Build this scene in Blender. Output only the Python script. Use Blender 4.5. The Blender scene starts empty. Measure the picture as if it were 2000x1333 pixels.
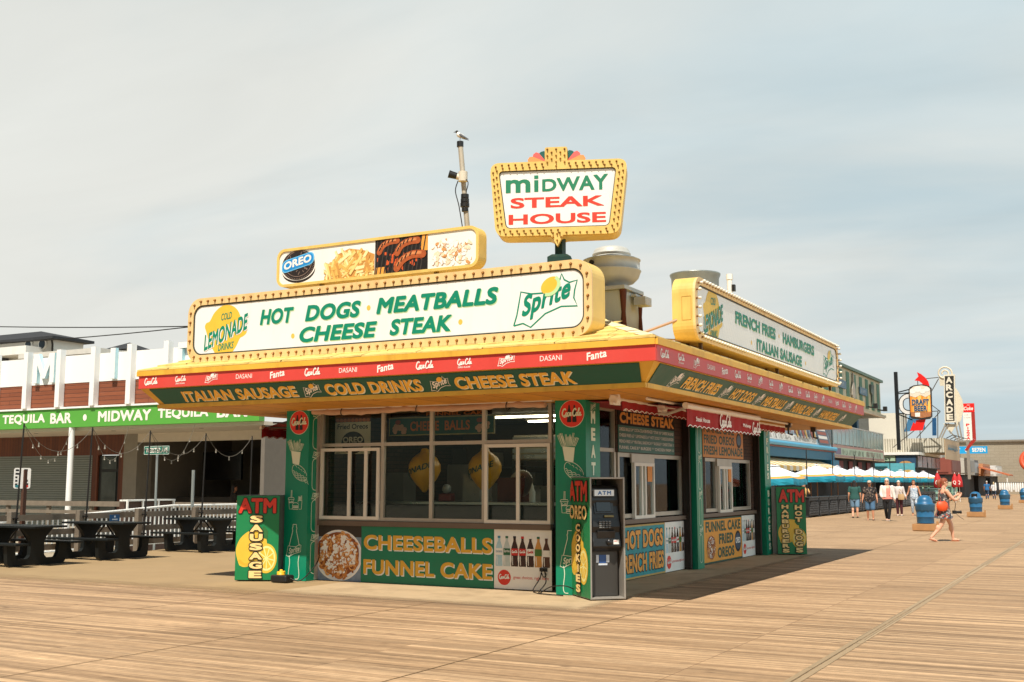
import bpy, math, random
from mathutils import Vector as V, Matrix, noise as mnoise
rnd = random.Random(7)
R = math.radians
S = bpy.context.scene
COL = S.collection

# ------------------------------------------------------------------ camera
cam = bpy.data.cameras.new('camera'); cam.sensor_width = 36; cam.lens = 39.06
cam.clip_start = .1; cam.clip_end = 4000
co = bpy.data.objects.new('camera', cam); COL.objects.link(co)
co.location = (0, 0, 1.6); co.rotation_euler = (R(90+7.28), 0, R(28.43)); S.camera = co

# ------------------------------------------------------------------ sun, sky, exposure
SUN_DIR = V((.085, -.535, .845)).normalized()          # towards the sun
sd = bpy.data.lights.new('sun', 'SUN'); sd.energy = 5.0; sd.angle = R(.5); sd.color = (1, .945, .86)
so = bpy.data.objects.new('sun', sd); COL.objects.link(so)
so.rotation_euler = SUN_DIR.to_track_quat('Z', 'Y').to_euler()
S.view_settings.view_transform = 'Standard'; S.view_settings.look = 'None'
S.view_settings.gamma = 1; S.view_settings.exposure = 0.3
W = bpy.data.worlds.new('World'); S.world = W; W.use_nodes = True
def build_world():
    nt = W.node_tree; N = nt.nodes; L = nt.links
    bg = N['Background']; bg.inputs[1].default_value = .05
    sky = N.new('ShaderNodeTexSky'); sky.sky_type = 'NISHITA'; sky.sun_disc = False
    sky.sun_elevation = math.asin(SUN_DIR.z); sky.sun_rotation = math.atan2(SUN_DIR.x, SUN_DIR.y) % (2*math.pi)
    sky.air_density = 1; sky.dust_density = .6; sky.ozone_density = 1.5
    tc = N.new('ShaderNodeTexCoord'); sep = N.new('ShaderNodeSeparateXYZ'); L.new(tc.outputs['Generated'], sep.inputs[0])
    def math_(op, a, b=None, clamp=False):
        n = N.new('ShaderNodeMath'); n.operation = op; n.use_clamp = clamp
        for i, x in enumerate((a, b)):
            if x is None: continue
            if isinstance(x, (int, float)): n.inputs[i].default_value = x
            else: L.new(x, n.inputs[i])
        return n.outputs[0]
    # thin veils of cloud, seen as a flat layer high up
    zz = math_('ADD', math_('MAXIMUM', sep.outputs[2], 0), .16)
    cx = math_('DIVIDE', sep.outputs[0], zz); cy = math_('DIVIDE', sep.outputs[1], zz)
    cb = N.new('ShaderNodeCombineXYZ'); L.new(cx, cb.inputs[0]); L.new(cy, cb.inputs[1])
    mp = N.new('ShaderNodeMapping'); mp.inputs['Rotation'].default_value = (0, 0, R(20)); mp.inputs['Scale'].default_value = (.55, 1.25, 1); L.new(cb.outputs[0], mp.inputs[0])
    mp.inputs['Location'].default_value = (.35, .1, 0)
    n1 = N.new('ShaderNodeTexNoise'); n1.inputs['Scale'].default_value = .75; n1.inputs['Detail'].default_value = 9; n1.inputs['Roughness'].default_value = .52; n1.inputs['Distortion'].default_value = .5
    L.new(mp.outputs[0], n1.inputs['Vector'])
    # more blue towards the east (right of the kiosk), hazier in the west
    lean = math_('ADD', math_('MULTIPLY', sep.outputs[0], -.42), math_('MULTIPLY', sep.outputs[1], -.12))
    c = math_('ADD', n1.outputs[0], lean)
    mr = N.new('ShaderNodeMapRange'); mr.interpolation_type = 'SMOOTHSTEP'; mr.inputs[1].default_value = .30; mr.inputs[2].default_value = .72
    L.new(c, mr.inputs[0])
    # the veil is dense low down, faded out overhead to keep shade darker
    el = N.new('ShaderNodeMapRange'); el.interpolation_type = 'SMOOTHSTEP'; el.inputs[1].default_value = .72; el.inputs[2].default_value = .50
    el.inputs[3].default_value = .0; el.inputs[4].default_value = 1; L.new(sep.outputs[2], el.inputs[0])
    lo = N.new('ShaderNodeMapRange'); lo.inputs[1].default_value = .0; lo.inputs[2].default_value = .30; lo.inputs[3].default_value = .55; lo.inputs[4].default_value = 0; L.new(sep.outputs[2], lo.inputs[0])
    fac = math_('MULTIPLY', math_('ADD', .97, 0.0), el.outputs[0], True)
    # veil cut away behind the camera, so the unseen sky gives less fill
    so_ = N.new('ShaderNodeMapRange'); so_.interpolation_type = 'SMOOTHSTEP'; so_.inputs[1].default_value = -.45; so_.inputs[2].default_value = .25; so_.inputs[3].default_value = .06; L.new(math_('ADD', sep.outputs[1], math_('MULTIPLY', math_('MAXIMUM', sep.outputs[0], 0.0), 1.2)), so_.inputs[0])
    fac = math_('MULTIPLY', math_('MINIMUM', fac, .97), so_.outputs[0])
    n2 = N.new('ShaderNodeTexNoise'); n2.inputs['Scale'].default_value = 1.5; n2.inputs['Detail'].default_value = 9; n2.inputs['Distortion'].default_value = .8; L.new(mp.outputs[0], n2.inputs['Vector'])
    cr = N.new('ShaderNodeMix'); cr.data_type = 'RGBA'; cr.inputs[6].default_value = (8.8, 10.9, 11.7, 1); cr.inputs[7].default_value = (13.5, 13.6, 12.8, 1); L.new(math_('ADD', math_('MULTIPLY', mr.outputs[0], .95), math_('MULTIPLY', lo.outputs[0], .40), True), cr.inputs[0])
    mx = N.new('ShaderNodeMix'); mx.data_type = 'RGBA'; L.new(fac, mx.inputs[0]); tn = N.new('ShaderNodeMix'); tn.data_type = 'RGBA'; tn.blend_type = 'MULTIPLY'; tn.inputs[0].default_value = 1; tn.inputs[7].default_value = (.46, .52, .49, 1); L.new(sky.outputs[0], tn.inputs[6]); L.new(tn.outputs[2], mx.inputs[6]); gl = N.new('ShaderNodeMapRange'); gl.interpolation_type = 'SMOOTHSTEP'; gl.inputs[1].default_value = .25; gl.inputs[2].default_value = .85; gl.inputs[3].default_value = 1; gl.inputs[4].default_value = 2.0; L.new(sep.outputs[0], gl.inputs[0])   # added brightness in the unseen eastern sky, lights the right-hand walls
    wv = N.new('ShaderNodeMapRange'); wv.inputs[1].default_value = .3; wv.inputs[2].default_value = .7; wv.inputs[3].default_value = .93; wv.inputs[4].default_value = 1.06; L.new(n2.outputs[0], wv.inputs[0])
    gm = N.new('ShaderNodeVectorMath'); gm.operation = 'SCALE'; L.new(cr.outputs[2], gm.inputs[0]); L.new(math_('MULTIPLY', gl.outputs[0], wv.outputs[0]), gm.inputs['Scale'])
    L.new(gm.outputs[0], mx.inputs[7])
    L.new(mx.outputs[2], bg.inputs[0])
build_world()

# ------------------------------------------------------------------ helpers
OFF = {}                                   # world offset of every thing / part built here
def tag(o, label=None, cat=None, group=None, kind=None):
    if label: o['label'] = label
    if cat: o['category'] = cat
    if group: o['group'] = group
    if kind: o['kind'] = kind
    return o
def thing(name, loc, label, cat, group=None, rz=0):
    o = bpy.data.objects.new(name, None); COL.objects.link(o); o.location = loc; o.rotation_euler = (0, 0, rz)
    o.empty_display_size = .2; OFF[o.name] = V(loc) if rz == 0 else V((0, 0, 0))
    return tag(o, label, cat, group)
def kids(o): return [c for c in list(COL.objects) if c.parent == o]
def copy_tree(o, parent=None):
    c = o.copy(); COL.objects.link(c)
    if parent: c.parent = parent
    for ch in KIDS.get(o.name, ()): copy_tree(ch, c)
    KIDS[c.name] = []
    if parent: KIDS[parent.name].append(c)
    OFF[c.name] = OFF.get(o.name, V((0, 0, 0)))
    return c
KIDS = {}
class F:                                   # a flat frame: u to the right, v up, d out of the face
    def __init__(s, o, u, v): s.o = V(o); s.u = V(u).normalized(); s.v = V(v).normalized(); s.n = s.u.cross(s.v)
    def p(s, a, b, d=0): return s.o + s.u*a + s.v*b + s.n*d
class MB:
    def __init__(s): s.v = []; s.f = []; s.mi = []; s.sm = []
    def add(s, vs, fs, m=0, sm=False):
        b = len(s.v); s.v += [V(x) for x in vs]
        for f in fs: s.f.append([b+i for i in f]); s.mi.append(m); s.sm.append(sm)
    def box(s, x0, x1, y0, y1, z0, z1, m=0):
        s.add([(x0,y0,z0),(x1,y0,z0),(x1,y1,z0),(x0,y1,z0),(x0,y0,z1),(x1,y0,z1),(x1,y1,z1),(x0,y1,z1)],
              [(3,2,1,0),(4,5,6,7),(0,1,5,4),(1,2,6,5),(2,3,7,6),(3,0,4,7)], m); return s
    def obox(s, c, sz, rot, m=0):
        M = rot if isinstance(rot, Matrix) else Matrix.Rotation(rot, 3, 'Z'); c = V(c)
        vs = [c + M @ V((sx*sz[0]/2, sy*sz[1]/2, sc*sz[2]/2)) for sc in (-1, 1) for sx, sy in ((-1,-1),(1,-1),(1,1),(-1,1))]
        s.add(vs, [(3,2,1,0),(4,5,6,7),(0,1,5,4),(1,2,6,5),(2,3,7,6),(3,0,4,7)], m); return s
    def beam(s, a, b, w, h=None, m=0):     # square bar from a to b
        a = V(a); b = V(b); d = b-a; q = d.to_track_quat('Z', 'Y').to_matrix()
        return s.obox((a+b)/2, (w, h or w, d.length), q, m)
    def tube(s, pts, r, n=8, m=0, caps=True, sm=True, flat=None):
        pts = [V(p) for p in pts]; rr = r if isinstance(r, (list, tuple)) else [r]*len(pts)
        vs = []; fs = []; ref = None
        for i, p in enumerate(pts):
            t = (pts[min(i+1, len(pts)-1)] - pts[max(i-1, 0)])
            t = t.normalized() if t.length > 1e-9 else V((0, 0, 1))
            if ref is None: ref = V((0, 0, 1)) if abs(t.z) < .9 else V((1, 0, 0))
            u = t.cross(ref).normalized(); w = u.cross(t); ref = w
            for k in range(n):
                a = 2*math.pi*k/n; x, y = math.cos(a), math.sin(a)
                ra, rb = rr[i] if isinstance(rr[i], tuple) else (rr[i], rr[i])
                vs.append(p + u*x*ra + w*y*rb)
        for i in range(len(pts)-1):
            for k in range(n): fs.append((i*n+k, i*n+(k+1) % n, (i+1)*n+(k+1) % n, (i+1)*n+k))
        s.add(vs, fs, m, sm)
        if caps: s.add(vs[:n], [tuple(range(n))[::-1]], m); s.add(vs[-n:], [tuple(range(n))], m)
        return s
    def cyl(s, a, b, r0, r1=None, n=16, m=0, caps=True): return s.tube([a, b], [r0, r0 if r1 is None else r1], n, m, caps)
    def lathe(s, prof, o=(0, 0, 0), n=24, m=0, sm=True, sx=1, sy=1):
        o = V(o); vs = []; fs = []
        for r, z in prof:
            for k in range(n): a = 2*math.pi*k/n; vs.append(o + V((r*math.cos(a)*sx, r*math.sin(a)*sy, z)))
        for i in range(len(prof)-1):
            for k in range(n): fs.append((i*n+k, i*n+(k+1) % n, (i+1)*n+(k+1) % n, (i+1)*n+k))
        s.add(vs, fs, m, sm)
        if prof[0][0] > 1e-4: s.add(vs[:n], [tuple(range(n))[::-1]], m)
        if prof[-1][0] > 1e-4: s.add(vs[-n:], [tuple(range(n))], m)
        return s
    def ball(s, c, r, n=12, k=8, m=0, rot=None):
        rx, ry, rz = r if isinstance(r, (tuple, list)) else (r, r, r); vs = []; fs = []; c = V(c)
        for i in range(k+1):
            t = math.pi*i/k
            for j in range(n):
                a = 2*math.pi*j/n; q = V((rx*math.sin(t)*math.cos(a), ry*math.sin(t)*math.sin(a), -rz*math.cos(t)))
                vs.append(c + (rot @ q if rot else q))
        for i in range(k):
            for j in range(n): fs.append((i*n+j, i*n+(j+1) % n, (i+1)*n+(j+1) % n, (i+1)*n+j))
        s.add(vs, fs, m, True); return s
    def loft(s, rings, m=0, sm=True, caps=True):
        n = len(rings[0]); vs = [p for r in rings for p in r]; fs = []
        for i in range(len(rings)-1):
            for k in range(n): fs.append((i*n+k, i*n+(k+1) % n, (i+1)*n+(k+1) % n, (i+1)*n+k))
        s.add(vs, fs, m, sm)
        if caps: s.add(rings[0], [tuple(range(n))[::-1]], m); s.add(rings[-1], [tuple(range(n))], m)
        return s
    def poly(s, fr, pts, d=0, m=0): s.add([fr.p(a, b, d) for a, b in pts], [tuple(range(len(pts)))], m); return s
    def rect(s, fr, a0, a1, b0, b1, d=0, m=0): return s.poly(fr, [(a0,b0),(a1,b0),(a1,b1),(a0,b1)], d, m)
    def prism(s, fr, pts, d0, d1, m=0, side=None):
        n = len(pts); A = [fr.p(a, b, d0) for a, b in pts]; B = [fr.p(a, b, d1) for a, b in pts]
        s.add(A, [tuple(range(n))[::-1]], m); s.add(B, [tuple(range(n))], m)
        s.add(A+B, [(i, (i+1) % n, n+(i+1) % n, n+i) for i in range(n)], m if side is None else side); return s
    def ring(s, fr, out, inn, d0, d1, m=0):
        n = len(out); q = [[fr.p(a, b, d) for a, b in P] for P, d in ((out, d0), (out, d1), (inn, d1), (inn, d0))]
        vs = sum(q, []); fs = []
        for k in range(4):
            for i in range(n): j = (i+1) % n; fs.append((k*n+i, k*n+j, ((k+1) % 4)*n+j, ((k+1) % 4)*n+i))
        s.add(vs, fs, m); return s
    def stroke(s, fr, pts, w, d=0, m=0, close=False):   # a painted line of width w
        P = [V((a, b)) for a, b in pts]
        if close: P = P + [P[0]]
        n = len(P); vs = []
        for i in range(n):
            if close and i in (0, n-1): t = (P[1]-P[0]).normalized() + (P[-1]-P[-2]).normalized()
            else: t = (P[min(i+1, n-1)]-P[max(i-1, 0)])
            t = t.normalized() if t.length > 1e-9 else V((1, 0))
            q = V((-t.y, t.x))*w/2; dd = d + i*2e-5
            vs.append(fr.p(P[i].x-q.x, P[i].y-q.y, dd)); vs.append(fr.p(P[i].x+q.x, P[i].y+q.y, dd))
        s.add(vs, [(2*i, 2*i+2, 2*i+3, 2*i+1) for i in range(n-1)], m); return s
    def build(s, name, mats, parent=None, at=None, local=False, mods=None):
        off = OFF[parent.name] if parent else (V(at) if at else V((0, 0, 0)))
        if local: off = V((0, 0, 0))
        me = bpy.data.meshes.new(name); me.from_pydata([tuple(x-off) for x in s.v], [], s.f)
        mats = mats if isinstance(mats, (list, tuple)) else [mats]
        for m_ in mats: me.materials.append(m_)
        me.polygons.foreach_set('material_index', s.mi); me.polygons.foreach_set('use_smooth', s.sm); me.update()
        o = bpy.data.objects.new(name, me); COL.objects.link(o)
        if parent: o.parent = parent; KIDS.setdefault(parent.name, []).append(o); OFF[o.name] = off if not local else V((0, 0, 0))
        elif at: o.location = at; OFF[o.name] = V(at)
        else: OFF[o.name] = V((0, 0, 0))
        return o
def bevel(o, w, seg=2):
    b = o.modifiers.new('bevel', 'BEVEL'); b.width = w; b.segments = seg; b.limit_method = 'ANGLE'; b.angle_limit = R(40); return o
def rrect(x0, x1, y0, y1, r, k=6):
    out = []
    for cx, cy, a0 in ((x1-r, y0+r, -90), (x1-r, y1-r, 0), (x0+r, y1-r, 90), (x0+r, y0+r, 180)):
        for i in range(k+1): a = R(a0+90*i/k); out.append((cx+r*math.cos(a), cy+r*math.sin(a)))
    return out
def ell(cx, cy, rx, ry, n=28, a0=0, a1=360, rot=0):
    o = []; full = abs(a1-a0) >= 359.9
    for i in range(n if full else n+1):
        a = R(a0+(a1-a0)*i/n); x, y = rx*math.cos(a), ry*math.sin(a); c, s_ = math.cos(R(rot)), math.sin(R(rot))
        o.append((cx+x*c-y*s_, cy+x*s_+y*c))
    return o
def along(pts, n, close=True):
    P = [V(p) for p in pts]; P = P+[P[0]] if close else P
    L_ = [0]
    for a, b in zip(P, P[1:]): L_.append(L_[-1]+(b-a).length)
    out = []; k = 0
    for i in range(n):
        t = L_[-1]*i/(n if close else n-1)
        while k < len(P)-2 and L_[k+1] < t: k += 1
        w = (t-L_[k])/max(1e-9, L_[k+1]-L_[k]); out.append(P[k].lerp(P[k+1], w))
    return out
def bez(pts, n=8):                          # Catmull-Rom through the points
    P = [V(p) for p in pts]; out = []
    for i in range(len(P)-1):
        p0, p1, p2, p3 = P[max(i-1, 0)], P[i], P[i+1], P[min(i+2, len(P)-1)]
        for k in range(n):
            t = k/n; out.append(.5*((2*p1)+(p2-p0)*t+(2*p0-5*p1+4*p2-p3)*t*t+(3*p1-p0-3*p2+p3)*t**3))
    out.append(P[-1]); return [tuple(q) for q in out]
TXT = {}
def glyphs(s_, bold, shear, sp):
    k = (s_, bold, shear, sp)
    if k not in TXT:
        c = bpy.data.curves.new('lettering', 'FONT'); c.body = s_; c.size = 1; c.offset = bold; c.shear = shear; c.space_character = sp; c.resolution_u = 4
        o = bpy.data.objects.new('lettering', c); me = o.to_mesh()
        vs = [(v.co.x, v.co.y) for v in me.vertices]; fs = [tuple(p.vertices) for p in me.polygons]
        ar = sum(sum(vs[f[i]][0]*vs[f[(i+1) % len(f)]][1]-vs[f[(i+1) % len(f)]][0]*vs[f[i]][1] for i in range(len(f))) for f in fs)
        if ar < 0: fs = [f[::-1] for f in fs]
        def area(f): return sum(vs[f[i]][0]*vs[f[(i+1) % len(f)]][1]-vs[f[(i+1) % len(f)]][0]*vs[f[i]][1] for i in range(len(f)))
        fs = [f for f in fs if area(f) > 1e-9]
        o.to_mesh_clear(); bpy.data.objects.remove(o); bpy.data.curves.remove(c)
        xs = [v[0] for v in vs]; ys = [v[1] for v in vs]; TXT[k] = (vs, fs, min(xs), max(xs), min(ys), max(ys))
    return TXT[k]
def text(mb, fr, s_, a0, a1, b0, b1, d=.004, m=0, bold=.028, shear=0, sp=1.0, warp=None, align='fit'):
    # heavier weights are printed as copies set a hair apart, which keeps every outline clean
    base = 0.0 if any(c in s_ for c in 'MQr') else min(bold, .018)
    if bold > .028 and sp == 1.0 and len(s_) > 2: sp = 1.05
    vs, fs, x0, x1, y0, y1 = glyphs(s_, base, shear, sp); ex = 0 if bold-base < .004 else bold-base
    if ex:
        k0 = (b1-b0)/(y1-y0); kx0 = (a1-a0)/(x1-x0); e = ex*k0; ea = ex*kx0
        if align == 'c': align = 'fit'; a0, a1 = (a0+a1)/2-(x1-x0)*k0/2, (a0+a1)/2+(x1-x0)*k0/2; ea = e
        for i, (sx, sy) in enumerate(((0, 0), (.8, .8), (-.8, .8), (.8, -.8), (-.8, -.8))+(((1, 0), (-1, 0), (0, 1), (0, -1)) if ex > .02 else ())):
            text(mb, fr, s_, a0+ea+sx*ea, a1-ea+sx*ea, b0+e+sy*e, b1-e+sy*e, d+i*.00011, m, base, shear, sp, warp, align)
        return
    k = (b1-b0)/(y1-y0); kx = (a1-a0)/(x1-x0) if align == 'fit' else k
    if align == 'c': a0 = (a0+a1)/2-(x1-x0)*k/2
    out = []
    for x, y in vs:
        a = a0+(x-x0)*kx; b = b0+(y-y0)*k
        if warp: a, b = warp(a, b)
        out.append(fr.p(a, b, d))
    mb.add(out, fs, m)
def shadow_text(mb, fr, s_, a0, a1, b0, b1, d=.004, m=0, ms=1, sh=(.012, -.012), **k):
    text(mb, fr, s_, a0+sh[0], a1+sh[0], b0+sh[1], b1+sh[1], d, ms, **k); text(mb, fr, s_, a0, a1, b0, b1, d+.003, m, **k)
def outline_text(mb, fr, s_, a0, a1, b0, b1, d=.004, m=0, mo=1, o=.03, bold=.02, **k):
    # a thick dark letter under a thin light one, letter by letter so both stay aligned
    r = o*(b1-b0)*1.35
    for i in range(8):
        c, q = math.cos(i*math.pi/4)*r, math.sin(i*math.pi/4)*r; text(mb, fr, s_, a0+c, a1+c, b0+q, b1+q, d+i*.0001, mo, bold, **k)
    text(mb, fr, s_, a0, a1, b0, b1, d+.003, m, bold, **k)
# ---- marks seen on the signs, drawn as strokes
SCRIPT = [[(.17,.31),(.14,.37),(.08,.36),(.03,.26),(.02,.13),(.07,.04),(.14,.05),(.20,.12)],
 [(.235,.20),(.205,.17),(.2,.1),(.225,.05),(.26,.08),(.27,.15),(.245,.2),(.225,.17)],
 [(.345,.18),(.325,.2),(.295,.15),(.29,.08),(.32,.045),(.36,.09)],
 [(.43,.19),(.40,.19),(.385,.12),(.395,.05),(.425,.08),(.45,.2),(.445,.08),(.47,.05),(.5,.1)],
 [(.49,.165),(.53,.175)],
 [(.70,.30),(.67,.37),(.61,.36),(.56,.26),(.55,.13),(.60,.04),(.67,.05),(.72,.12)],
 [(.755,.20),(.725,.17),(.72,.1),(.745,.05),(.78,.08),(.79,.15),(.765,.2),(.745,.17)],
 [(.79,.13),(.85,.3),(.86,.38),(.835,.38),(.81,.2),(.815,.07),(.84,.05),(.87,.1)],
 [(.92,.19),(.89,.19),(.875,.12),(.885,.05),(.915,.08),(.94,.2),(.935,.08),(.96,.05),(1,.1)],
 [(.10,.05),(.13,-.01),(.2,.0),(.3,.03),(.36,.0)]]
def script_mark(mb, fr, a0, a1, b0, d, m, w=.055):
    L_ = a1-a0
    for i, st in enumerate(SCRIPT):
        P = bez([(a0+(x+.10*y)*L_*.97, b0+y*L_*.95) for x, y in st], 4)
        mb.stroke(fr, P, w*L_*(1.0 if i in (0, 5) else .8), d+i*.0004, m)
STAR = [(.0,.03),(.05,.27),(.11,.70),(.25,.66),(.45,.66),(.62,.76),(.76,1.0),(.83,.86),(1.0,.86),(.955,.62),(.94,.5),(1.0,.36),(.75,.35),(.5,.25),(.27,.0),(.15,.07)]
def spark_mark(mb, fr, a0, a1, b0, b1, d, mt, ml, my=None, mg=None, lw=.02):
    w = a1-a0; h = b1-b0
    q = [(a0+x*w, b0+y*h) for x, y in ((0,.05),(.05,.25),(.08,.45),(.115,.70),(.28,.645),(.47,.64))]
    q2 = [(a0+x*w, b0+y*h) for x, y in ((.73,.86),(.76,.98),(.80,.86),(.88,.80),(1.0,.83),(.96,.65),(.945,.5),(1.0,.34),(.75,.355),(.5,.24),(.27,.0),(.15,.085),(0,.05))]
    mb.stroke(fr, q, lw*w, d, ml); mb.stroke(fr, q2, lw*w, d+.0002, ml)
    def warp(a, b):
        u = (a-a0)/w; return (a, b + (u-.5)*h*.42 + .04*h)
    text(mb, fr, 'Sprite', a0+.13*w, a0+.90*w, b0+.20*h, b0+.72*h, d+.0012, mt, bold=.034, shear=.25, warp=warp)
    if my is not None:
        mb.poly(fr, ell(a0+.58*w, b0+.78*h, .155*w, .145*h, 20, 0, 360, 30), d+.003, my)
        if mg is not None: mb.stroke(fr, ell(a0+.575*w, b0+.77*h, .15*w, .16*h, 12, 215, 385, 30), .05*w, d+.0045, mg)
def fizz_mark(mb, fr, a0, a1, b0, b1, d, m):
    w = a1-a0; h = b1-b0
    text(mb, fr, 'Fanta', a0, a1, b0, b0+h*.8, d, m, bold=.03, warp=lambda a, b: (a, b+(a-a0)/w*h*.3))

# ------------------------------------------------------------------ materials
def lin(h):
    h = h.lstrip('#'); o = []
    for i in (0, 2, 4):
        c = int(h[i:i+2], 16)/255; o.append(c/12.92 if c <= .04045 else ((c+.055)/1.055)**2.4)
    return o
MATS = {}
def M(name, col, rough=.5, metal=0, var=.1, scale=5, bump=0, dirt=None, damt=.35, dscale=2.5, streak=True, spec=.5, bscale=40):
    if name in MATS: return MATS[name]
    m = bpy.data.materials.new(name); m.use_nodes = True; nt = m.node_tree; N = nt.nodes; L = nt.links; b = N['Principled BSDF']
    c = lin(col) if isinstance(col, str) else col
    b.inputs['Roughness'].default_value = rough; b.inputs['Metallic'].default_value = metal; b.inputs['Specular IOR Level'].default_value = spec
    b.inputs['Base Color'].default_value = (*c, 1)
    tc = N.new('ShaderNodeTexCoord')
    if var or dirt:
        n = N.new('ShaderNodeTexNoise'); n.inputs['Scale'].default_value = scale; n.inputs['Detail'].default_value = 5; L.new(tc.outputs['Object'], n.inputs['Vector'])
        mx = N.new('ShaderNodeMix'); mx.data_type = 'RGBA'; L.new(n.outputs[0], mx.inputs[0])
        mx.inputs[6].default_value = (*[x*(1-1.5*var) for x in c], 1); mx.inputs[7].default_value = (*[min(x*(1+1.5*var), .95) for x in c], 1)
        out = mx.outputs[2]
        if dirt:
            mp = N.new('ShaderNodeMapping'); mp.inputs['Scale'].default_value = (1, 1, .18) if streak else (1, 1, 1); L.new(tc.outputs['Object'], mp.inputs[0])
            n2 = N.new('ShaderNodeTexNoise'); n2.inputs['Scale'].default_value = dscale; n2.inputs['Detail'].default_value = 8; n2.inputs['Roughness'].default_value = .65; L.new(mp.outputs[0], n2.inputs['Vector'])
            mr = N.new('ShaderNodeMapRange'); mr.inputs[1].default_value = .48; mr.inputs[2].default_value = .78; mr.inputs[4].default_value = damt; L.new(n2.outputs[0], mr.inputs[0])
            m2 = N.new('ShaderNodeMix'); m2.data_type = 'RGBA'; L.new(mr.outputs[0], m2.inputs[0]); L.new(out, m2.inputs[6]); m2.inputs[7].default_value = (*lin(dirt), 1); out = m2.outputs[2]
        L.new(out, b.inputs['Base Color'])
        rr = N.new('ShaderNodeMapRange'); rr.inputs[3].default_value = max(0, rough-.08); rr.inputs[4].default_value = min(1, rough+.1); L.new(n.outputs[0], rr.inputs[0]); L.new(rr.outputs[0], b.inputs['Roughness'])
    if bump:
        n3 = N.new('ShaderNodeTexNoise'); n3.inputs['Scale'].default_value = bscale; n3.inputs['Detail'].default_value = 4; L.new(tc.outputs['Object'], n3.inputs['Vector'])
        bp = N.new('ShaderNodeBump'); bp.inputs['Strength'].default_value = bump; bp.inputs['Distance'].default_value = .01; L.new(n3.outputs[0], bp.inputs['Height']); L.new(bp.outputs[0], b.inputs['Normal'])
    MATS[name] = m; return m
def glass(name, tint=(.75, .8, .78), refl=1.0, ior=1.3):
    m = bpy.data.materials.new(name); m.use_nodes = True; nt = m.node_tree; N = nt.nodes; L = nt.links
    N.remove(N['Principled BSDF']); out = N['Material Output']
    t = N.new('ShaderNodeBsdfTransparent'); t.inputs[0].default_value = (*tint, 1)
    g = N.new('ShaderNodeBsdfGlossy'); g.inputs['Roughness'].default_value = .03; g.inputs[0].default_value = (.95*refl, .97*refl, refl, 1)
    f = N.new('ShaderNodeFresnel'); f.inputs[0].default_value = ior
    mx = N.new('ShaderNodeMixShader'); L.new(f.outputs[0], mx.inputs[0]); L.new(t.outputs[0], mx.inputs[1]); L.new(g.outputs[0], mx.inputs[2]); L.new(mx.outputs[0], out.inputs[0])
    MATS[name] = m; return m
def emit(name, col, k):
    m = bpy.data.materials.new(name); m.use_nodes = True; b = m.node_tree.nodes['Principled BSDF']
    b.inputs['Base Color'].default_value = (*col, 1); b.inputs['Emission Color'].default_value = (*col, 1); b.inputs['Emission Strength'].default_value = k; MATS[name] = m; return m
def rowed(name, c1, c2, cm, width, height, mortar=.01, offset=.5, bump=.4, rough=.6, axes='xz', var=.25, grain=None, dirt=None):
    # bricks, boards, shingles or slats laid in rows
    m = bpy.data.materials.new(name); m.use_nodes = True; nt = m.node_tree; N = nt.nodes; L = nt.links; b = N['Principled BSDF']; b.inputs['Roughness'].default_value = rough
    tc = N.new('ShaderNodeTexCoord'); sep = N.new('ShaderNodeSeparateXYZ'); L.new(tc.outputs['Object'], sep.inputs[0]); cb = N.new('ShaderNodeCombineXYZ')
    ix = {'x': 0, 'y': 1, 'z': 2}
    L.new(sep.outputs[ix[axes[0]]], cb.inputs[0]); L.new(sep.outputs[ix[axes[1]]], cb.inputs[1])
    bt = N.new('ShaderNodeTexBrick'); L.new(cb.outputs[0], bt.inputs['Vector']); bt.inputs['Scale'].default_value = 1; bt.offset = offset; bt.squash = 1
    bt.inputs['Brick Width'].default_value = width; bt.inputs['Row Height'].default_value = height; bt.inputs['Mortar Size'].default_value = mortar; bt.inputs['Mortar Smooth'].default_value = .3; bt.inputs['Bias'].default_value = 0
    bt.inputs['Color1'].default_value = (*lin(c1), 1); bt.inputs['Color2'].default_value = (*lin(c2), 1); bt.inputs['Mortar'].default_value = (*lin(cm), 1)
    mp = N.new('ShaderNodeMapping'); L.new(tc.outputs['Object'], mp.inputs[0])
    if grain: mp.inputs['Scale'].default_value = grain
    n = N.new('ShaderNodeTexNoise'); n.inputs['Scale'].default_value = 6; n.inputs['Detail'].default_value = 6; L.new(mp.outputs[0], n.inputs['Vector'])
    mr = N.new('ShaderNodeMapRange'); mr.inputs[3].default_value = 1-var; mr.inputs[4].default_value = 1+var; L.new(n.outputs[0], mr.inputs[0])
    mx = N.new('ShaderNodeMix'); mx.data_type = 'RGBA'; mx.blend_type = 'MULTIPLY'; mx.inputs[0].default_value = 1; L.new(bt.outputs[0], mx.inputs[6]); L.new(mr.outputs[0], mx.inputs[7])
    L.new(mx.outputs[2], b.inputs['Base Color'])
    if bump:
        bp = N.new('ShaderNodeBump'); bp.inputs['Strength'].default_value = bump; bp.inputs['Distance'].default_value = .02; bp.invert = True; L.new(bt.outputs['Fac'], bp.inputs['Height']); L.new(bp.outputs[0], b.inputs['Normal'])
    MATS[name] = m; return m
YEL = M('yellow paint', '#dfaa3a', .5, var=.10, dirt='#8a5a18', damt=.5, dscale=3)
YELF = M('sign frame yellow', '#e0bd68', .45, var=.08, dirt='#9a6f2c', damt=.45, dscale=4)
YELSUN = M('sunlit frame yellow', '#e3c185', .5, var=.08, dirt='#a8722f', damt=.5, dscale=5)  # front ring of the sign frames, sunlight's paling mixed into the yellow
WHITE = M('white sign face', '#ebe8e0', .3, var=.02, scale=2, dirt='#c9c2b2', damt=.3)
WHITEP = M('white paint', '#e6e3db', .5, var=.04, dirt='#b9b2a4', damt=.25)
RED = M('red vinyl', '#d8261f', .4, var=.05, dirt='#b33a34', damt=.3)
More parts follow.
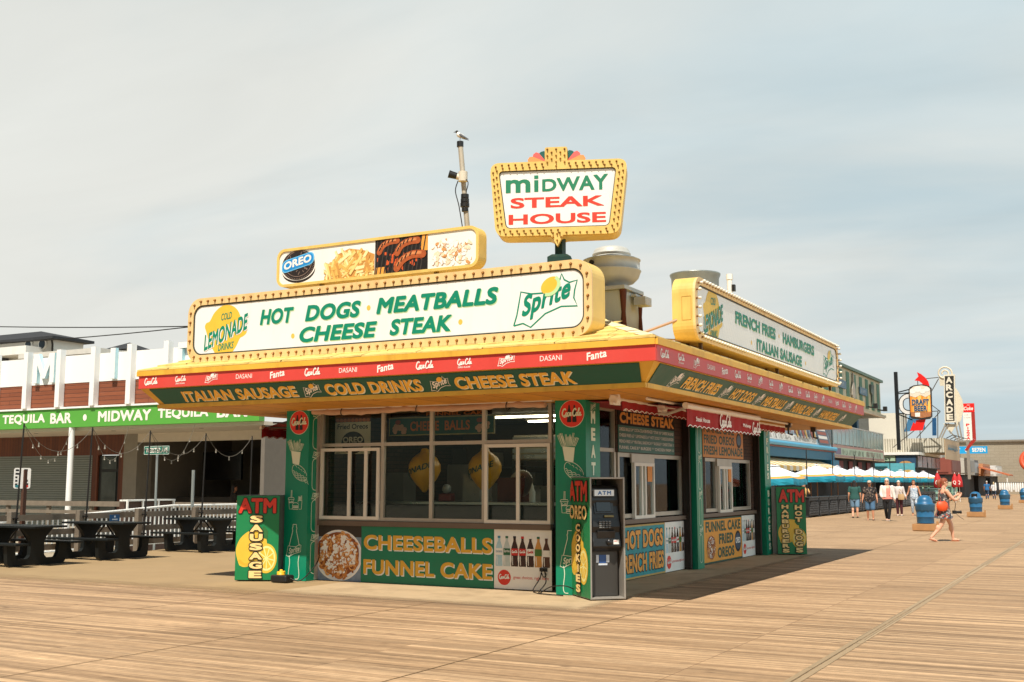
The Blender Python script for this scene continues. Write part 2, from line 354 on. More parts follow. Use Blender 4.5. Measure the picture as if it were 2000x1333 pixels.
REDS = M('red letters', '#d5301f', .45, var=.04)
DGREEN = M('dark green vinyl', '#00513f', .45, var=.06)
GREEN = M('green panel', '#027553', .38, var=.05, dirt='#0c5238', damt=.25)
GREENT = M('green letters', '#008061', .45, var=.05)
GREENL = M('lime shade', '#b9dba0', .5, var=.03)
MUST = M('mustard letters', '#dba531', .45, var=.05)
LEMY = M('lemon yellow', '#e2b83c', .45, var=.08)
BLACK = M('black', '#14130f', .5, var=.1)
GASK = M('gasket', '#3b3c2e', .6, var=.3, scale=14)
ALU = M('aluminium', '#b5ad9f', .42, .55, var=.06, dirt='#7c7060', damt=.35)
ALUW = M('white aluminium', '#d9d3c6', .42, .15, var=.05)
BRSILL = M('brown steel', '#6d5d50', .5, .3, var=.12)
LINE = M('cream line paint', '#d9e0c4', .5, var=.04)
STEEL = M('stainless steel', '#a8a8a4', .28, .9, var=.05)
BULB = M('rusty lamp socket', '#7a4a1c', .5, .3, var=.3, scale=60)
BULBG = M('amber lamp glass', '#b07a35', .15, 0, var=.1, scale=60)
CLEARB = M('frosted lamp glass', '#dcd6c6', .12, 0, var=.05)
RUST = M('rust', '#5a2a14', .8, var=.35, scale=8, bump=.3)
GALV = M('painted fan metal', '#b9b9b2', .5, .1, var=.05, dirt='#8c8575', damt=.3)
DARK = M('dark interior', '#15130f', .8, var=.2)

# ------------------------------------------------------------------ ground
def deck_material():
    m = bpy.data.materials.new('deck boards'); m.use_nodes = True; nt = m.node_tree; N = nt.nodes; L = nt.links; b = N['Principled BSDF']
    b.inputs['Specular IOR Level'].default_value = .25
    tc = N.new('ShaderNodeTexCoord')
    mp = N.new('ShaderNodeMapping'); mp.inputs['Location'].default_value = (-2.42, 0, 0); L.new(tc.outputs['Object'], mp.inputs[0])
    bt = N.new('ShaderNodeTexBrick'); L.new(mp.outputs[0], bt.inputs['Vector']); bt.offset = 0; bt.squash = 1
    for k, v in (('Scale', 1), ('Brick Width', 2.91), ('Row Height', .115), ('Mortar Size', .005), ('Mortar Smooth', .6), ('Bias', 0)): bt.inputs[k].default_value = v
    bt.inputs['Color1'].default_value = (.35, .221, .119, 1); bt.inputs['Color2'].default_value = (.53, .348, .196, 1); bt.inputs['Mortar'].default_value = (.20, .115, .06, 1)
    def noise(scale, det, rough=.6, sc=(1, 1, 1)):
        q = N.new('ShaderNodeMapping'); q.inputs['Scale'].default_value = sc; L.new(tc.outputs['Object'], q.inputs[0])
        n = N.new('ShaderNodeTexNoise'); n.inputs['Scale'].default_value = scale; n.inputs['Detail'].default_value = det; n.inputs['Roughness'].default_value = rough; L.new(q.outputs[0], n.inputs['Vector']); return n.outputs[0]
    def mr(x, a, b_, c, d):
        q = N.new('ShaderNodeMapRange'); L.new(x, q.inputs[0])
        for i, v in enumerate((a, b_, c, d)): q.inputs[i+1].default_value = v
        return q.outputs[0]
    def mul(col, f):
        q = N.new('ShaderNodeMix'); q.data_type = 'RGBA'; q.blend_type = 'MULTIPLY'; q.inputs[0].default_value = 1; L.new(col, q.inputs[6]); L.new(f, q.inputs[7]); return q.outputs[2]
    def mixc(fac, a, c):
        q = N.new('ShaderNodeMix'); q.data_type = 'RGBA'; L.new(fac, q.inputs[0]); L.new(a, q.inputs[6]); q.inputs[7].default_value = (*c, 1); return q.outputs[2]
    col = mul(bt.outputs[0], mr(noise(3, 8, .7, (.7, 22, 1)), .3, .7, .60, 1.30))       # grain along the boards
    col = mul(col, mr(noise(1.2, 4, .5, (.22, 9, 1)), .35, .65, .66, 1.24))              # whole boards darker or paler
    col = mul(col, mr(noise(.25, 5, .6), .3, .7, .86, 1.1))                              # broad wear
    col = mixc(mr(noise(1.0, 6, .75, (.5, 4.5, 1)), .61, .67, 0, .75), col, (.10, .055, .028))   # splits and knots
    q = N.new('ShaderNodeMapping'); q.inputs['Scale'].default_value = (1, 3.2, 1); L.new(tc.outputs['Object'], q.inputs[0])
    vo = N.new('ShaderNodeTexVoronoi'); vo.inputs['Scale'].default_value = 1.15; L.new(q.outputs[0], vo.inputs['Vector'])
    col = mixc(mr(vo.outputs['Distance'], .05, .09, .75, 0), col, (.09, .05, .028))                       # knots
    col = mul(col, mr(noise(9, 5, .7), .3, .7, .86, 1.12))
    sp = N.new('ShaderNodeSeparateXYZ'); L.new(tc.outputs['Object'], sp.inputs[0])       # trodden dirt along the kiosk front
    def mth(op, a, c):
        q = N.new('ShaderNodeMath'); q.operation = op; q.use_clamp = True
        for i, v in enumerate((a, c)):
            if isinstance(v, float): q.inputs[i].default_value = v
            else: L.new(v, q.inputs[i])
        return q.outputs[0]
    st = mth('MULTIPLY', mr(sp.outputs[1], 11.9, 12.9, 0, 1), mr(sp.outputs[1], 13.0, 13.6, 1, 0)); st = mth('MULTIPLY', st, mr(sp.outputs[0], -11.6, -10.4, 0, 1)); st = mth('MULTIPLY', st, mr(sp.outputs[0], -5.6, -4.6, 1, 0))
    st = mth('MULTIPLY', st, mr(noise(1.4, 5, .65, (.25, 3, 1)), .38, .62, .1, .8))
    col = mixc(st, col, (.13, .085, .05))
    L.new(col, b.inputs['Base Color'])
    b.inputs['Roughness'].default_value = .72
    bp = N.new('ShaderNodeBump'); bp.inputs['Strength'].default_value = .35; bp.inputs['Distance'].default_value = .012; bp.invert = True; L.new(bt.outputs['Fac'], bp.inputs['Height']); L.new(bp.outputs[0], b.inputs['Normal'])
    return m
mb = MB(); mb.rect(F((0, 0, 0), (1, 0, 0), (0, 1, 0)), -20.55, 700, -60, 1500)
tag(mb.build('boardwalk', deck_material()), kind='structure')
SAND = M('worn sandy paving', '#9f855f', .85, var=.10, scale=1.3, dirt='#8d744f', damt=.5, dscale=1.1, streak=False, bump=.25, bscale=60)
CONC = M('concrete apron', '#b39b78', .85, var=.10, scale=2.5, dirt='#6d5a42', damt=.6, dscale=1.6, streak=False, bump=.25, bscale=50)
def worn_edge(m, terms, amp):
    # the surfacing thins out raggedly over the boards at its edge
    nt = m.node_tree; N = nt.nodes; L = nt.links; tc = N.new('ShaderNodeTexCoord'); sp = N.new('ShaderNodeSeparateXYZ'); L.new(tc.outputs['Object'], sp.inputs[0])
    mp = N.new('ShaderNodeMapping'); mp.inputs['Scale'].default_value = (.5, 3.5, 1); L.new(tc.outputs['Object'], mp.inputs[0])
    n = N.new('ShaderNodeTexNoise'); n.inputs['Scale'].default_value = 2.2; n.inputs['Detail'].default_value = 8; n.inputs['Roughness'].default_value = .7; L.new(mp.outputs[0], n.inputs['Vector'])
    out = None
    for ax, a, b in terms:
        r = N.new('ShaderNodeMapRange'); r.inputs[1].default_value = a; r.inputs[2].default_value = b; L.new(sp.outputs[ax], r.inputs[0])
        if out is None: out = r.outputs[0]
        else: q = N.new('ShaderNodeMath'); q.operation = 'MINIMUM'; L.new(out, q.inputs[0]); L.new(r.outputs[0], q.inputs[1]); out = q.outputs[0]
    q = N.new('ShaderNodeMath'); q.operation = 'SUBTRACT'; L.new(out, q.inputs[0]); L.new(n.outputs[0], q.inputs[1])
    r = N.new('ShaderNodeMapRange'); r.inputs[1].default_value = -amp; r.inputs[2].default_value = amp; L.new(q.outputs[0], r.inputs[0]); L.new(r.outputs[0], N['Principled BSDF'].inputs['Alpha'])
worn_edge(SAND, ((1, 12.0, 13.8),), .25); worn_edge(CONC, ((1, 12.7, 13.5), (0, -5.95, -6.35)), .3)
STREET = M('pale bounce street', '#a0937d', .9, var=.15, scale=4, bump=.3)  # paler than asphalt, lightened to bounce light up under the bar canopy
fl = F((0, 0, 0), (1, 0, 0), (0, 1, 0))
mb = MB(); mb.poly(fl, [(-20.5, 11.9), (-11.16, 11.9), (-11.16, 30), (-20.5, 30)], .004)
tag(mb.build('paved_path', SAND), kind='structure')
mb = MB(); mb.poly(fl, [(-11.15, 12.7)] + [(-6.6, 12.7)] + ell(-6.6, 13.35, .65, .65, 8, -90, 0) + [(-5.95, 26.2), (-11.15, 26.2)], .0055)
tag(mb.build('concrete_apron', CONC), kind='structure')
mb = MB()
for k in range(40): mb.rect(fl, -2.485, -2.425, -8+k*3.0, -8+k*3.0+2.99, .004); mb.rect(fl, -2.415, -2.355, -9.3+k*3.0, -9.3+k*3.0+2.99, .004)
mb2 = MB()
for x_ in (-11.15, -8.24, -5.33, .49, 3.4):
    for k in range(60): j = rnd.uniform(-.012, .012); mb2.rect(fl, x_-.007+j, x_+.007+j, -8+k*1.4, -8+k*1.4+1.385, .004)
tag(mb2.build('boardwalk_seam', M('dark seam', '#7d6240', .9, var=.3, scale=9)), kind='structure')
tag(mb.build('boardwalk_seam', rowed('grey seam boards', '#9a8363', '#ab9270', '#5f4d33', .09, 3, .004, bump=.2, axes='xy', grain=(14, .5, 1), var=.3)), kind='structure')
mb = MB(); mb.rect(fl, -400, -20.55, -60, 600, -.55)
tag(mb.build('street', STREET), kind='structure')

# ------------------------------------------------------------------ food kiosk
K = thing('food_kiosk', (-9.45, 19.8, 0), 'square food kiosk with yellow hipped roof, red and green eave bands and green corner posts', 'kiosk')
BRICK = rowed('dark brown brick', '#4a3020', '#3a2519', '#241812', .21, .075, .008, rough=.8, bump=.5, axes='yz')
BROWN = M('brown interior', '#4f4134', .8, var=.15)
E0x0, E0x1, E0y0, E0y1 = -13.9, -5.0, 12.97, 25.88
# body of the building
mb = MB(); mb.box(-12.2, -7.2, 14.98, 25.2, .0, .03); mb.build('floor_slab', M('kiosk floor', '#4b443b', .7), K)
def wall(x0, x1, y0, y1, z0, z1, mat=BRICK): MB().box(x0, x1, y0, y1, z0, z1).build('wall', mat, K)
wall(-11.78, -7.44, 14.97, 15.09, .03, .94)                      # under the front windows
wall(-12.2, -11.78, 14.95, 15.2, .03, 2.82, BRSILL); 
wall(-12.2, -12.08, 15.2, 25.08, .03, 2.82); wall(-12.2, -7.2, 25.08, 25.2, .03, 2.82, BROWN)
wall(-7.3, -7.19, 16.0, 25.08, .03, .96)                         # under the side windows
wall(-7.3, -7.18, 20.03, 21.3, .96, 2.1); wall(-7.3, -7.18, 24.45, 25.08, .96, 2.1); wall(-7.3, -7.18, 16.84, 25.08, 2.1, 2.82)
# soffit and eave
mb = MB(); ins = .25; zt, zb = 3.12, 2.83
x0, x1, y0, y1 = E0x0, E0x1, E0y0, E0y1
o_ = [(x0, y0, zt), (x1, y0, zt), (x1, y1, zt), (x0, y1, zt)]; i_ = [(x0+ins, y0+ins, zb), (x1-ins, y0+ins, zb), (x1-ins, y1-ins, zb), (x0+ins, y1-ins, zb)]
mb.add(o_+i_, [(0, 1, 5, 4), (1, 2, 6, 5), (2, 3, 7, 6), (3, 0, 4, 7)])
mb.build('eave', YEL, K)
mb = MB(); mb.box(x0+ins+.002, x1-ins-.002, y0+ins+.002, y1-ins-.002, 2.80, 2.833)
mb.build('soffit', rowed('yellow soffit boards', '#cf8f22', '#bd7f1c', '#7a4d10', 3.2, .62, .012, rough=.55, bump=.6, axes='yx', dirt='#000'), K)
RE = V
def hip(z0, grow, p):
    X0, X1, Y0, Y1 = x0-grow, x1+grow, y0-grow, y1+grow; hw = (X1-X0)/2; xm = (X0+X1)/2; zr = z0+p*hw
    return [(X0, Y0, z0), (X1, Y0, z0), (X1, Y1, z0), (X0, Y1, z0), (xm, Y0+hw, zr), (xm, Y1-hw, zr)]
# roof: courses of shingle, each a thin step, with ragged lifted tabs
mb = MB(); P = hip(3.405, .04, .36)
mb.add(P, [(0, 1, 4), (1, 2, 5, 4), (2, 3, 5), (3, 0, 4, 5)])
r2 = random.Random(3)
def course(a, b, up, t0, t1, n):           # a,b: eave corners; up: inward unit vector
    a = V(a); b = V(b); d = (b-a).normalized(); Ln = (b-a).length
    for k in range(n):
        s0 = t0+(t1-t0)*k/n; s1 = t0+(t1-t0)*(k+1.12)/n; l0 = s0; l1 = Ln-s0; u = l0
        while u < l1-.05:
            w = min(r2.uniform(.55, 1.1), l1-u); j = r2.uniform(-.012, .02); h0 = .016+r2.uniform(0, .012); h1 = .003
            q = []
            for (uu, ss, hh) in ((u+.004, s0-j, h0), (u+w-.004, s0-j+r2.uniform(-.01, .01), h0+r2.uniform(-.004, .006)), (min(u+w-.004, Ln-s1) if u+w > l1-.02 else u+w-.004, s1, h1), (max(u+.004, s1) if u <= l0+.01 else u+.004, s1, h1)):
                p = a + d*uu + up*ss; q.append(V((p.x, p.y, 3.405+.36*ss+hh)))
            mb.add(q, [(0, 1, 2, 3)], 0); mb.add([q[0]-V((0, 0, h0)), q[1]-V((0, 0, h0)), q[1], q[0]], [(0, 1, 2, 3)], 0)
            u += w
course((x0-.04, y0-.04, 0), (x1+.04, y0-.04, 0), V((0, 1, 0)), 0, 3.6, 16)
course((x1+.04, y0-.04, 0), (x1+.04, y1+.04, 0), V((-1, 0, 0)), 0, 3.6, 16)
roof = mb.build('roof', M('yellow painted shingles', '#dfc070', .75, var=.16, scale=3, dirt='#7d6030', damt=.65, dscale=5, bump=.4, bscale=25), K)
mb = MB()
for i in range(9):                          # pale patched ridge caps along the near hip
    s0, s1 = .05+i*.32, .05+i*.32+.38
    for sgn in (0, 1):
        A = V((x1+.04-s0, y0-.04+s0, 3.405+.36*s0+.03)); B = V((x1+.04-s1, y0-.04+s1, 3.405+.36*s1+.02)); w = .17
        off = V((-w, -.0, 0)) if sgn == 0 else V((0, w, 0))
        mb.add([A, A+off*1.0-V((0, 0, .005)), B+off*1.0-V((0, 0, .005)), B], [(0, 1, 2, 3) if sgn else (3, 2, 1, 0)])
mb.build('ridge_cap', M('pale ridge patches', '#e6d6a8', .7, var=.12, scale=4, dirt='#b58a4a', damt=.5), roof)
mb = MB()
for (a, b) in (((x0-.03, y0-.03), (x1+.03, y0-.03)), ((x1+.03, y0-.03), (x1+.03, y1+.03)), ((x0-.03, y1+.03), (x1+.03, y1+.03)), ((x0-.03, y0-.03), (x0-.03, y1+.03))):
    d = .03
    mb.box(min(a[0], b[0])-(0 if a[0] != b[0] else d), max(a[0], b[0])+(0 if a[0] != b[0] else d), min(a[1], b[1])-(0 if a[1] != b[1] else d), max(a[1], b[1])+(0 if a[1] != b[1] else d), 3.318, 3.398)
mb.build('drip_edge', YEL, K)
# lower yellow trim under the green bands
mb = MB(); t = .02
for (a0, a1, b0, b1) in ((x0+ins-.05, x1-ins+.05, y0+ins-.055, y0+ins-.005), (x1-ins+.005, x1-ins+.055, y0+ins+.0, y1-ins+.05)): mb.box(a0, a1, b0, b1, 2.805, 2.868)
mb.build('trim_board', YEL, K)
# red bands with drink marks
REDF = M('red fascia vinyl', '#d0443a', .4, var=.05, dirt='#c4574c', damt=.4, dscale=1.5)
REDW = M('grazing light red vinyl', '#c8463f', .45, var=.06, dirt='#b4625a', damt=.4, dscale=1.5)  # side band red, the washed look of grazing light mixed into the colour
WMARK = M('white drink marks', '#efe6da', .5, var=.03)
def red_band(fr, Ln, mat, start, marks, step):
    mb = MB(); mb.box(0, 0, 0, 0, 0, 0)
    mb = MB(); cuts = [0, .02+Ln*.31, .02+Ln*.62, Ln]
    for a, b in zip(cuts, cuts[1:]): mb.prism(fr, [(a, 0), (b-.004, 0), (b-.004, .208), (a, .208)], 0, .035)
    u = start; i = 0; d = .037; marks_ = []
    while u < Ln-.45:
        k = marks[i % len(marks)]
        mk = MB(); mb, mb_ = mk, mb
        if k == 'c': script_mark(mb, fr, u, u+.30, .055, d, 1)
        elif k == 'z': script_mark(mb, fr, u+.02, u+.26, .08, d, 1); text(mb, fr, 'ZERO SUGAR', u+.03, u+.23, .04, .062, d, 1, bold=.02)
        elif k == 's': spark_mark(mb, fr, u, u+.26, .03, .19, d, 1, 1, 1, None, .03)
        elif k == 'd': text(mb, fr, 'DASANI', u-.02, u+.30, .07, .14, d, 1, bold=.0)
        elif k == 'f': fizz_mark(mb, fr, u, u+.28, .04, .17, d, 1)
        mb = mb_; marks_.append(mk); u += step; i += 1
    fa = mb.build('fascia', [mat, WMARK], K)
    for mk in marks_: mk.build('drink_mark', [mat, WMARK], fa)
FF = F((x0, y0-.0, 3.115), (1, 0, 0), (0, 0, 1)); FR = F((x1+.0, y0, 3.115), (0, 1, 0), (0, 0, 1))
red_band(FF, x1-x0+.035, REDF, .13, 'czsdfcdfczsdf'.replace('', '')[:13], .655)
red_band(FR, y1-y0, REDW, .12, 'czsdfczszscz', .62)
mb = MB(); mb.box(x0-.035, x0, y0, y1, 3.115, 3.318); mb.build('fascia', REDF, K)
# green bands on the slanted eave
GOLD = M('gold band letters', '#f0b23c', .45, var=.06); GOLDS = M('pale letter shade', '#efe2c0', .5)
WORN = M('worn green band', '#235547', .5, var=.12, scale=4, dirt='#5d7468', damt=.5, dscale=3)
sl = math.hypot(ins, zt-zb)
gF = F((x0, y0, zt), (1, 0, 0), (0, -ins, zt-zb)); gF = F(V((x0, y0, zt))-gF.v*sl*1.0+V((0, 0, 0)), (1, 0, 0), (0, -ins, zt-zb)); 
gF = F((x0, y0+ins, zb), (1, 0, 0), (0, -ins, zt-zb)); gR = F((x1-ins, y0, zb), (0, 1, 0), (ins, 0, zt-zb))
mb = MB(); Lb = x1-x0
mb.prism(gF, [(.36, .055), (Lb-.26, .055), (Lb-.05-.16, sl-.02), (.2, sl-.02)], .0, .015)
BM = [DGREEN, GOLD, GOLDS, WMARK]; band = mb.build('fascia', BM, K)
for s_, a, b in (('ITALIAN SAUSAGE', -13.05, -10.76), ('COLD DRINKS', -10.22, -8.53), ('CHEESE STEAK', -7.98, -6.15)):
    mb = MB(); shadow_text(mb, gF, s_, a-x0, b-x0, .095, .30, .018, 1, 2, sh=(.014, -.014), bold=.034); mb.build('lettering', BM, band)
for a, b in ((-10.64, -10.30), (-8.40, -8.06)): mb = MB(); spark_mark(mb, gF, a-x0, b-x0, .07, .33, .018, 3, 3, 1, None, .025); mb.build('drink_mark', BM, band)
mb = MB(); Lr = y1-y0
mb.prism(gR, [(.3, .055), (Lr-.28, .055), (Lr-.05, sl-.02), (.22, sl-.02)], .0, .015)
BM = [WORN, GOLD, GOLDS, WMARK]; band = mb.build('fascia', BM, K)
for s_, a, b in (('FRENCH FRIES', 14.36, 15.86), ('HOT DOGS', 16.5, 17.68), ('MEATBALLS', 18.25, 19.55), ('FUNNEL CAKE', 20.15, 21.62), ('HAMBURGERS', 22.3, 23.75)):
    mb = MB(); shadow_text(mb, gR, s_, a-y0, b-y0, .10, .29, .018, 1, 2, sh=(.012, -.012), bold=.032, shear=.18); mb.build('lettering', BM, band)
for a in (13.88, 16.05, 17.82, 19.68, 21.8, 24.1): mb = MB(); spark_mark(mb, gR, a-y0, a-y0+.33, .06, .33, .018, 3, 3, 3, None, .03); mb.build('drink_mark', BM, band)

# ---- corner posts with painted line art
def fries_art(mb, fr, a, b, k, d=.004, m=1):
    mb.poly(fr, [(a-.10*k, b), (a+.10*k, b-.02*k), (a+.075*k, b-.23*k), (a-.06*k, b-.21*k)][::-1], d, m)
    r = random.Random(5)
    for i in range(13):
        x = a-.10*k+.2*k*i/12; t = (i-6)*4.2+r.uniform(-6, 6); L_ = r.uniform(.12, .2)*k; dx, dy = math.sin(R(t)), math.cos(R(t)); w = .009*k
        q = [(x-w*dy, b+w*dx), (x-w*dy+dx*L_, b+w*dx+dy*L_), (x+w*dy+dx*L_, b-w*dx+dy*L_), (x+w*dy, b-w*dx)]
        mb.stroke(fr, q, .0065*k, d+.001+i*.0002, m)
def sub_art(mb, fr, a, b, k, d=.004, m=1):
    for q in (ell(a, b+.02*k, .18*k, .10*k, 20, 20, 200, -35), ell(a, b, .185*k, .105*k, 20, 190, 380, -35)): mb.stroke(fr, q, .008*k, d, m)
    for j in range(4): mb.stroke(fr, [(a-.15*k+.3*k*i/14+.02*j*k, b+(.07-.13*i/14)*k-.035*j*k-.02*k+.012*k*math.sin(i*1.9+j)) for i in range(15)], .007*k, d+.001*(j+1), m)
    for j in range(4): mb.stroke(fr, ell(a-.09*k+.06*k*j, b+.10*k-.035*k*j, .03*k, .035*k, 6, 20, 120, -20), .006*k, d+.006, m)
def combo_art(mb, fr, a, b, k, d=.004, m=1):
    for i, q in enumerate(([(a-.10, .16), (a-.085, .0), (a-.02, .0)], [(a-.115, .16), (a+.015, .16)], [(a-.10, .19), (a+.005, .19), (a+.015, .16)], [(a-.115, .16), (a-.10, .19)], [(a-.055, .19), (a-.05, .31), (a-.035, .31), (a-.035, .19)], [(a+.005, .16), (a, .09)],
        [(a-.02, .055), (a-.015, .085), (a+.02, .105), (a+.07, .105), (a+.105, .085), (a+.11, .055), (a-.02, .055)], [(a-.02, .045), (a+.11, .045)], [(a-.02, .03), (a+.11, .03)], [(a-.02, .02), (a-.01, -.005), (a+.10, -.005), (a+.11, .02), (a-.02, .02)],
        [(a+.10, .14), (a+.18, .14), (a+.17, .0), (a+.12, .0)], [(a+.10, .14), (a+.10, .11)], [(a+.105, .14), (a+.11, .21), (a+.125, .21), (a+.125, .14)], [(a+.13, .14), (a+.135, .2), (a+.15, .2), (a+.15, .14)], [(a+.155, .14), (a+.16, .22), (a+.175, .22), (a+.175, .14)])):
        mb.stroke(fr, [(x, b+y*k) for x, y in q], .008, d+i*.0003, m)
    script_mark(mb, fr, a-.095, a+.0, b+.10*k, d+.006, m, .09)
def bottle_art(mb, fr, a, b, h, d=.004, m=1, label=True):
    L_ = [(-.035, 1), (-.035, .95), (-.045, .93), (-.04, .87), (-.075, .72), (-.10, .60)]; R_ = [(-x, y) for x, y in L_]
    lo = [(-.10, .43), (-.085, .30), (-.10, .15), (-.105, .06), (-.085, .0), (-.03, -.005)]
    mb.stroke(fr, [(a-.035, b+h), (a+.035, b+h)], .01, d, m)
    for i, q in enumerate((bez(L_, 3), bez(R_, 3), bez(lo, 3), bez([(-x, y) for x, y in lo], 3))): mb.stroke(fr, [(a+x*1.05, b+y*h) for x, y in q], .011, d+.001+i*.0005, m)
    if label:
        q = [(-.15, .42), (-.12, .60), (.03, .585), (.1, .63), (.135, .62), (.13, .5), (.0, .46), (-.1, .40)]
        mb.stroke(fr, [(a+x*1.05, b+y*h) for x, y in q], .009, d+.004, m, True)
        text(mb, fr, 'Sprite', a-.11, a+.115, b+.45*h, b+.585*h, d+.005, m, bold=.03, shear=.2, warp=lambda x, y: (x, y+(x-a)*.22))
def disc_art(mb, fr, a, b, r, d=.004):
    mb.poly(fr, ell(a, b, r, r, 36), d, 1); mb.poly(fr, ell(a, b, r*.965, r*.965, 36), d+.002, 2)
    for sx in (-.2, .22):
        q = [(-.035, .33), (.035, .33), (.045, .22), (.10, .02), (.085, -.12), (.11, -.3), (.10, -.38), (-.10, -.38), (-.11, -.3), (-.085, -.12), (-.10, .02), (-.045, .22)]
        mb.poly(fr, [(a+(x*1.6+sx)*r, b+(y*1.75+.05)*r) for x, y in q][::-1], d+.004, 3)
    script_mark(mb, fr, a-.80*r, a+.84*r, b-.22*r, d+.006, 1, .06)
PGREEN = M('post green', '#02805e', .35, var=.05, dirt='#0a4d38', damt=.3)
def post(x0_, x1_, y0_, y1_, side_letters=None, front=True, art=True):
    p = MB().box(x0_, x1_, y0_, y1_, .01, 2.815).build('post', PGREEN, K); 
    if front:
        fr = F((x0_, y0_, 0), (1, 0, 0), (0, 0, 1)); mb = MB()
        for fn, ar_ in ((disc_art, (.27, 2.60, .20)), (fries_art, (.215, 2.13, 1.0)), (sub_art, (.30, 1.76, .95)), (combo_art, (.19, 1.17, 1.0)), (bottle_art, (.23, .04, .88))):
            mb = MB(); fn(mb, fr, *ar_); mb.build('decal', [PGREEN, LINE, REDS, BLACK], p)
    fr = F((x1_, y0_, 0), (0, 1, 0), (0, 0, 1)); w = y1_-y0_; mb = MB()
    if side_letters:
        spark_mark(mb, fr, w*.5-.10, w*.5+.10, 2.62, 2.80, .004, 1, 1, None, None, .03)
        st = .25 if len(side_letters) < 11 else .195
        for i, ch in enumerate(side_letters):
            if ch != ' ': text(mb, fr, ch, w*.5-(.075 if ch != 'I' else .02), w*.5+(.075 if ch != 'I' else .02), 2.46-i*st, 2.46-i*st+st*.76, .004, 1, bold=.05)
    else:
        for i in range(4):
            b = .12+i*.68; mb.stroke(fr, rrect(.10, w-.10, b, b+.52, .08, 4), .012, .004, 1, True)
            spark_mark(mb, fr, .10, w-.06, b+.53, b+.68, .005, 1, 1, None, None, .04)
    mb.build('decal', [PGREEN, LINE], p)
    return p
post(-12.24, -11.76, 14.65, 15.10, None)
post(-7.21, -6.72, 14.65, 15.15, 'MEATBALLS')
post(-7.17, -6.95, 20.10, 20.46, None, False)
post(-7.17, -6.95, 24.74, 25.21, 'FRIES BURGERS', False)
for yy in (19.98, 24.62):                   # conduits beside the posts
    mb = MB(); mb.box(-7.17, -7.05, yy, yy+.1, .02, 2.81); mb.tube([(-7.03, yy-.05, .03), (-7.03, yy-.05, 2.8)], .018); mb.build('conduit', M('dark conduit', '#2d231b', .6), K)

# ---- windows
GL = glass('window glass', (.88, .92, .88), ior=1.32)
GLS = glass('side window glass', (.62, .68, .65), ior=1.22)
def window(fr, a0, a1, b0, b1, t, bars_v=(), bars_h=(), mat=ALU, d0=-.05, d1=.02, panes=True, name='window', gl=GL):
    o = MB(); o.ring(fr, [(a0, b0), (a1, b0), (a1, b1), (a0, b1)], [(a0+t, b0+t), (a1-t, b0+t), (a1-t, b1-t), (a0+t, b1-t)], d0, d1)
    for v in bars_v: o.prism(fr, [(v-t*.55, b0+t), (v+t*.55, b0+t), (v+t*.55, b1-t), (v-t*.55, b1-t)], d0+.004, d1-.003)
    xs = [a0+t]+[q for v in bars_v for q in (v-t*.55, v+t*.55)]+[a1-t]
    for h in bars_h:
        for i in range(0, len(xs), 2): o.prism(fr, [(xs[i], h-t*.5), (xs[i+1], h-t*.5), (xs[i+1], h+t*.5), (xs[i], h+t*.5)], d0+.006, d1-.006)
    ob = o.build(name, mat, K)
    if panes: MB().prism(fr, [(a0+t*.5, b0+t*.5), (a1-t*.5, b0+t*.5), (a1-t*.5, b1-t*.5), (a0+t*.5, b1-t*.5)], d0+.02, d0+.026).build('pane', gl, ob)
    return ob
wF = F((0, 14.97, 0), (1, 0, 0), (0, 0, 1)); wR = F((-7.22, 0, 0), (0, 1, 0), (0, 0, 1))
window(wF, -11.76, -7.42, .99, 2.82, .055, (-10.49, -9.555, -8.595), (2.225,))
def sash(fr, a0, a1, b0, b1, bars, t=.05, d0=.018, d1=.055, panes=False): return window(fr, a0, a1, b0, b1, t, bars, (), ALUW, d0, d1, panes, 'sash')
sash(wF, -11.72, -10.53, 1.01, 2.17, (-11.13, -10.80)); sash(wF, -8.56, -7.43, .99, 2.19, (-7.98,))
MB().box(-11.78, -7.42, 14.90, 14.97, .905, .985).build('sill', BRSILL, K)
MB().box(-11.80, -11.755, 14.86, 14.97, .02, 2.8).build('jamb', ALU, K)
mb = MB()
for i in range(60): mb.obox((-7.24+.008*(i % 2), 14.9, 1.0+i*.031), (.028, .02, .02), 0)
mb.build('roller_chain', M('rusty chain', '#3a2a20', .6, .4), K)
window(wR, 16.95, 20.03, 1.02, 2.10, .07, (18.0,), (), ALU, gl=GLS); window(wR, 21.3, 24.45, 1.02, 2.10, .07, (22.05,), (), ALU, gl=GLS)
for a, b in ((17.53, 18.46), (22.09, 22.95)):
    mb = MB(); mb.prism(wR, [(a-.06, 1.94), (b+.06, 1.94), (b+.06, 2.09), (a-.06, 2.09)], .02, .05); mb.build('header', ALU, K)
    sash(wR, a, b, 1.0, 1.94, (a+.36, a+.52), .055, .02, .075, True)
    mb = MB(); mb.rect(wR, a+.60, a+.82, 1.62, 1.90, .071); mb.build('notice', M('orange notice', '#d98a3a', .6, var=.2, scale=30), K)
window(wR, 15.16, 15.95, 1.02, 2.82, .06, (), (2.13,), ALU, gl=GLS); window(wR, 16.0, 16.86, 1.02, 2.82, .06, (), (2.13,), ALU, gl=GLS)
MB().box(-7.22, -7.12, 15.2, 19.98, .93, 1.0).build('sill', BRSILL, K); MB().box(-7.22, -7.12, 20.5, 24.6, .93, 1.0).build('sill', BRSILL, K)
MB().box(-7.31, -7.195, 15.15, 16.0, .03, .96).build('wall', BRICK, K)
# ceiling inside with strip lamps
MB().box(-12.07, -7.31, 15.1, 25.07, 2.79, 2.798).build('ceiling', M('kiosk ceiling', '#7d7464', .8), K)

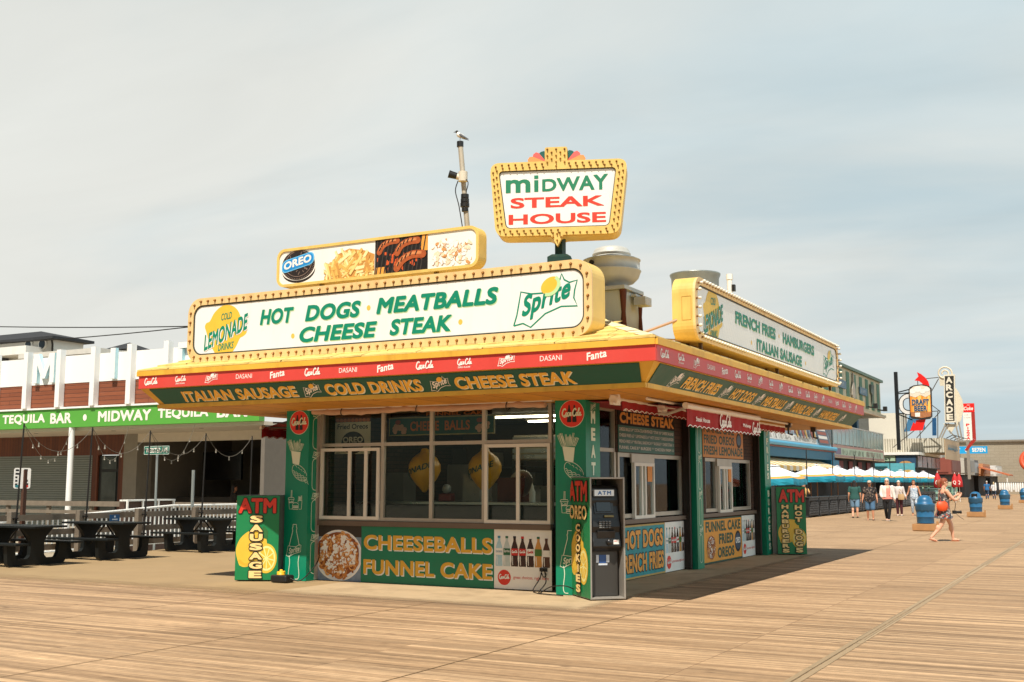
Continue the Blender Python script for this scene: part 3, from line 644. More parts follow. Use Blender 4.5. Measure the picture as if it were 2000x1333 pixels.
# ------------------------------------------------------------------ rooftop signs
BULBME = {}
def bulbs(parent, fr, pts, d, r=.021, clear=False):
    # one lamp mesh shared by every lamp of a sign; the first hundred are parts, the few left over one part
    key = (r, clear)
    if key not in BULBME:
        mb = MB(); c = (0, 0, 0)
        if clear: mb.tube([(0, 0, 0), (0, 0, .03)], r*.55, 8, 0); mb.ball((0, 0, .055), (r, r, r*1.15), 8, 6, 1)
        else: mb.tube([(0, 0, 0), (0, 0, .008), (0, 0, .016)], [r*1.05, r, r*.8], 8, 0); mb.ball((0, 0, .022), (r*.7, r*.7, r*.9), 8, 5, 1)
        me = bpy.data.meshes.new('bulb'); me.from_pydata([tuple(v) for v in mb.v], [], mb.f); me.materials.append(BULB); me.materials.append(CLEARB if clear else BULBG)
        me.polygons.foreach_set('material_index', mb.mi); me.polygons.foreach_set('use_smooth', mb.sm); BULBME[key] = (me, mb)
    me, src = BULBME[key]; rot = Matrix((fr.u, fr.v, fr.n)).transposed().to_4x4()
    off = OFF[parent.name]; extra = MB()
    for i, q in enumerate(pts):
        p = fr.p(q[0], q[1], d)
        if i < 100:
            o = bpy.data.objects.new('bulb', me); COL.objects.link(o); o.parent = parent; o.matrix_local = Matrix.Translation(p-off) @ rot
        else: extra.add([p + rot.to_3x3() @ v for v in src.v], src.f, 0, True)
    if extra.v: tag(extra.build('bulb', [BULBG if not clear else CLEARB], parent), kind='stuff')

def lemon_mark(mb, fr, cx, cy, k, d, my, mg, mw):
    mb.poly(fr, [(cx+x*k, cy+y*k) for x, y in bez([(-.30, -.27), (-.38, -.12), (-.44, .02), (-.47, .10), (-.44, .16), (-.36, .19), (-.26, .33), (-.08, .44), (.12, .43), (.27, .33), (.36, .16), (.40, .06), (.47, .0), (.47, -.07), (.40, -.12), (.33, -.15), (.24, -.30), (.10, -.43), (-.06, -.46), (-.2, -.40)], 4)][::-1], d, my)
    w = lambda s_: (lambda a, b: (a, b+(a-cx)*s_))
    text(mb, fr, 'COLD', cx-.10*k, cx+.14*k, cy+.19*k, cy+.31*k, d+.003, mg, bold=.015, shear=.2, warp=w(.10))
    for dd, m_, o in ((d+.003, mw, .018*k), (d+.006, mg, 0)):
        text(mb, fr, 'LEMONADE', cx-.47*k+o, cx+.5*k+o, cy-.17*k-o, cy+.11*k-o, dd, m_, bold=.03, shear=.12, warp=w(.34))
    text(mb, fr, 'DRINKS', cx-.15*k, cx+.20*k, cy-.33*k, cy-.21*k, d+.003, mg, bold=.02, shear=.2, warp=w(.10))

def marquee(name, fr, a0, a1, b0, b1, rad, depth, label, group, draw, nb, clear=False):
    root = thing(name, fr.p((a0+a1)/2, b0, -depth/2), label, 'sign', group)
    out = rrect(a0, a1, b0, b1, rad, 8); m_ = .115; inn = rrect(a0+m_, a1-m_, b0+m_, b1-m_, rad*.72, 8); mid = rrect(a0+m_*.5, a1-m_*.5, b0+m_*.5, b1-m_*.5, rad*.86, 8)
    mb = MB(); mb.prism(fr, out, -depth, -.038); bevel(mb.build('cabinet', YELF, root), .012)
    mb = MB(); mb.ring(fr, out, inn, -.0379, 0); mb.build('frame', YELSUN, root)
    mb = MB(); g2 = rrect(a0+m_+.022, a1-m_-.022, b0+m_+.022, b1-m_-.022, rad*.65, 8); mb.ring(fr, inn, g2, -.0375, -.012); mb.build('gasket', GASK, root)
    mb = MB(); mb.prism(fr, g2, -.0377, -.022, 0); mb.build('sign_face', WHITE, root)
    pcs = []
    def piece(nm): m__ = MB(); pcs.append((nm, m__)); return m__
    draw(piece, fr, -.020)
    for nm, m__ in pcs: m__.build(nm, [GREENT, GREENL, LEMY, WHITE, GOLDD], root)
    bulbs(root, fr, along(mid, nb), 0, .021 if not clear else .026, clear)
    # hatch on the right or left end and feet on the roof
    mb = MB()
    for a in (a0+.5, (a0+a1)/2, a1-.5):
        for d in (-.1, -depth+.06): mb.beam(fr.p(a, b0+.01, d), fr.p(a, b0-.14-(.13 if d < -.2 else 0), d), .05)
    mb.build('foot', M('rusty steel', '#5d4630', .7, .3), root)
    return root
GOLDD = M('gold dots', '#e2b64f', .45)
def draw_front(piece, fr, d):
    lemon_mark(piece('emblem'), fr, -12.34, 4.00, .93, d, 2, 0, 3)
    for s_, a, b, z0, z1 in (('HOT', -11.63, -10.96, 4.04, 4.285), ('DOGS', -10.74, -9.70, 4.035, 4.285), ('MEATBALLS', -9.42, -7.37, 4.05, 4.295), ('CHEESE', -10.84, -9.40, 3.715, 3.955), ('STEAK', -9.18, -8.12, 3.72, 3.96)):
        mb = piece('lettering'); text(mb, fr, s_, a+.012, b+.012, z0-.012, z1-.012, d, 1, bold=.042, shear=.2); text(mb, fr, s_, a, b, z0, z1, d+.003, 0, bold=.042, shear=.2)
    for a, b in ((-9.56, 4.16), (-10.97, 3.83), (-7.98, 3.84)): piece('dot').poly(fr, ell(a, b, .035, .04, 14), d, 4)
    spark_mark(piece('emblem'), fr, -7.13, -6.17, 3.69, 4.40, d, 0, 0, 2, 1, .022)
marquee('marquee_sign', F((0, 13.2, 0), (1, 0, 0), (0, 0, 1)), -13.13, -5.95, 3.52, 4.56, .25, .43,
        'long white sign over the front eave reading HOT DOGS, MEATBALLS, CHEESE STEAK', 'marquee signs with lamps on the kiosk roof', draw_front, 104)
def draw_side(piece, fr, d):
    lemon_mark(piece('emblem'), fr, 16.4, 4.14, .98, d, 2, 0, 3)
    for s_, a, b, z0, z1 in (('FRENCH FRIES', 17.55, 20.0, 4.19, 4.40), ('HAMBURGERS', 20.5, 22.95, 4.19, 4.40), ('ITALIAN SAUSAGE', 18.75, 21.9, 3.87, 4.08)):
        mb = piece('lettering'); text(mb, fr, s_, a+.012, b+.012, z0-.012, z1-.012, d, 1, bold=.04, shear=.06); text(mb, fr, s_, a, b, z0, z1, d+.003, 0, bold=.04, shear=.06)
    for a, b in ((20.25, 4.29), (18.45, 3.97), (22.2, 3.97)): piece('dot').poly(fr, ell(a, b, .035, .04, 14), d, 4)
    spark_mark(piece('emblem'), fr, 23.7, 24.75, 3.85, 4.48, d, 0, 0, 2, 1, .022)
sd_ = marquee('marquee_sign', F((-5.33, 0, 0), (0, 1, 0), (0, 0, 1)), 15.52, 25.15, 3.70, 4.66, .25, .36,
        'long white sign over the side eave reading FRENCH FRIES, HAMBURGERS, ITALIAN SAUSAGE', 'marquee signs with lamps on the kiosk roof', draw_side, 150, True)
mb = MB(); fr = F((-5.51, 15.52, 4.17), (1, 0, 0), (0, 0, 1)); mb.ring(fr, rrect(-.03, .12, -.18, .18, .01, 2), rrect(-.024, .114, -.174, .174, .008, 2), -.0, .004); mb.build('hatch', M('hatch seam', '#b58a36', .5), sd_)
mb = MB(); mb.tube([(-5.62, 15.53, 4.0), (-6.75, 15.3, 3.62)], .022, 6); mb.tube([(-5.62, 15.7, 3.72), (-5.9, 15.6, 3.74), (-6.1, 15.5, 3.66), (-6.2, 15.4, 3.62)], .014, 6); mb.build('brace', M('pinkish steel strut', '#b8967c', .5, .2), sd_)

# --- food picture sign
def draw_pictures():
    fr = F((0, 14.1, 0), (1, 0, 0), (0, 0, 1)); a0, a1, b0, b1 = -12.06, -8.19, 4.80, 5.44
    root = thing('picture_sign', (-10.1, 14.2, 4.7), 'long picture sign above the front marquee showing cookie, fries, sausages and funnel cake', 'sign')
    out = rrect(a0, a1, b0, b1, .16, 8); inn = rrect(a0+.045, a1-.045, b0+.045, b1-.045, .12, 8)
    bevel(MB().prism(fr, out, -.22, -.02).build('cabinet', YELF, root), .01)
    MB().ring(fr, out, inn, -.0199, .02).build('frame', YELF, root)
    mb = MB(); mb.beam((-11.2, 14.2, 4.81), (-11.2, 14.2, 3.75), .06); mb.beam((-9.0, 14.2, 4.81), (-9.0, 14.2, 3.75), .06); mb.build('foot', MATS['rusty steel'], root)
    COOK = M('dark cookie', '#1d1411', .6, var=.2, scale=30); CRK = M('cookie relief', '#8c7466', .6, var=.2); CRE = M('cookie cream', '#e8e2d6', .5)
    BLU = M('bright blue', '#1f86c9', .4, var=.1, scale=8); LBLU = M('pale blue', '#67b7e4', .4)
    mb = MB(); mb.prism(fr, inn, -.019, .0, 0); d = .002
    def cookie(cx, cy, k, d):
        mb.poly(fr, ell(cx+.01*k, cy-.26*k, .50*k, .36*k, 36), d, 1); mb.poly(fr, ell(cx, cy-.19*k, .51*k, .36*k, 36), d+.001, 3); mb.poly(fr, ell(cx, cy-.10*k, .50*k, .44*k, 36), d+.002, 1)
        for i in range(56): a = R(i*360/56); mb.stroke(fr, [(cx+.455*k*math.cos(a), cy-.06*k+.425*k*math.sin(a)), (cx+.49*k*math.cos(a), cy-.07*k+.45*k*math.sin(a))], .012*k, d+.003, 2)
        mb.stroke(fr, ell(cx, cy-.06*k, .40*k, .375*k, 40), .014*k, d+.003, 2, True)
        r = random.Random(2)
        for i in range(46):
            a = r.uniform(0, 6.28); q = r.uniform(.12, .36)*k; x, y = cx+q*math.cos(a), cy-.06*k+q*.92*math.sin(a); t = r.uniform(0, 180); L_ = r.uniform(.02, .05)*k
            mb.stroke(fr, [(x-L_*math.cos(R(t)), y-L_*math.sin(R(t))), (x+L_*math.cos(R(t)), y+L_*math.sin(R(t)))], .016*k, d+.003+i*1e-5, 2)
        w = lambda a, b: (a, b+(a-cx)*.22-.35*((a-cx)/k)**2*k*.2)
        mb.poly(fr, [w(a, b) for a, b in rrect(cx-.50*k, cx+.48*k, cy-.20*k, cy+.17*k, .15*k, 6)], d+.006, 5)
        mb.poly(fr, [w(a, b) for a, b in rrect(cx-.47*k, cx+.45*k, cy-.17*k, cy+.14*k, .13*k, 6)], d+.0075, 4)
        text(mb, fr, 'OREO', cx-.43*k, cx+.40*k, cy-.12*k, cy+.11*k, d+.0095, 0, bold=.04, warp=w)
    keep = fr; fr = F(keep.p(-11.62, 0, 0), (1, 0, 0), (0, 0, 1)); fr.u = fr.u*1.2; cookie(0, 5.205, .57, d); fr = keep
    mb.build('sign_face', [WHITE, COOK, CRK, CRE, BLU, LBLU], root)
    # fries
    FR_ = [M('fries %s' % c, h, .5, var=.06, scale=20) for c, h in (('pale', '#eecb7c'), ('gold', '#dcae58'), ('light', '#f3dca0'), ('tan', '#c88f45'))]
    r = random.Random(11); mb = MB(); fa, fb, ca, cb = -11.09, -10.09, 4.845, 5.30
    mb.poly(fr, [(fa+.01, cb-.40), (fa+.25, cb-.06), (fa+.5, cb+.02), (fa+.8, cb-.04), (fb-.005, cb-.12), (fb-.005, ca), (fa+.01, ca)][::-1], .003, 3)
    for i in range(95):
        x = r.uniform(fa+.06, fb-.06); hmax = cb-.03-abs(x-(fa+fb)/2)*.35; y = r.uniform(ca+.03, hmax-.05); t = r.gauss(100, 50); L_ = r.uniform(.08, .19); w = r.uniform(.017, .028); c, s_ = math.cos(R(t)), math.sin(R(t))
        q = [(max(fa, min(fb-.005, x+c*u-s_*v)), max(ca, min(cb+.04, y+s_*u+c*v))) for u, v in ((-L_, -w), (L_, -w), (L_, w), (-L_, w))]
        mb.poly(fr, q, .004+i*.0001, r.choice((0, 0, 1, 2, 3))); mb.stroke(fr, [q[0], q[1]], .006, .0041+i*.0001, 3)
    mb.build('picture', FR_, root)
    # sausages on the grill
    SA = [M('grill black', '#17100c', .5, var=.2), M('grill bar', '#3a332e', .4, var=.2, scale=20), M('ember', '#c8501c', .6, var=.3, scale=30), M('flame', '#e29a3c', .6, var=.2), M('sausage', '#a8552c', .35, var=.25, scale=22), M('sausage light', '#cf8350', .35, var=.25, scale=30), M('char', '#22100a', .6)]
    mb = MB(); ga, gb, ca, cb = -10.085, -9.10, 4.845, 5.395; mb.rect(fr, ga, gb, ca, cb, .003, 0)
    for i in range(40):
        x, y = r.uniform(ga+.02, gb-.05), r.uniform(ca, cb-.16); mb.rect(fr, x, x+r.uniform(.015, .04), y, y+r.uniform(.03, .09), .004+i*1e-5, 2)
    mb.rect(fr, gb-.12, gb, ca+.30, cb, .0045, 3); mb.rect(fr, ga, ga+.2, ca, ca+.11, .0045, 3)
    for i in range(13): x = ga+.02+i*.075; mb.stroke(fr, [(max(x-.07, ga), ca), (min(x+.03, gb), cb)], .022, .005+i*1e-5, 1)
    def saus(P, w, d):
        Q = bez(P, 8); mb.stroke(fr, Q, w, d, 4); mb.poly(fr, ell(*Q[0], w*.5, w*.5, 12), d+.001, 4); mb.poly(fr, ell(*Q[-1], w*.5, w*.5, 12), d+.001, 4)
        mb.stroke(fr, [(x-.01, y+w*.17) for x, y in Q[1:-1]], w*.35, d+.0012, 5)
        for i in range(3, len(Q)-3, 4): x, y = Q[i]; mb.stroke(fr, [(x-.02, y-w*.1), (x+.012, y+w*.44)], .022, d+.0022, 6)
    saus([(ga+.08, cb-.20), (ga+.15, cb-.10), (ga+.28, cb-.05), (ga+.42, cb-.045)], .095, .006); saus([(ga+.42, cb-.24), (ga+.50, cb-.13), (ga+.64, cb-.08), (ga+.80, cb-.075)], .11, .009); saus([(ga+.42, ca+.07), (ga+.53, ca+.19), (ga+.70, ca+.255), (ga+.90, ca+.25)], .125, .012)
    mb.build('picture', SA, root)
    # funnel cake crumbs under sugar
    FU = [M('sugar', '#f2ece2', .7, var=.03), M('cake pale', '#e9d3b4', .6, var=.08, scale=20), M('cake tan', '#cd9258', .6, var=.2, scale=20), M('cake brown', '#9a5a2a', .6, var=.2)]
    mb = MB(); a_, b_ = -9.09, -8.25; cb = 5.33
    for i in range(110):
        x, y = r.uniform(a_+.07, b_-.08), r.uniform(4.89, cb-.03-.1*abs(r.random())); k = r.uniform(.025, .06); t = r.uniform(0, 180)
        mb.poly(fr, ell(x, y, k, k*.6, 9, 0, 360, t), .004+i*6e-5, r.choice((0, 0, 0, 1, 1, 1, 2)))
        if r.random() < .35: mb.stroke(fr, ell(x, y-.01, k*.9, k*.5, 5, 200, 330, t), .009, .0041+i*6e-5, r.choice((2, 2, 3)))
    mb.build('picture', FU, root)
draw_pictures()

# --- pylon sign
def pylon():
    P0 = V((-7.25, 14.87, 0)); ang = R(20.7); fr = F(P0, (math.cos(ang), math.sin(ang), 0), (0, 0, 1))
    root = thing('pylon_sign', (-7.25, 14.95, 4.0), 'tapered yellow lamp framed sign on a dark post reading MIDWAY STEAK HOUSE', 'sign')
    def rnd_poly(P, r, k=5):
        out = []
        for i, (x, y) in enumerate(P):
            a = V(P[i-1]); b = V((x, y)); c = V(P[(i+1) % len(P)]); r_ = r[i] if isinstance(r, (list, tuple)) else r
            p = b+(a-b).normalized()*r_; q = b+(c-b).normalized()*r_
            for j in range(k+1): t = j/k; out.append(tuple((1-t)**2*p+2*t*(1-t)*b+t*t*q))
        return out
    cor = [(.93, 5.34), (1.06, 6.50), (-1.06, 6.50), (-.965, 5.34)]
    inn4 = [(.775, 5.46), (.89, 6.37), (-.925, 6.37), (-.81, 5.46)]
    body = [(-1.07, 6.50), (-.955, 5.33)]
    outline = rnd_poly([(.06, 5.325), (.93, 5.335), (1.06, 6.49), (.15, 6.49), (.14, 6.72), (-.205, 6.72), (-.2, 6.49), (-1.07, 6.49), (-.96, 5.335), (-.115, 5.325), (-.02, 5.17)], [.06, .16, .16, .002, .03, .03, .002, .16, .16, .06, .02])
    # cabinet (two pieces: body, and the frame face standing in front with an opening)
    bevel(MB().prism(fr, outline, -.46, -.06).build('cabinet', YELF, root), .01)
    ob = rnd_poly(cor, .16, 8); ib = rnd_poly(inn4, .08, 8); g2 = rnd_poly([(x*.985, 5.915+(y-5.915)*.97) for x, y in inn4], .07, 8)
    mb = MB(); mb.ring(fr, ob, ib, -.0595, -.02)
    mb.prism(fr, rnd_poly([(.14, 6.502), (.14, 6.72), (-.205, 6.72), (-.205, 6.502)], [.002, .03, .03, .002], 4), -.0595, -.02)
    mb.prism(fr, [(.07, 5.338), (-.12, 5.338), (-.06, 5.24), (-.02, 5.17), (.02, 5.24)][::-1], -.0595, -.02)
    mb.build('frame', YELF, root)
    MB().ring(fr, ib, g2, -.0594, -.034).build('gasket', GASK, root); MB().prism(fr, g2, -.0592, -.05).build('sign_face', WHITE, root)
    mb = MB(); d = -.046
    ST = M('stencil green', '#1d7a55', .45, var=.04)
    text(mb, fr, 'm', -.815, -.43, 6.025, 6.235, d, 0, bold=.028); mb.rect(fr, -.372, -.308, 6.03, 6.215, d, 0); mb.rect(fr, -.372, -.308, 6.235, 6.29, d, 0); 
    k0 = .0; w = lambda a, b: (a, 6.03+(b-6.03)*(1+max(0, a+.24)*.28))
    text(mb, fr, 'DWAY', -.25, .76, 6.03, 6.225, d, 0, bold=.03, warp=w)
    LM = [ST, M('tomato letters', '#d93a24', .45, var=.04)]; mb.build('lettering', LM, root)
    for s_, a, b, z0, z1 in (('STEAK', -.74, .70, 5.78, 5.945), ('HOUSE', -.77, .725, 5.525, 5.685)): mb = MB(); text(mb, fr, s_, a, b, z0, z1, d, 1, bold=.028); mb.build('lettering', LM, root)
    # painted petals on top
    PET = [M('petal orange', '#ef9453', .5), M('petal coral', '#e2625a', .5), M('petal teal', '#0d5a52', .5)]
    for sx in (-1, 1):
        for i, (t, L_) in enumerate(((9, .30), (33, .25), (62, .20))):
            mb = MB(); c, s_ = math.cos(R(t)), math.sin(R(t)); ox = (-.18 if sx < 0 else .12); P = [(0, .0), (L_*.75, -.062), (L_*.93, -.05), (L_, 0), (L_*.93, .05), (L_*.75, .062)]
            q = [(ox+sx*(u*c-v*s_), 6.50+u*s_+v*c) for u, v in P]; mb.prism(fr, q if sx > 0 else q[::-1], -.10-.012*i, -.075-.012*i); mb.build('petal', PET[i], root)
    pts = along(rnd_poly([tuple(V(a).lerp(V(b), .30)) for a, b in zip(cor, inn4)], .14, 8), 56)+[tuple(x) for x in along(rnd_poly([tuple(V(a).lerp(V(b), .68)) for a, b in zip(cor, inn4)], .1, 8), 52)]
    pts = [q for q in pts if abs(q[0]+.03) > .16 or q[1] < 6.3][:96] + [(-.165, 6.685), (-.03, 6.685), (.10, 6.685), (-.10, 6.635), (.035, 6.635), (-.165, 6.585), (-.03, 6.585), (.10, 6.585), (-.10, 6.535), (.035, 6.535), (-.165, 6.48), (-.03, 6.485), (.1, 6.48), (-.03, 6.42), (.04, 5.31), (-.02, 5.26), (-.08, 5.31), (-.02, 5.36)]
    bulbs(root, fr, pts, -.02, .015)
    DG = M('dark green steel', '#11352c', .5, .2, var=.2)
    mb = MB(); mb.beam(fr.p(.01, 3.9, -.22), fr.p(.01, 5.34, -.22), .125); mb.build('post', DG, root)
    mb = MB(); mb.add([fr.p(a, z, d_) for z, a0_, a1_, da, db in ((4.55, -.175, .185, -.40, -.04), (5.01, -.175, .185, -.40, -.04), (5.06, -.11, .12, -.34, -.10)) for a, d_ in ((a0_, db), (a1_, db), (a1_, da), (a0_, da))],
        [(0, 1, 5, 4), (1, 2, 6, 5), (2, 3, 7, 6), (3, 0, 4, 7), (4, 5, 9, 8), (5, 6, 10, 9), (6, 7, 11, 10), (7, 4, 8, 11), (8, 9, 10, 11)]); mb.build('base_box', DG, root)
pylon()

# ------------------------------------------------------------------ roof plant
def roof_plant():
    st = thing('exhaust_fan', (-7.15, 16.55, 4.1), 'mushroom shaped grey exhaust fan on a rusty square stack behind the front sign', 'exhaust fan')
    mb = MB(); mb.box(-7.55, -6.76, 16.2, 16.88, 3.6, 4.66)
    mb.build('stack', M('pale rusty stack', '#bfc4be', .6, .1, var=.05, dirt='#8a6a50', damt=.35, dscale=3), st)
    mb = MB()
    for (xx, yy) in ((-6.755, 16.195), (-6.755, 16.885)): mb.tube([(xx, yy, 3.75), (xx+.004, yy, 4.0), (xx, yy+.01, 4.3), (xx, yy, 4.66)], [.075, .055, .035, .06], 6)
    mb.box(-7.58, -6.73, 16.17, 16.91, 3.7, 3.98); mb.build('flashing', RUST, st)
    bevel(MB().box(-7.62, -6.70, 16.13, 16.95, 4.665, 4.73).build('curb_cap', GALV, st), .008)
    c = (-7.10, 16.55, 0)
    mb = MB(); mb.lathe([(.22, 4.73), (.22, 4.80), (.36, 4.84), (.44, 4.92), (.475, 5.02), (.485, 5.03), (.475, 5.045), (.46, 5.05), (.46, 5.20), (.475, 5.205), (.475, 5.22), (.45, 5.23)], c, 32); mb.build('bowl', GALV, st)
    mb = MB(); mb.lathe([(.43, 5.225), (.30, 5.27), (.29, 5.30), (.315, 5.31), (.315, 5.33), (.30, 5.335), (.295, 5.37), (.27, 5.41), (.2, 5.435), (0, 5.445)], c, 32); mb.build('lid', GALV, st)
    mb = MB(); mb.tube([(-7.25, 16.12, 5.13), (-7.25, 16.06, 5.13)], .035, 10); mb.build('knob', BLACK, st)
    mb = MB(); mb.box(-6.70, -6.50, 16.5, 16.78, 4.44, 4.58); mb.box(-6.73, -6.64, 16.45, 16.82, 4.58, 4.62); bevel(mb.build('switch_box', GALV, st), .006)
    dr = thing('exhaust_drum', (-6.86, 20, 4.2), 'plain round grey exhaust drum with flared rim behind the side sign', 'exhaust drum')
    mb = MB(); mb.lathe([(.40, 4.2), (.42, 5.05), (.44, 5.06), (.44, 5.09), (.45, 5.45), (.48, 5.52), (.48, 5.54), (.46, 5.54), (.44, 5.46), (.40, 5.2), (0, 5.2)], (-6.86, 20, 0), 32); mb.build('drum', M('zinc drum', '#8f938c', .4, .5, var=.06, dirt='#6d6f68'), dr)
    MB().box(-7.2, -6.5, 19.65, 20.35, 3.7, 4.22).build('curb', GALV, dr)
    vp = MB(); vp.tube([(-6.0, 19.4, 3.7), (-6.0, 19.4, 5.30)], .05, 10); vp.tube([(-6.0, 19.4, 5.27), (-6.0, 19.4, 5.37)], .06, 10); vp.box(-5.95, -5.90, 19.36, 19.44, 5.05, 5.17, 1)
    tag(vp.build('vent_pipe', [WHITEP, BLACK], at=(-6.0, 19.4, 3.7)), 'thin white vent pipe with black clip beside the exhaust drum', 'vent pipe')
    # mast with camera
    A = V((-8.92, 15.2, 4.4)); B = V((-9.20, 15.2, 7.16)); ms = thing('camera_mast', tuple(A), 'thin weathered mast with cameras rising behind the picture sign', 'mast')
    mb = MB(); mb.tube([A, B], .042, 12); mb.build('pole', M('bare weathered pole', '#b3a894', .55, .2, var=.1, dirt='#7a6a50', damt=.5), ms)
    mb = MB(); mb.tube([B-V((0, 0, .07)), B+V((0, 0, .02))], .055, 12); mb.build('cap', BLACK, ms)
    q = A.lerp(B, .775); cm = MB(); cm.tube([q+V((.03, -.06, -.06)), q+V((.03, -.06, .10))], .075, 12); cm.tube([q+V((0, -.06, .0)), q+V((-.09, -.10, .04))], .05, 10)
    cmo = cm.build('camera_mount', M('beige mount', '#d6cbb6', .5), ms)
    cm = MB(); cm.tube([q+V((-.07, -.09, .035)), q+V((-.15, -.14, .06)), q+V((-.18, -.16, .07))], [.055, .062, .066], 12); cm.build('camera_lens', BLACK, cmo)
    q = A.lerp(B, .635); cm = MB()
    for i in range(3): cm.tube([q+V((0, -.01, -.09+.075*i)), q+V((0, -.01, -.03+.075*i))], .075-.005*i, 14)
    cm.tube([q+V((.01, -.02, -.11)), q+V((.01, -.02, -.17))], .055, 12); cm.build('dome_camera', BLACK, ms)
    cm = MB(); cm.tube(bez([A.lerp(B, .78)+V((.05, -.08, 0)), A.lerp(B, .74)+V((.13, -.08, 0)), A.lerp(B, .68)+V((.08, -.09, 0))], 5), .008, 5); cm.tube(bez([A.lerp(B, .76)+V((-.06, -.07, 0)), A.lerp(B, .70)+V((-.12, -.08, 0)), A.lerp(B, .6)+V((-.07, -.09, 0)), A.lerp(B, .42)+V((-.05, -.05, 0))], 5), .009, 5); cm.build('cable', BLACK, ms)
    # gull on the mast, looking left
    g = B+V((0, 0, .02)); gu = thing('gull', tuple(g), 'black headed gull standing on top of the camera mast', 'bird')
    right = V((.88, .476, 0)); up = V((0, 0, 1)); fwd = -right; side = V((-.476, .88, 0))
    def ringp(c, rx, rz, tilt, n=14):
        ax = (fwd*math.cos(tilt)+up*math.sin(tilt)); u2 = (-fwd*math.sin(tilt)+up*math.cos(tilt)); o = []
        for i in range(n): a = 2*math.pi*i/n; o.append(c+side*math.cos(a)*rx+u2*math.sin(a)*rz)
        return o
    P = [(-.16, .085, .008, .008, .5), (-.125, .10, .025, .02, .5), (-.07, .125, .05, .045, .6), (-.01, .15, .065, .068, .7), (.035, .175, .062, .065, .9), (.06, .205, .045, .045, 1.1), (.065, .225, .033, .036, .8), (.075, .245, .036, .038, .4), (.095, .252, .03, .03, .1), (.112, .25, .012, .012, 0), (.118, .249, .002, .002, 0)]
    body = MB(); body.loft([ringp(g+fwd*a+up*z, rx, rz, t) for a, z, rx, rz, t in P], 0)
    gu.scale = (.66, .66, .66)
    gb = body.build('body', M('gull white', '#e6e1d8', .7, var=.05), gu); m2 = gb.modifiers.new('s', 'SUBSURF'); m2.levels = m2.render_levels = 1
    mb = MB(); mb.ball(g+fwd*.083+up*.25, (.042, .040, .038), 12, 8); mb.build('head', M('gull black head', '#1c1a19', .6), gu)
    mb = MB(); mb.tube([g+fwd*.115+up*.248, g+fwd*.15+up*.243, g+fwd*.165+up*.236], [.011, .009, .003], 8); mb.build('beak', M('dark beak', '#2a1a16', .4), gu)
    for sgn in (-1, 1):
        mb = MB(); mb.loft([[g+fwd*a+up*z+side*sgn*(.052+.012*math.cos(t)*0)+side*sgn*w_*math.cos(t)+up*h_*math.sin(t) for t in [2*math.pi*i/8 for i in range(8)]] for a, z, w_, h_ in ((.03, .17, .008, .02), (-.02, .15, .016, .045), (-.08, .115, .012, .035), (-.15, .08, .008, .018), (-.215, .05, .003, .006))]); mb.build('wing', M('gull grey wing', '#57595c', .6, var=.1), gu)
        mb = MB(); mb.tube([g+side*sgn*.022+up*.10, g+side*sgn*.022+fwd*.004+up*.05, g+side*sgn*.022+up*.004], [.007, .005, .005], 6); mb.tube([g+side*sgn*.022+up*.003, g+side*sgn*.026+fwd*.04+up*.003], .004, 5); mb.build('leg', MATS['dark beak'], gu)
roof_plant()

# ------------------------------------------------------------------ posters on the kiosk walls
def bottles(mb, fr, a0, b0, w, h, d):
    # bottle row, materials from index 3: 3 clear,4 green cap,5 cola,6 red,7 amber,8 white,9 black,10 blue
    step = w/7; r = random.Random(4)
    spec = [(11, 10, 8), (3, 4, 4), (5, 9, 6), (5, 6, 6), (5, 8, 8), (7, 4, 12), (13, 13, 8)]
    for i, (liq, cap, lab) in enumerate(spec):
        cx = a0+step*(i+.5); k = h*(1 if i != 6 else .95); s_ = step*.47
        P = [(-.9, .02), (-.95, .10), (-.82, .28), (-.95, .45), (-.92, .60), (-.45, .80), (-.34, .85), (-.34, .93)]
        q = [(cx+x*s_, b0+y*k) for x, y in bez(P, 3)]; q2 = [(2*cx-x, y) for x, y in q][::-1]
        mb.poly(fr, (q+q2)[::-1], d, liq); mb.rect(fr, cx-.38*s_, cx+.38*s_, b0+.93*k, b0+k, d+.001, cap)
        mb.poly(fr, [(cx-.93*s_, b0+.38*k), (cx+.93*s_, b0+.38*k), (cx+.93*s_, b0+.60*k), (cx-.93*s_, b0+.60*k)], d+.0012, lab)
        mb.stroke(fr, [(cx-.5*s_, b0+.06*k), (cx-.55*s_, b0+.35*k)], s_*.16, d+.0022, 8)
        if i in (2, 3, 4): script_mark(mb, fr, cx-.75*s_, cx+.85*s_, b0+.46*k, d+.003, 0 if i != 4 else 6, .09)
        if i == 1: text(mb, fr, 'Sprite', cx-.8*s_, cx+.8*s_, b0+.45*k, b0+.56*k, d+.003, 0, bold=.02)
        if i == 0: text(mb, fr, 'DASANI', cx-.8*s_, cx+.8*s_, b0+.46*k, b0+.53*k, d+.003, 10, bold=.01)
BOT = [WHITE, REDS, M('poster grey', '#8c8578', .5), M('clear bottle', '#b9c4c0', .3, var=.1, scale=20), M('cap green', '#0d5b3a', .4), M('cola brown', '#2e0d08', .25, var=.3, scale=15), M('cap red', '#c3211b', .4), M('amber drink', '#c58a3f', .3, var=.15), WHITE, BLACK, M('water blue', '#2f7f9e', .4), M('pale water', '#a9c9d3', .3, var=.1, scale=20), M('label green', '#3f6f2a', .4), M('tea brown', '#4a2411', .3, var=.2)]
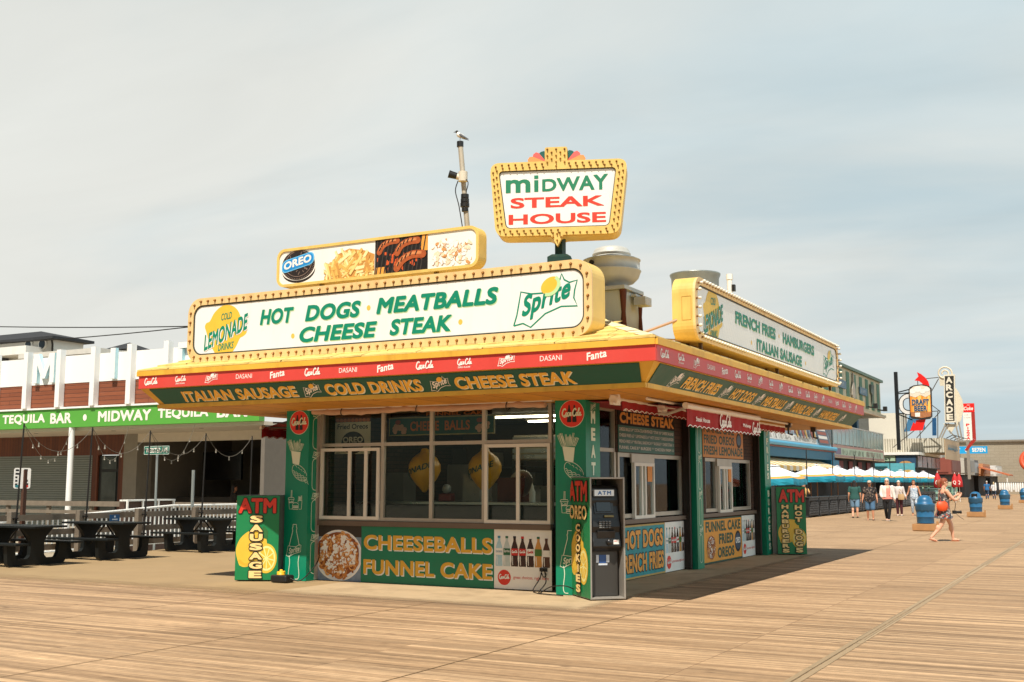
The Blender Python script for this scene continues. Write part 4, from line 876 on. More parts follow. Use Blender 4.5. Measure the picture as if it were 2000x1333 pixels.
def bottle_poster(fr, a0, a1, b0, b1, at, label):
    mb = MB(); mb.prism(fr, [(a0, b0), (a1, b0), (a1, b1), (a0, b1)], 0, .012, 0); w = a1-a0; h = b1-b0; d = .014
    bottles(mb, fr, a0+.02*w, b0+.37*h, .96*w, .52*h, d)
    cx, cy, r = a0+.18*w, b0+.19*h, .115*w if w > .9 else .12*w
    mb.poly(fr, ell(cx, cy, r, r*1.02, 28), d, 1); script_mark(mb, fr, cx-.8*r, cx+.85*r, cy-.2*r, d+.002, 0, .07)
    text(mb, fr, 'great choices, right here', a0+.34*w, a0+.95*w, cy-.03*h, cy+.035*h, d, 1, bold=.004)
    return tag(mb.build('wall_poster', BOT, at=at), label, 'poster', 'bottle posters on the kiosk walls')
pF = F((0, 14.968, 0), (1, 0, 0), (0, 0, 1)); pR = F((-7.188, 0, 0), (0, 1, 0), (0, 0, 1))
bottle_poster(pF, -8.405, -7.43, .02, .90, (-7.92, 14.96, .02), 'white bottle poster under the front sliding window, beside the corner post')
bottle_poster(pR, 18.995, 20.0, .02, .90, (-7.18, 19.5, .02), 'white bottle poster beside the blue HOT DOGS board')
bottle_poster(pR, 23.64, 24.6, .02, .90, (-7.18, 24.1, .02), 'white bottle poster beside the orange FRIED OREOS board')
mb = MB(); mb.prism(pF, [(-10.88, .01), (-8.41, .01), (-8.41, .90), (-10.88, .90)], 0, .014, 0)
shadow_text(mb, pF, 'CHEESEBALLS', -10.83, -8.44, .53, .77, .016, 1, 2, sh=(.018, -.016), bold=.036); shadow_text(mb, pF, 'FUNNEL CAKE', -10.83, -8.44, .14, .38, .016, 1, 2, sh=(.018, -.016), bold=.036)
tag(mb.build('wall_poster', [GREEN, MUST, WHITE], at=(-9.65, 14.96, .01)), 'green board lettered CHEESEBALLS FUNNEL CAKE under the front windows', 'poster')
def funnel_cake(mb, fr, cx, cy, rx, ry, d, mp, mc, ml, md, mw, n=120, seed=6):
    r = random.Random(seed)
    if mp is not None: mb.poly(fr, ell(cx, cy-.02, rx*1.12, ry*1.12, 40), d, mw); mb.poly(fr, ell(cx, cy-.015, rx*1.06, ry*1.06, 40), d+.0008, mp)
    mb.poly(fr, ell(cx, cy, rx*.97, ry*.97, 30), d+.0015, md)
    for i in range(n):
        a = r.uniform(0, 6.28); q = math.sqrt(r.random())*.93; x, y = cx+q*rx*math.cos(a), cy+q*ry*math.sin(a); k = r.uniform(.10, .2)*rx; t = r.uniform(0, 360)
        mb.stroke(fr, bez(ell(x, y, k, k*.7, 6, 0, r.uniform(120, 260), t), 2), .055*rx+.012, d+.002+i*4e-5, r.choice((mc, mc, ml, md)))
    for i in range(int(n*3.2)):
        a = r.uniform(0, 6.28); q = math.sqrt(r.random())*.85; x, y = cx+q*rx*math.cos(a), cy+q*ry*math.sin(a)
        if mnoise.noise((x*7, y*7, 3)) > -.18: k = r.uniform(.02, .075)*rx; mb.poly(fr, ell(x, y, k, k*.8, 7, 0, 360, r.uniform(0, 90)), d+.0075+i*1.2e-5, mw)
    for i in range(int(n*.3)):
        a = r.uniform(0, 6.28); q = math.sqrt(r.random())*.95; x, y = cx+q*rx*math.cos(a), cy+q*ry*math.sin(a); k = r.uniform(.07, .13)*rx
        mb.stroke(fr, bez(ell(x, y, k, k*.6, 5, 0, 180, r.uniform(0, 360)), 2), .05*rx, d+.014+i*4e-5, r.choice((mc, ml)))
FCM = [M('blue grey cloth', '#7c8a99', .8, var=.25, scale=12), M('plate', '#dfe0e2', .3, var=.03), M('fried dough', '#c07838', .5, var=.25, scale=25), M('dough light', '#dda05c', .5, var=.2, scale=25), M('dough dark', '#8c4a22', .6, var=.2), MATS['sugar'], M('table dark', '#33281f', .6)]
mb = MB(); mb.prism(pF, [(-11.755, .01), (-10.884, .01), (-10.884, .90), (-11.755, .90)], 0, .012, 0); mb.rect(pF, -11.755, -10.884, .72, .90, .0125, 6)
def clipx(P): return [(max(-11.753, min(-10.886, a)), max(.012, min(.898, b))) for a, b in P]
_po = mb.poly; _st = mb.stroke
mb.poly = lambda fr, pts, d=0, m=0: _po(fr, clipx(pts), d, m); mb.stroke = lambda fr, pts, w, d=0, m=0, close=False: _st(fr, clipx(pts), w, d, m, close)
funnel_cake(mb, pF, -11.34, .44, .43, .37, .0135, 1, 2, 3, 4, 5, 150)
tag(mb.build('wall_poster', FCM, at=(-11.3, 14.96, .01)), 'photo poster of a sugared funnel cake on a white plate under the front windows', 'poster')
# side boards
TEAL = M('weathered blue board', '#0a8388', .5, var=.2, scale=2, dirt='#5fb0b2', damt=.45, dscale=2)
mb = MB(); mb.prism(pR, [(16.2, .02), (18.985, .02), (18.985, .90), (16.2, .90)], 0, .012, 2); mb.rect(pR, 16.23, 18.955, .05, .87, .014, 0)
outline_text(mb, pR, 'HOT DOGS', 17.08, 18.87, .51, .81, .016, 1, 3, .045, .045); outline_text(mb, pR, 'FRENCH FRIES', 16.95, 18.9, .12, .42, .016, 1, 3, .045, .042)
tag(mb.build('wall_poster', [TEAL, M('orange letters', '#e29a3c', .5, var=.1), M('board edge gold', '#b8964e', .5), BLACK], at=(-7.18, 17.4, .02)), 'blue board lettered HOT DOGS FRENCH FRIES on the shaded side wall', 'poster')
ORG = M('orange board', '#e0952c', .5, var=.08, dirt='#c97d22', damt=.3)
mb = MB(); mb.prism(pR, [(20.75, .02), (23.63, .02), (23.63, .90), (20.75, .90)], 0, .012, 1); mb.rect(pR, 20.79, 23.59, .05, .87, .014, 0)
text(mb, pR, 'FUNNEL CAKE', 21.22, 23.52, .63, .84, .016, 1, bold=.042); text(mb, pR, 'FRIED', 22.05, 23.0, .37, .58, .016, 1, bold=.042); text(mb, pR, 'OREOS', 21.95, 23.05, .10, .31, .016, 1, bold=.042)
mb.poly(pR, ell(23.32, .38, .22, .22, 24), .016, 6); mb.poly(pR, ell(23.32, .38, .20, .17, 24), .0175, 7); text(mb, pR, 'OREO', 23.15, 23.48, .34, .46, .019, 5, bold=.03)
funnel_cake(mb, pR, 21.55, .33, .27, .24, .016, None, 2, 3, 4, 5, 50, 3)
tag(mb.build('wall_poster', [ORG, M('ink green', '#1d4a33', .5), FCM[2], FCM[3], FCM[4], MATS['sugar'], MATS['dark cookie'], M('navy', '#27405a', .4)], at=(-7.18, 22.2, .02)), 'orange board lettered FUNNEL CAKE FRIED OREOS on the side wall', 'poster')
mR = F((-7.176, 0, 0), (0, 1, 0), (0, 0, 1))
mb = MB(); MT = M('teal menu board', '#0e5c50', .45, var=.15, dirt='#3a7d70', damt=.4)
mb.prism(mR, [(16.9, 2.11), (19.52, 2.11), (19.52, 2.55), (16.9, 2.55)], 0, .012, 0); mb.prism(mR, [(16.9, 2.552), (19.55, 2.552), (19.55, 2.80), (16.9, 2.80)], 0, .012, 3)
outline_text(mb, mR, 'CHEESE STEAK', 16.95, 19.5, 2.585, 2.77, .014, 1, 4, .045, .045)
for i, row in enumerate(('CHEESE BALLS 5.4 * COCA-COLA BEVERAGES * STEAK 9.8 * CHEESE SAUSAGE', 'CHEESE FRIES 6.5 * LEMONADE 5.4 * HOT DOGS * CHEESE BURGER', 'FRENCH FRIES 5.4 * MEATBALL SANDWICH 9 * SAUSAGE 9 * CHEESE STEAK 11', 'FUNNEL CAKE 8 * BURGERS * * CHICKEN PARM 11')):
    text(mb, mR, row, 16.93, 19.48, 2.46-i*.1, 2.515-i*.1, .014, 2, bold=.006)
tag(mb.build('menu_board', [MT, MATS['orange letters'], WMARK, DARK, BLACK], at=(-7.17, 18.2, 2.1)), 'teal menu board headed CHEESE STEAK above the first side window', 'menu board')
mb = MB(); mb.prism(mR, [(21.14, 2.11), (23.84, 2.11), (23.84, 2.80), (21.14, 2.80)], 0, .012, 0)
for i, s_ in enumerate(('FUNNEL CAKE', 'FRIED OREOS', 'FRESH LEMONADE')): text(mb, mR, s_, 21.2, 23.2 if i < 2 else 23.78, 2.60-i*.22, 2.78-i*.22, .014, 1, bold=.032)
mb.poly(mR, ell(23.52, 2.50, .18, .16, 20), .014, 2); mb.poly(mR, ell(23.52, 2.51, .15, .11, 20), .016, 3)
tag(mb.build('menu_board', [M('dull orange board', '#c9822c', .5, var=.12), MATS['ink green'], MATS['dark cookie'], MATS['navy']], at=(-7.17, 22.5, 2.1)), 'orange menu board reading FRIED OREOS and FRESH LEMONADE above the second side window', 'menu board')

# ------------------------------------------------------------------ things inside the kiosk
def interior():
    # poster behind the left upper pane, cheese balls board, funnel cake board
    fr = F((0, 15.4, 0), (1, 0, 0), (0, 0, 1)); mb = MB(); mb.prism(fr, [(-11.79, 2.09), (-11.05, 2.09), (-11.05, 2.63), (-11.79, 2.63)], 0, .01, 0); mb.prism(fr, [(-11.79, 2.632), (-11.05, 2.632), (-11.05, 2.80), (-11.79, 2.80)], 0, .01, 3)
    text(mb, fr, 'Fried Oreos', -11.74, -11.10, 2.51, 2.60, .012, 1, bold=.02); mb.poly(fr, ell(-11.41, 2.28, .24, .19, 28), .012, 2); text(mb, fr, 'OREO', -11.62, -11.20, 2.28, 2.38, .014, 0, bold=.035)
    for i in range(9): mb.poly(fr, ell(-11.74+i*.08, 2.66, .04, .032, 10), .012+i*1e-4, 4)
    tag(mb.build('menu_poster', [M('poster cream', '#cfc7b2', .6), MATS['navy'], MATS['dark cookie'], M('poster rust', '#5d2f1d', .6, var=.2), M('poster orange', '#b4622e', .6)], at=(-11.4, 15.4, 2.1)), 'cream poster reading Fried Oreos behind the upper left front pane', 'poster')
    fr = F((0, 15.9, 0), (1, 0, 0), (0, 0, 1)); mb = MB(); mb.prism(fr, [(-11.01, 2.40), (-8.92, 2.40), (-8.92, 2.715), (-11.01, 2.715)], 0, .02, 1); mb.rect(fr, -10.99, -8.94, 2.42, 2.695, .022, 0)
    for s_, a, b in (('CHEESE', -10.57, -9.99), ('BALLS', -9.88, -9.39)): text(mb, fr, s_, a, b, 2.475, 2.64, .024, 2, bold=.03)
    r = random.Random(1)
    for cx in (-10.78, -9.16):
        for i in range(14): mb.poly(fr, ell(cx+r.uniform(-.12, .12), 2.53+r.uniform(-.07, .06), .04, .035, 10), .024+i*2e-4, 3)
        mb.poly(fr, ell(cx-.04, 2.63, .06, .04, 12), .028, 4)
    tag(mb.build('menu_sign', [M('menu teal', '#155246', .5), M('menu gold edge', '#9a8c5c', .5), M('menu orange', '#c4692e', .5), M('ball pink', '#c99a86', .6), M('sauce', '#8c4030', .5)], at=(-9.96, 15.9, 2.4)), 'teal CHEESE BALLS sign hanging behind the upper front panes', 'sign')
    mb = MB(); mb.prism(fr, [(-10.98, 2.74), (-9.05, 2.74), (-9.05, 2.788), (-10.98, 2.788)], 0, .02, 1); mb.prism(fr, [(-10.98, 2.722), (-8.98, 2.722), (-8.98, 2.788), (-10.98, 2.788)], 0, .015, 0)
    text(mb, fr, 'FUNNEL CAKE', -10.25, -9.05, 2.725, 2.787, .022, 2, bold=.03)
    tag(mb.build('menu_sign', [DARK, DARK, MATS['menu orange']], at=(-9.96, 15.9, 2.72)), 'dark FUNNEL CAKE sign partly hidden by the rolled canvas, above CHEESE BALLS', 'sign')
    for (x, nm) in ((-10.35, 'plastic lemon hanging behind the second front window pane'), (-9.17, 'plastic lemon hanging behind the right sliding window')):
        t = thing('display_lemon', (x, 16, 1.45), nm, 'lemon', 'hanging plastic lemons')
        mb = MB(); mb.lathe([(.0, 1.44), (.03, 1.445), (.055, 1.48), (.13, 1.56), (.22, 1.68), (.275, 1.80), (.27, 1.91), (.21, 2.02), (.12, 2.09), (.075, 2.12), (.065, 2.165), (.04, 2.185), (0, 2.19)], (x, 16, 0), 28)
        mb.build('lemon_body', M('plastic lemon', '#d99f12', .35, var=.08, scale=8), t)
        mb = MB(); vs, fs, X0, X1, Y0, Y1 = glyphs('LEMONADE', .025, .15, 1.0)
        q = []
        for vx, vy in vs:
            u = (vx-X0)/(X1-X0)*2-1; zz = 1.80+(vy-Y0)/(Y1-Y0)*.10-.05+u*.12; rr_ = .283*math.sqrt(max(0, 1-((zz-1.84)/.42)**2))+.004; a = R(-90+u*78+ -18); q.append((x+rr_*math.cos(a), 16+rr_*math.sin(a), zz))
        mb.add(q, fs); mb.build('lettering', MATS['ink green'], t)
        mb = MB(); mb.tube([(x, 16, 2.185), (x, 16, 2.79)], .004, 5); mb.build('cord', BLACK, t)
    w = MB(); w.lathe([(.0, 0), (.12, .02), (.2, .06), (.235, .1), (.23, .1), (.19, .07), (0, .02)], (0, 0, 0), 28)
    Mx = Matrix.Rotation(R(80), 3, 'X'); w.v = [Mx @ v + V((-8.93, 16.9, 1.57)) for v in w.v]
    tag(w.build('wok', STEEL, at=(-8.93, 16.9, 1.4)), 'round steel pan leaning behind the right sliding window', 'pan')
    c = thing('service_counter', (-9.7, 16.3, 0), 'dark serving counter with steel edge rail inside the front windows', 'counter')
    MB().box(-11.9, -7.9, 16.3, 17.0, .03, 1.22).build('cabinet', M('counter grey', '#4d504b', .6, var=.2), c); MB().box(-11.9, -7.9, 16.2, 17.05, 1.24, 1.28).build('counter_top', STEEL, c)
    for i, (x, wd, y, z1, m_, lb) in enumerate(((-11.3, .5, 16.6, 1.75, '#5b5b56', 'tall dark fryer on the counter behind the left sash'), (-9.75, .34, 16.75, 1.72, '#8f8e86', 'pale steel cooler box on the counter between the two lemons'), (-9.1, .45, 16.9, 1.66, '#5b2018', 'dark red drink carton behind the second lemon'), (-8.35, .3, 16.9, 1.5, '#55544e', 'grey bin at the right end of the counter'))):
        mb = MB(); mb.box(x-wd/2, x+wd/2, y-.2, y+.2, 1.283, z1); mb.box(x-wd/2-.01, x+wd/2+.01, y-.21, y+.21, z1, z1+.03); mb.box(x-.06, x+.06, y-.225, y-.2, 1.4, 1.43)
        tag(mb.build('kitchen_box', M('kitchen %d' % i, m_, .5, .2, var=.15), at=(x, y, 1.28)), lb, 'kitchen unit')
    t = thing('napkin_holder', (-10.2, 16.45, 1.28), 'small red napkin holder under the first lemon', 'napkin holder'); bevel(MB().box(-10.33, -10.07, 16.4, 16.55, 1.283, 1.42).build('holder_body', M('holder red', '#7c2a2a', .5), t), .02); mb = MB(); mb.ball((-10.2, 16.47, 1.5), .08, 12, 8); mb.build('bowl', M('bowl grey', '#9aa0a0', .4), t)
    b = thing('squeeze_bottle', (-8.55, 16.5, 1.28), 'white squeeze bottle on the counter beside the round pan', 'bottle'); mb = MB(); mb.lathe([(.05, 1.283), (.052, 1.45), (.03, 1.5), (.02, 1.55), (0, 1.6)], (-8.55, 16.5, 0), 12); mb.build('bottle_body', WHITEP, b)
    h = thing('range_hood', (-8.5, 18.2, 1.95), 'beige range hood with ribbed front above the cooking line, seen through the right panes', 'range hood')
    mb = MB(); mb.box(-9.55, -7.45, 17.7, 18.9, 2.0, 2.45); bevel(mb.build('hood_body', M('hood beige', '#a79c86', .5, .2, var=.08), h), .01)
    for i in range(4): MB().box(-9.55, -7.45, 17.66, 17.70, 2.03+i*.105, 2.10+i*.105).build('filter', STEEL, h)
    for x, z1, c_, lb in ((-11.0, 1.95, '#8d8a83', 'pale upright refrigerator at the back of the kiosk behind the left pane'), (-10.2, 1.6, '#77736a', 'grey drink machine at the back between the left pane and the first lemon'), (-9.4, 1.55, '#9a978e', 'pale freezer behind the gap between the lemons')):
        f_ = thing('refrigerator', (x, 18.6, 0), lb, 'appliance'); bevel(MB().box(x-.33, x+.33, 18.3, 18.95, .05, z1).build('cabinet', M('appliance '+c_, c_, .35, .2, var=.05), f_), .02); MB().box(x-.30, x+.30, 18.26, 18.295, .2, z1-.06).build('door', M('appliance '+c_, c_), f_); MB().box(x+.2, x+.23, 18.2, 18.255, z1*.5, z1-.2).build('handle', STEEL, f_)
    s_ = thing('back_shelf', (-9.7, 19.5, 0), 'shelving with stacked goods at the back of the kiosk', 'shelf'); 
    mb = MB()
    for z in (.9, 1.4, 1.9): mb.box(-11.9, -7.6, 19.4, 19.9, z, z+.03)
    for x in (-11.9, -10.5, -9.1, -7.65): mb.box(x, x+.05, 19.4, 19.9, .03, 2.3)
    mb.build('rack', M('rack steel', '#56544e', .4, .5), s_)
    MB().box(-12.0, -7.4, 20.0, 20.06, .03, 2.78).build('backing', BROWN, s_)
    r = random.Random(9)
    for i in range(14):
        x = -11.7+i*.3; z = r.choice((.932, 1.432, 1.932)); h = r.uniform(.18, .38); mb = MB(); mb.box(x, x+r.uniform(.16, .25), 19.45, 19.75, z, z+h); mb.build('goods', M('goods %d' % (i % 5), ('#6b6a62', '#7d2f22', '#8d8570', '#3f4a4a', '#a59c86')[i % 5], .6, var=.2), s_)
    for i, (x0_, y0_, x1_, y1_) in enumerate(((-9.6, 16.9, -7.6, 17.0), (-9.6, 18.3, -7.6, 18.4))):
        t = thing('strip_lamp', ((x0_+x1_)/2, y0_, 2.79), ('lit strip lamp near the right window pane under the ceiling', 'lit strip lamp farther back under the kiosk ceiling')[i], 'lamp', 'ceiling strip lamps')
        MB().box(x0_, x1_, y0_-.04, y1_+.04, 2.75, 2.788).build('housing', ALUW, t); MB().box(x0_+.03, x1_-.03, y0_, y1_, 2.72, 2.748).build('tube', emit('lamp glow %d' % i, (1, .88, .70), 10.0), t)
interior()

# ------------------------------------------------------------------ canvas roll and awnings
t = thing('canvas_roll', (-9.4, 14.55, 2.78), 'rolled tan canvas curtain tied along the top of the front windows', 'canvas roll')
mb = MB(); P = [(-11.62+4.3*i/40, 14.56+.012*math.sin(i*1.7), 2.765-.028*abs(math.sin(math.pi*(i/40)*2.35))) for i in range(41)]; mb.tube(P, [.048+.008*math.sin(i*2.3)+.004*math.sin(i*5.1) for i in range(41)], 10)
mb.build('roll', M('tan canvas', '#b9957a', .85, var=.15, scale=8, bump=.5, bscale=12), t)
for x in (-11.0, -9.55, -7.95):
    mb = MB(); mb.tube([(x+.066*math.sin(R(a)) * .1, 14.56+.066*math.cos(R(a)), 2.745+.066*math.sin(R(a))) for a in range(0, 361, 30)], .008, 5); mb.build('tie', BLACK, t)
MB().box(-11.7, -7.2, 14.52, 14.60, 2.785, 2.803).build('rail', ALUW, t)
AWR = M('awning red', '#9c1a17', .8, var=.12, scale=3, dirt='#6d1512', damt=.4); AWW = M('awning bar', '#e2d8c6', .4, .1)
def awning(name, loc, label, bx, by0, by1, bz, wx, wz, drop, text_on=False, extended=False):
    t = thing(name, loc, label, 'awning', 'red awnings under the eave'); mb = MB(); n = 24
    mb.add([p for i in range(n+1) for p in ((wx, by0+(by1-by0)*i/n, wz), (bx, by0+(by1-by0)*i/n, bz), (bx, by0+(by1-by0)*i/n, bz-.012), (wx, by0+(by1-by0)*i/n, wz-.012))], [(4*i+k, 4*i+(k+1) % 4, 4*i+4+(k+1) % 4, 4*i+4+k) for i in range(n) for k in range(4)]); mb.build('fabric', AWR, t)
    mb = MB(); m_ = int((by1-by0)*5); pts = []
    for i in range(m_*4+1):
        y = by0+(by1-by0)*i/(m_*4); dz = drop-.03*abs(math.sin(math.pi*i/4)); xx = .006*math.sin(i*.8); pts.append((V((bx+.012+xx, y, bz)), V((bx+.012+xx*2.5, y, bz-dz))))
    mb.add([p for a, b in pts for p in (a, b, b-V((.01, 0, 0)), a-V((.01, 0, 0)))], [(4*i+k, 4*i+4+k, 4*i+4+(k+1) % 4, 4*i+(k+1) % 4) for i in range(len(pts)-1) for k in range(4)])
    va = mb.build('valance', AWR, t)
    fr = F((bx+.03, by0, bz-drop), (0, 1, 0), (0, 0, 1)); mb = MB()
    mb.stroke(fr, [(p[1].y-by0, p[1].z-(bz-drop)+.004) for p in pts], .012, 0, 0)
    if text_on: text(mb, fr, 'Steak House', .35, 1.0, .10, .17, .002, 0, bold=.02); script_mark(mb, fr, 1.5, 2.1, .06, .002, 0); text(mb, fr, 'Midway', 2.75, 3.2, .10, .18, .002, 0, bold=.02); script_mark(mb, fr, 3.3, 3.8, .04, .002, 0)
    mb.build('trim', WMARK, va)
    mb = MB(); mb.tube([(bx, by0-.03, bz+.015), (bx, by1+.03, bz+.015)], .05 if text_on else .03, 10); mb.build('front_bar', AWW, t)
    return t
awning('awning', (-6.7, 20, 2.8), 'closed dark red awning hanging along the side wall above the menu boards', -6.2, 14.75, 23.65, 2.775, -7.15, 2.80, .15)
aw = awning('awning', (-5.9, 17.5, 2.8), 'half open red awning with white front bar over the first side window', -5.55, 15.65, 19.4, 2.72, -6.15, 2.79, .30, True)
mb = MB(); mb.tube([(-5.57, 15.75, 2.72), (-6.1, 16.3, 2.66), (-6.6, 15.8, 2.72)], .028, 8); mb.tube([(-5.57, 19.3, 2.72), (-6.1, 18.7, 2.68), (-6.6, 19.2, 2.72)], .028, 8); mb.build('arm', AWW, aw)
mb = MB()
for y in (14.05, 15.87): mb = MB(); mb.tube([(-6.0, y-.06, 2.73), (-6.0, y+.06, 2.73)], .065, 12); mb.box(-6.06, -5.94, y-.04, y+.04, 2.70, 2.80); mb.box(-6.03, -5.97, y-.12, y+.12, 2.66, 2.69); mb.build('bracket', AWW, aw)
mb = MB(); mb.tube([(-5.75, 14.6, 2.775), (-5.75, 22.5, 2.775)], .022, 6); mb.build('rail', AWW, aw)
mb = MB()
for y in (22.25, 24.35): mb.tube([(-5.75, y, 2.80), (-5.75, y, 2.58), (-5.68, y+.05, 2.56)], .022, 8); mb.box(-5.8, -5.70, y-.05, y+.05, 2.70, 2.80)
mb.build('crank', M('dark bracket', '#4a4038', .5, .4), aw)
aw = awning('awning', (-12.8, 20, 2.75), 'scalloped dark red awning on the far left side of the kiosk, near the post', -13.35, 15.3, 25, 2.56, -12.25, 2.80, .17)
mb = MB(); mb.beam((-12.3, 15.32, 2.62), (-13.1, 15.32, 2.66), .03); mb.tube([(-12.3, 15.4, 2.55), (-13.3, 15.35, 2.58)], .02, 6); mb.build('arm', M('dark bracket', '#4a4038', .5, .4), aw)

# ------------------------------------------------------------------ cash machine boxes
ATMG = M('atm board green', '#0f7a45', .45, var=.05, dirt='#0c5a34', damt=.3)
AT = [ATMG, M('atm red', '#d4361f', .45, var=.05), BLACK, M('atm cream letters', '#f2cf86', .5, var=.05), LEMY, M('lemon flesh', '#f1e08e', .5), M('leaf green', '#2c6b34', .5), M('lemon rind shade', '#d9a92e', .5)]
def lemon_picture(mb, fr, cx, cy, k, d):
    mb.poly(fr, [(cx+x*k, cy+y*k) for x, y in bez([(-.42, -.28), (-.47, -.02), (-.36, .25), (-.12, .42), (.14, .38), (.25, .15), (.2, -.15), (.0, -.33), (-.25, -.42), (-.38, -.38)], 4)][::-1], d, 4)
    mb.stroke(fr, [(cx+x*k, cy+y*k) for x, y in bez([(-.40, -.26), (-.25, -.36), (.0, -.28), (.17, -.1)], 4)], .06*k, d+.001, 7)
    mb.poly(fr, ell(cx+.24*k, cy-.22*k, .25*k, .34*k, 28), d+.0015, 4); mb.poly(fr, ell(cx+.25*k, cy-.22*k, .205*k, .285*k, 28), d+.003, 5)
    for i in range(9): a = R(i*40+10); mb.poly(fr, [(cx+.25*k+.03*k*math.cos(a), cy-.22*k+.04*k*math.sin(a)), (cx+.25*k+.175*k*math.cos(a-.28), cy-.22*k+.24*k*math.sin(a-.28)), (cx+.25*k+.175*k*math.cos(a+.28), cy-.22*k+.24*k*math.sin(a+.28))], d+.0045, 4)
    mb.poly(fr, [(cx+x*k, cy+y*k) for x, y in ((.10, .34), (.16, .52), (.27, .40), (.26, .22), (.17, .24))][::-1], d+.003, 6)
def stack_letters(mb, fr, s_, cx, w, top, bot, d, o=.035):
    n = len(s_); st = (top-bot)/n
    for i, ch in enumerate(s_):
        if ch == ' ': continue
        ww = w*(.3 if ch == 'I' else 1); outline_text(mb, fr, ch, cx-ww/2, cx+ww/2, top-(i+.88)*st, top-(i+.10)*st, d+i*2e-5, 3, 2, .10, .05)
def atm_red(mb, fr, a0, a1, b0, b1, d): outline_text(mb, fr, 'ATM', a0, a1, b0, b1, d, 1, 2, .04, .04)
def atm_box(label, at, rz, w, dep, h, draw_left=None, draw_front=None, machine=False):
    t = thing('cash_machine_box', at, label, 'cash machine box', 'green cash machine boxes round the kiosk', rz)
    # local frame: front face looks along -Y, width on X, depth on +Y
    th = .025; mb = MB(); mb.box(-w/2, -w/2+th, 0, dep, .02, h); mb.box(w/2-th, w/2, 0, dep, .02, h); mb.box(-w/2+th, w/2-th, 0, dep, h-th, h); mb.box(-w/2+th, w/2-th, dep-th, dep, .02, h-th); mb.box(-w/2+th, w/2-th, 0, dep-th, .02, .045)
    if not machine: mb.box(-w/2+th, w/2-th, .0, th, .045, h-th)
    bevel(mb.build('cabinet', GBOX if not machine else ALUW2, t, local=True), .004)
    if draw_front: fr = F((-w/2, -.001, 0), (1, 0, 0), (0, 0, 1)); mb = MB(); mb.prism(fr, [(.0, .03), (w, .03), (w, h-.01), (.0, h-.01)], 0, .006, 0); draw_front(mb, fr, .008, w, h); mb.build('front_board', AT, t, local=True)
    if draw_left: fr = F((-w/2-.001, dep, 0), (0, -1, 0), (0, 0, 1)); mb = MB(); mb.prism(fr, [(.0, .03), (dep, .03), (dep, h-.01), (.0, h-.01)], 0, .006, 0); draw_left(mb, fr, .008, dep, h); mb.build('side_board', AT, t, local=True)
    return t
GBOX = M('box dull green', '#3c5146', .6, var=.12, dirt='#6d756a', damt=.5); ALUW2 = M('box grey edge', '#989186', .5, .3, var=.08)
def f_saus(mb, fr, d, w, h): lemon_picture(mb, fr, w*.48, h*.38, w*1.0, d); atm_red(mb, fr, .05*w, .93*w, h*.79, h*.965, d+.008); stack_letters(mb, fr, 'SAUSAGE', w*.48, w*.30, h*.775, h*.03, d+.014)
a = R(-38)
def box_at(pl, pr, h, dep, **k):           # from the two front bottom corners
    pl = V((*pl, 0)); pr = V((*pr, 0)); d_ = pr-pl; rz = math.atan2(d_.y, d_.x); m_ = (pl+pr)/2
    return atm_box(k.pop('label'), tuple(m_), rz, d_.length, dep, h, **k)
box_at((-12.80, 14.12), (-12.17, 14.44), 1.40, .60, label='green box with ATM and stacked letters SAUSAGE left of the front post', draw_front=f_saus)
def l_cook(mb, fr, d, w, h): lemon_picture(mb, fr, w*.5, h*.37, w*.86, d); atm_red(mb, fr, .06*w, .93*w, h*.80, h*.97, d+.008); outline_text(mb, fr, 'OREO', .10*w, .92*w, h*.65, h*.765, d+.014, 3, 2, .03, .03); stack_letters(mb, fr, 'COOKIES', w*.5, w*.21, h*.62, h*.04, d+.014)
cm = box_at((-6.42, 14.11), (-6.05, 14.47), 1.68, .88, label='green sided open box with ATM OREO COOKIES letters holding a grey cash machine', draw_left=l_cook, machine=True)
def f_ham(mb, fr, d, w, h): lemon_picture(mb, fr, w*.5, h*.34, w*1.0, d); atm_red(mb, fr, .08*w, .95*w, h*.77, h*.96, d+.008); stack_letters(mb, fr, 'HAMBURGERS', w*.28, w*.24, h*.74, h*.03, d+.014); stack_letters(mb, fr, 'HOT DOGS', w*.74, w*.25, h*.74, h*.03, d+.014)
box_at((-6.78, 25.0), (-6.20, 25.28), 1.52, .60, label='green box with ATM, HAMBURGERS and HOT DOGS letters at the far corner of the kiosk', draw_front=f_ham)
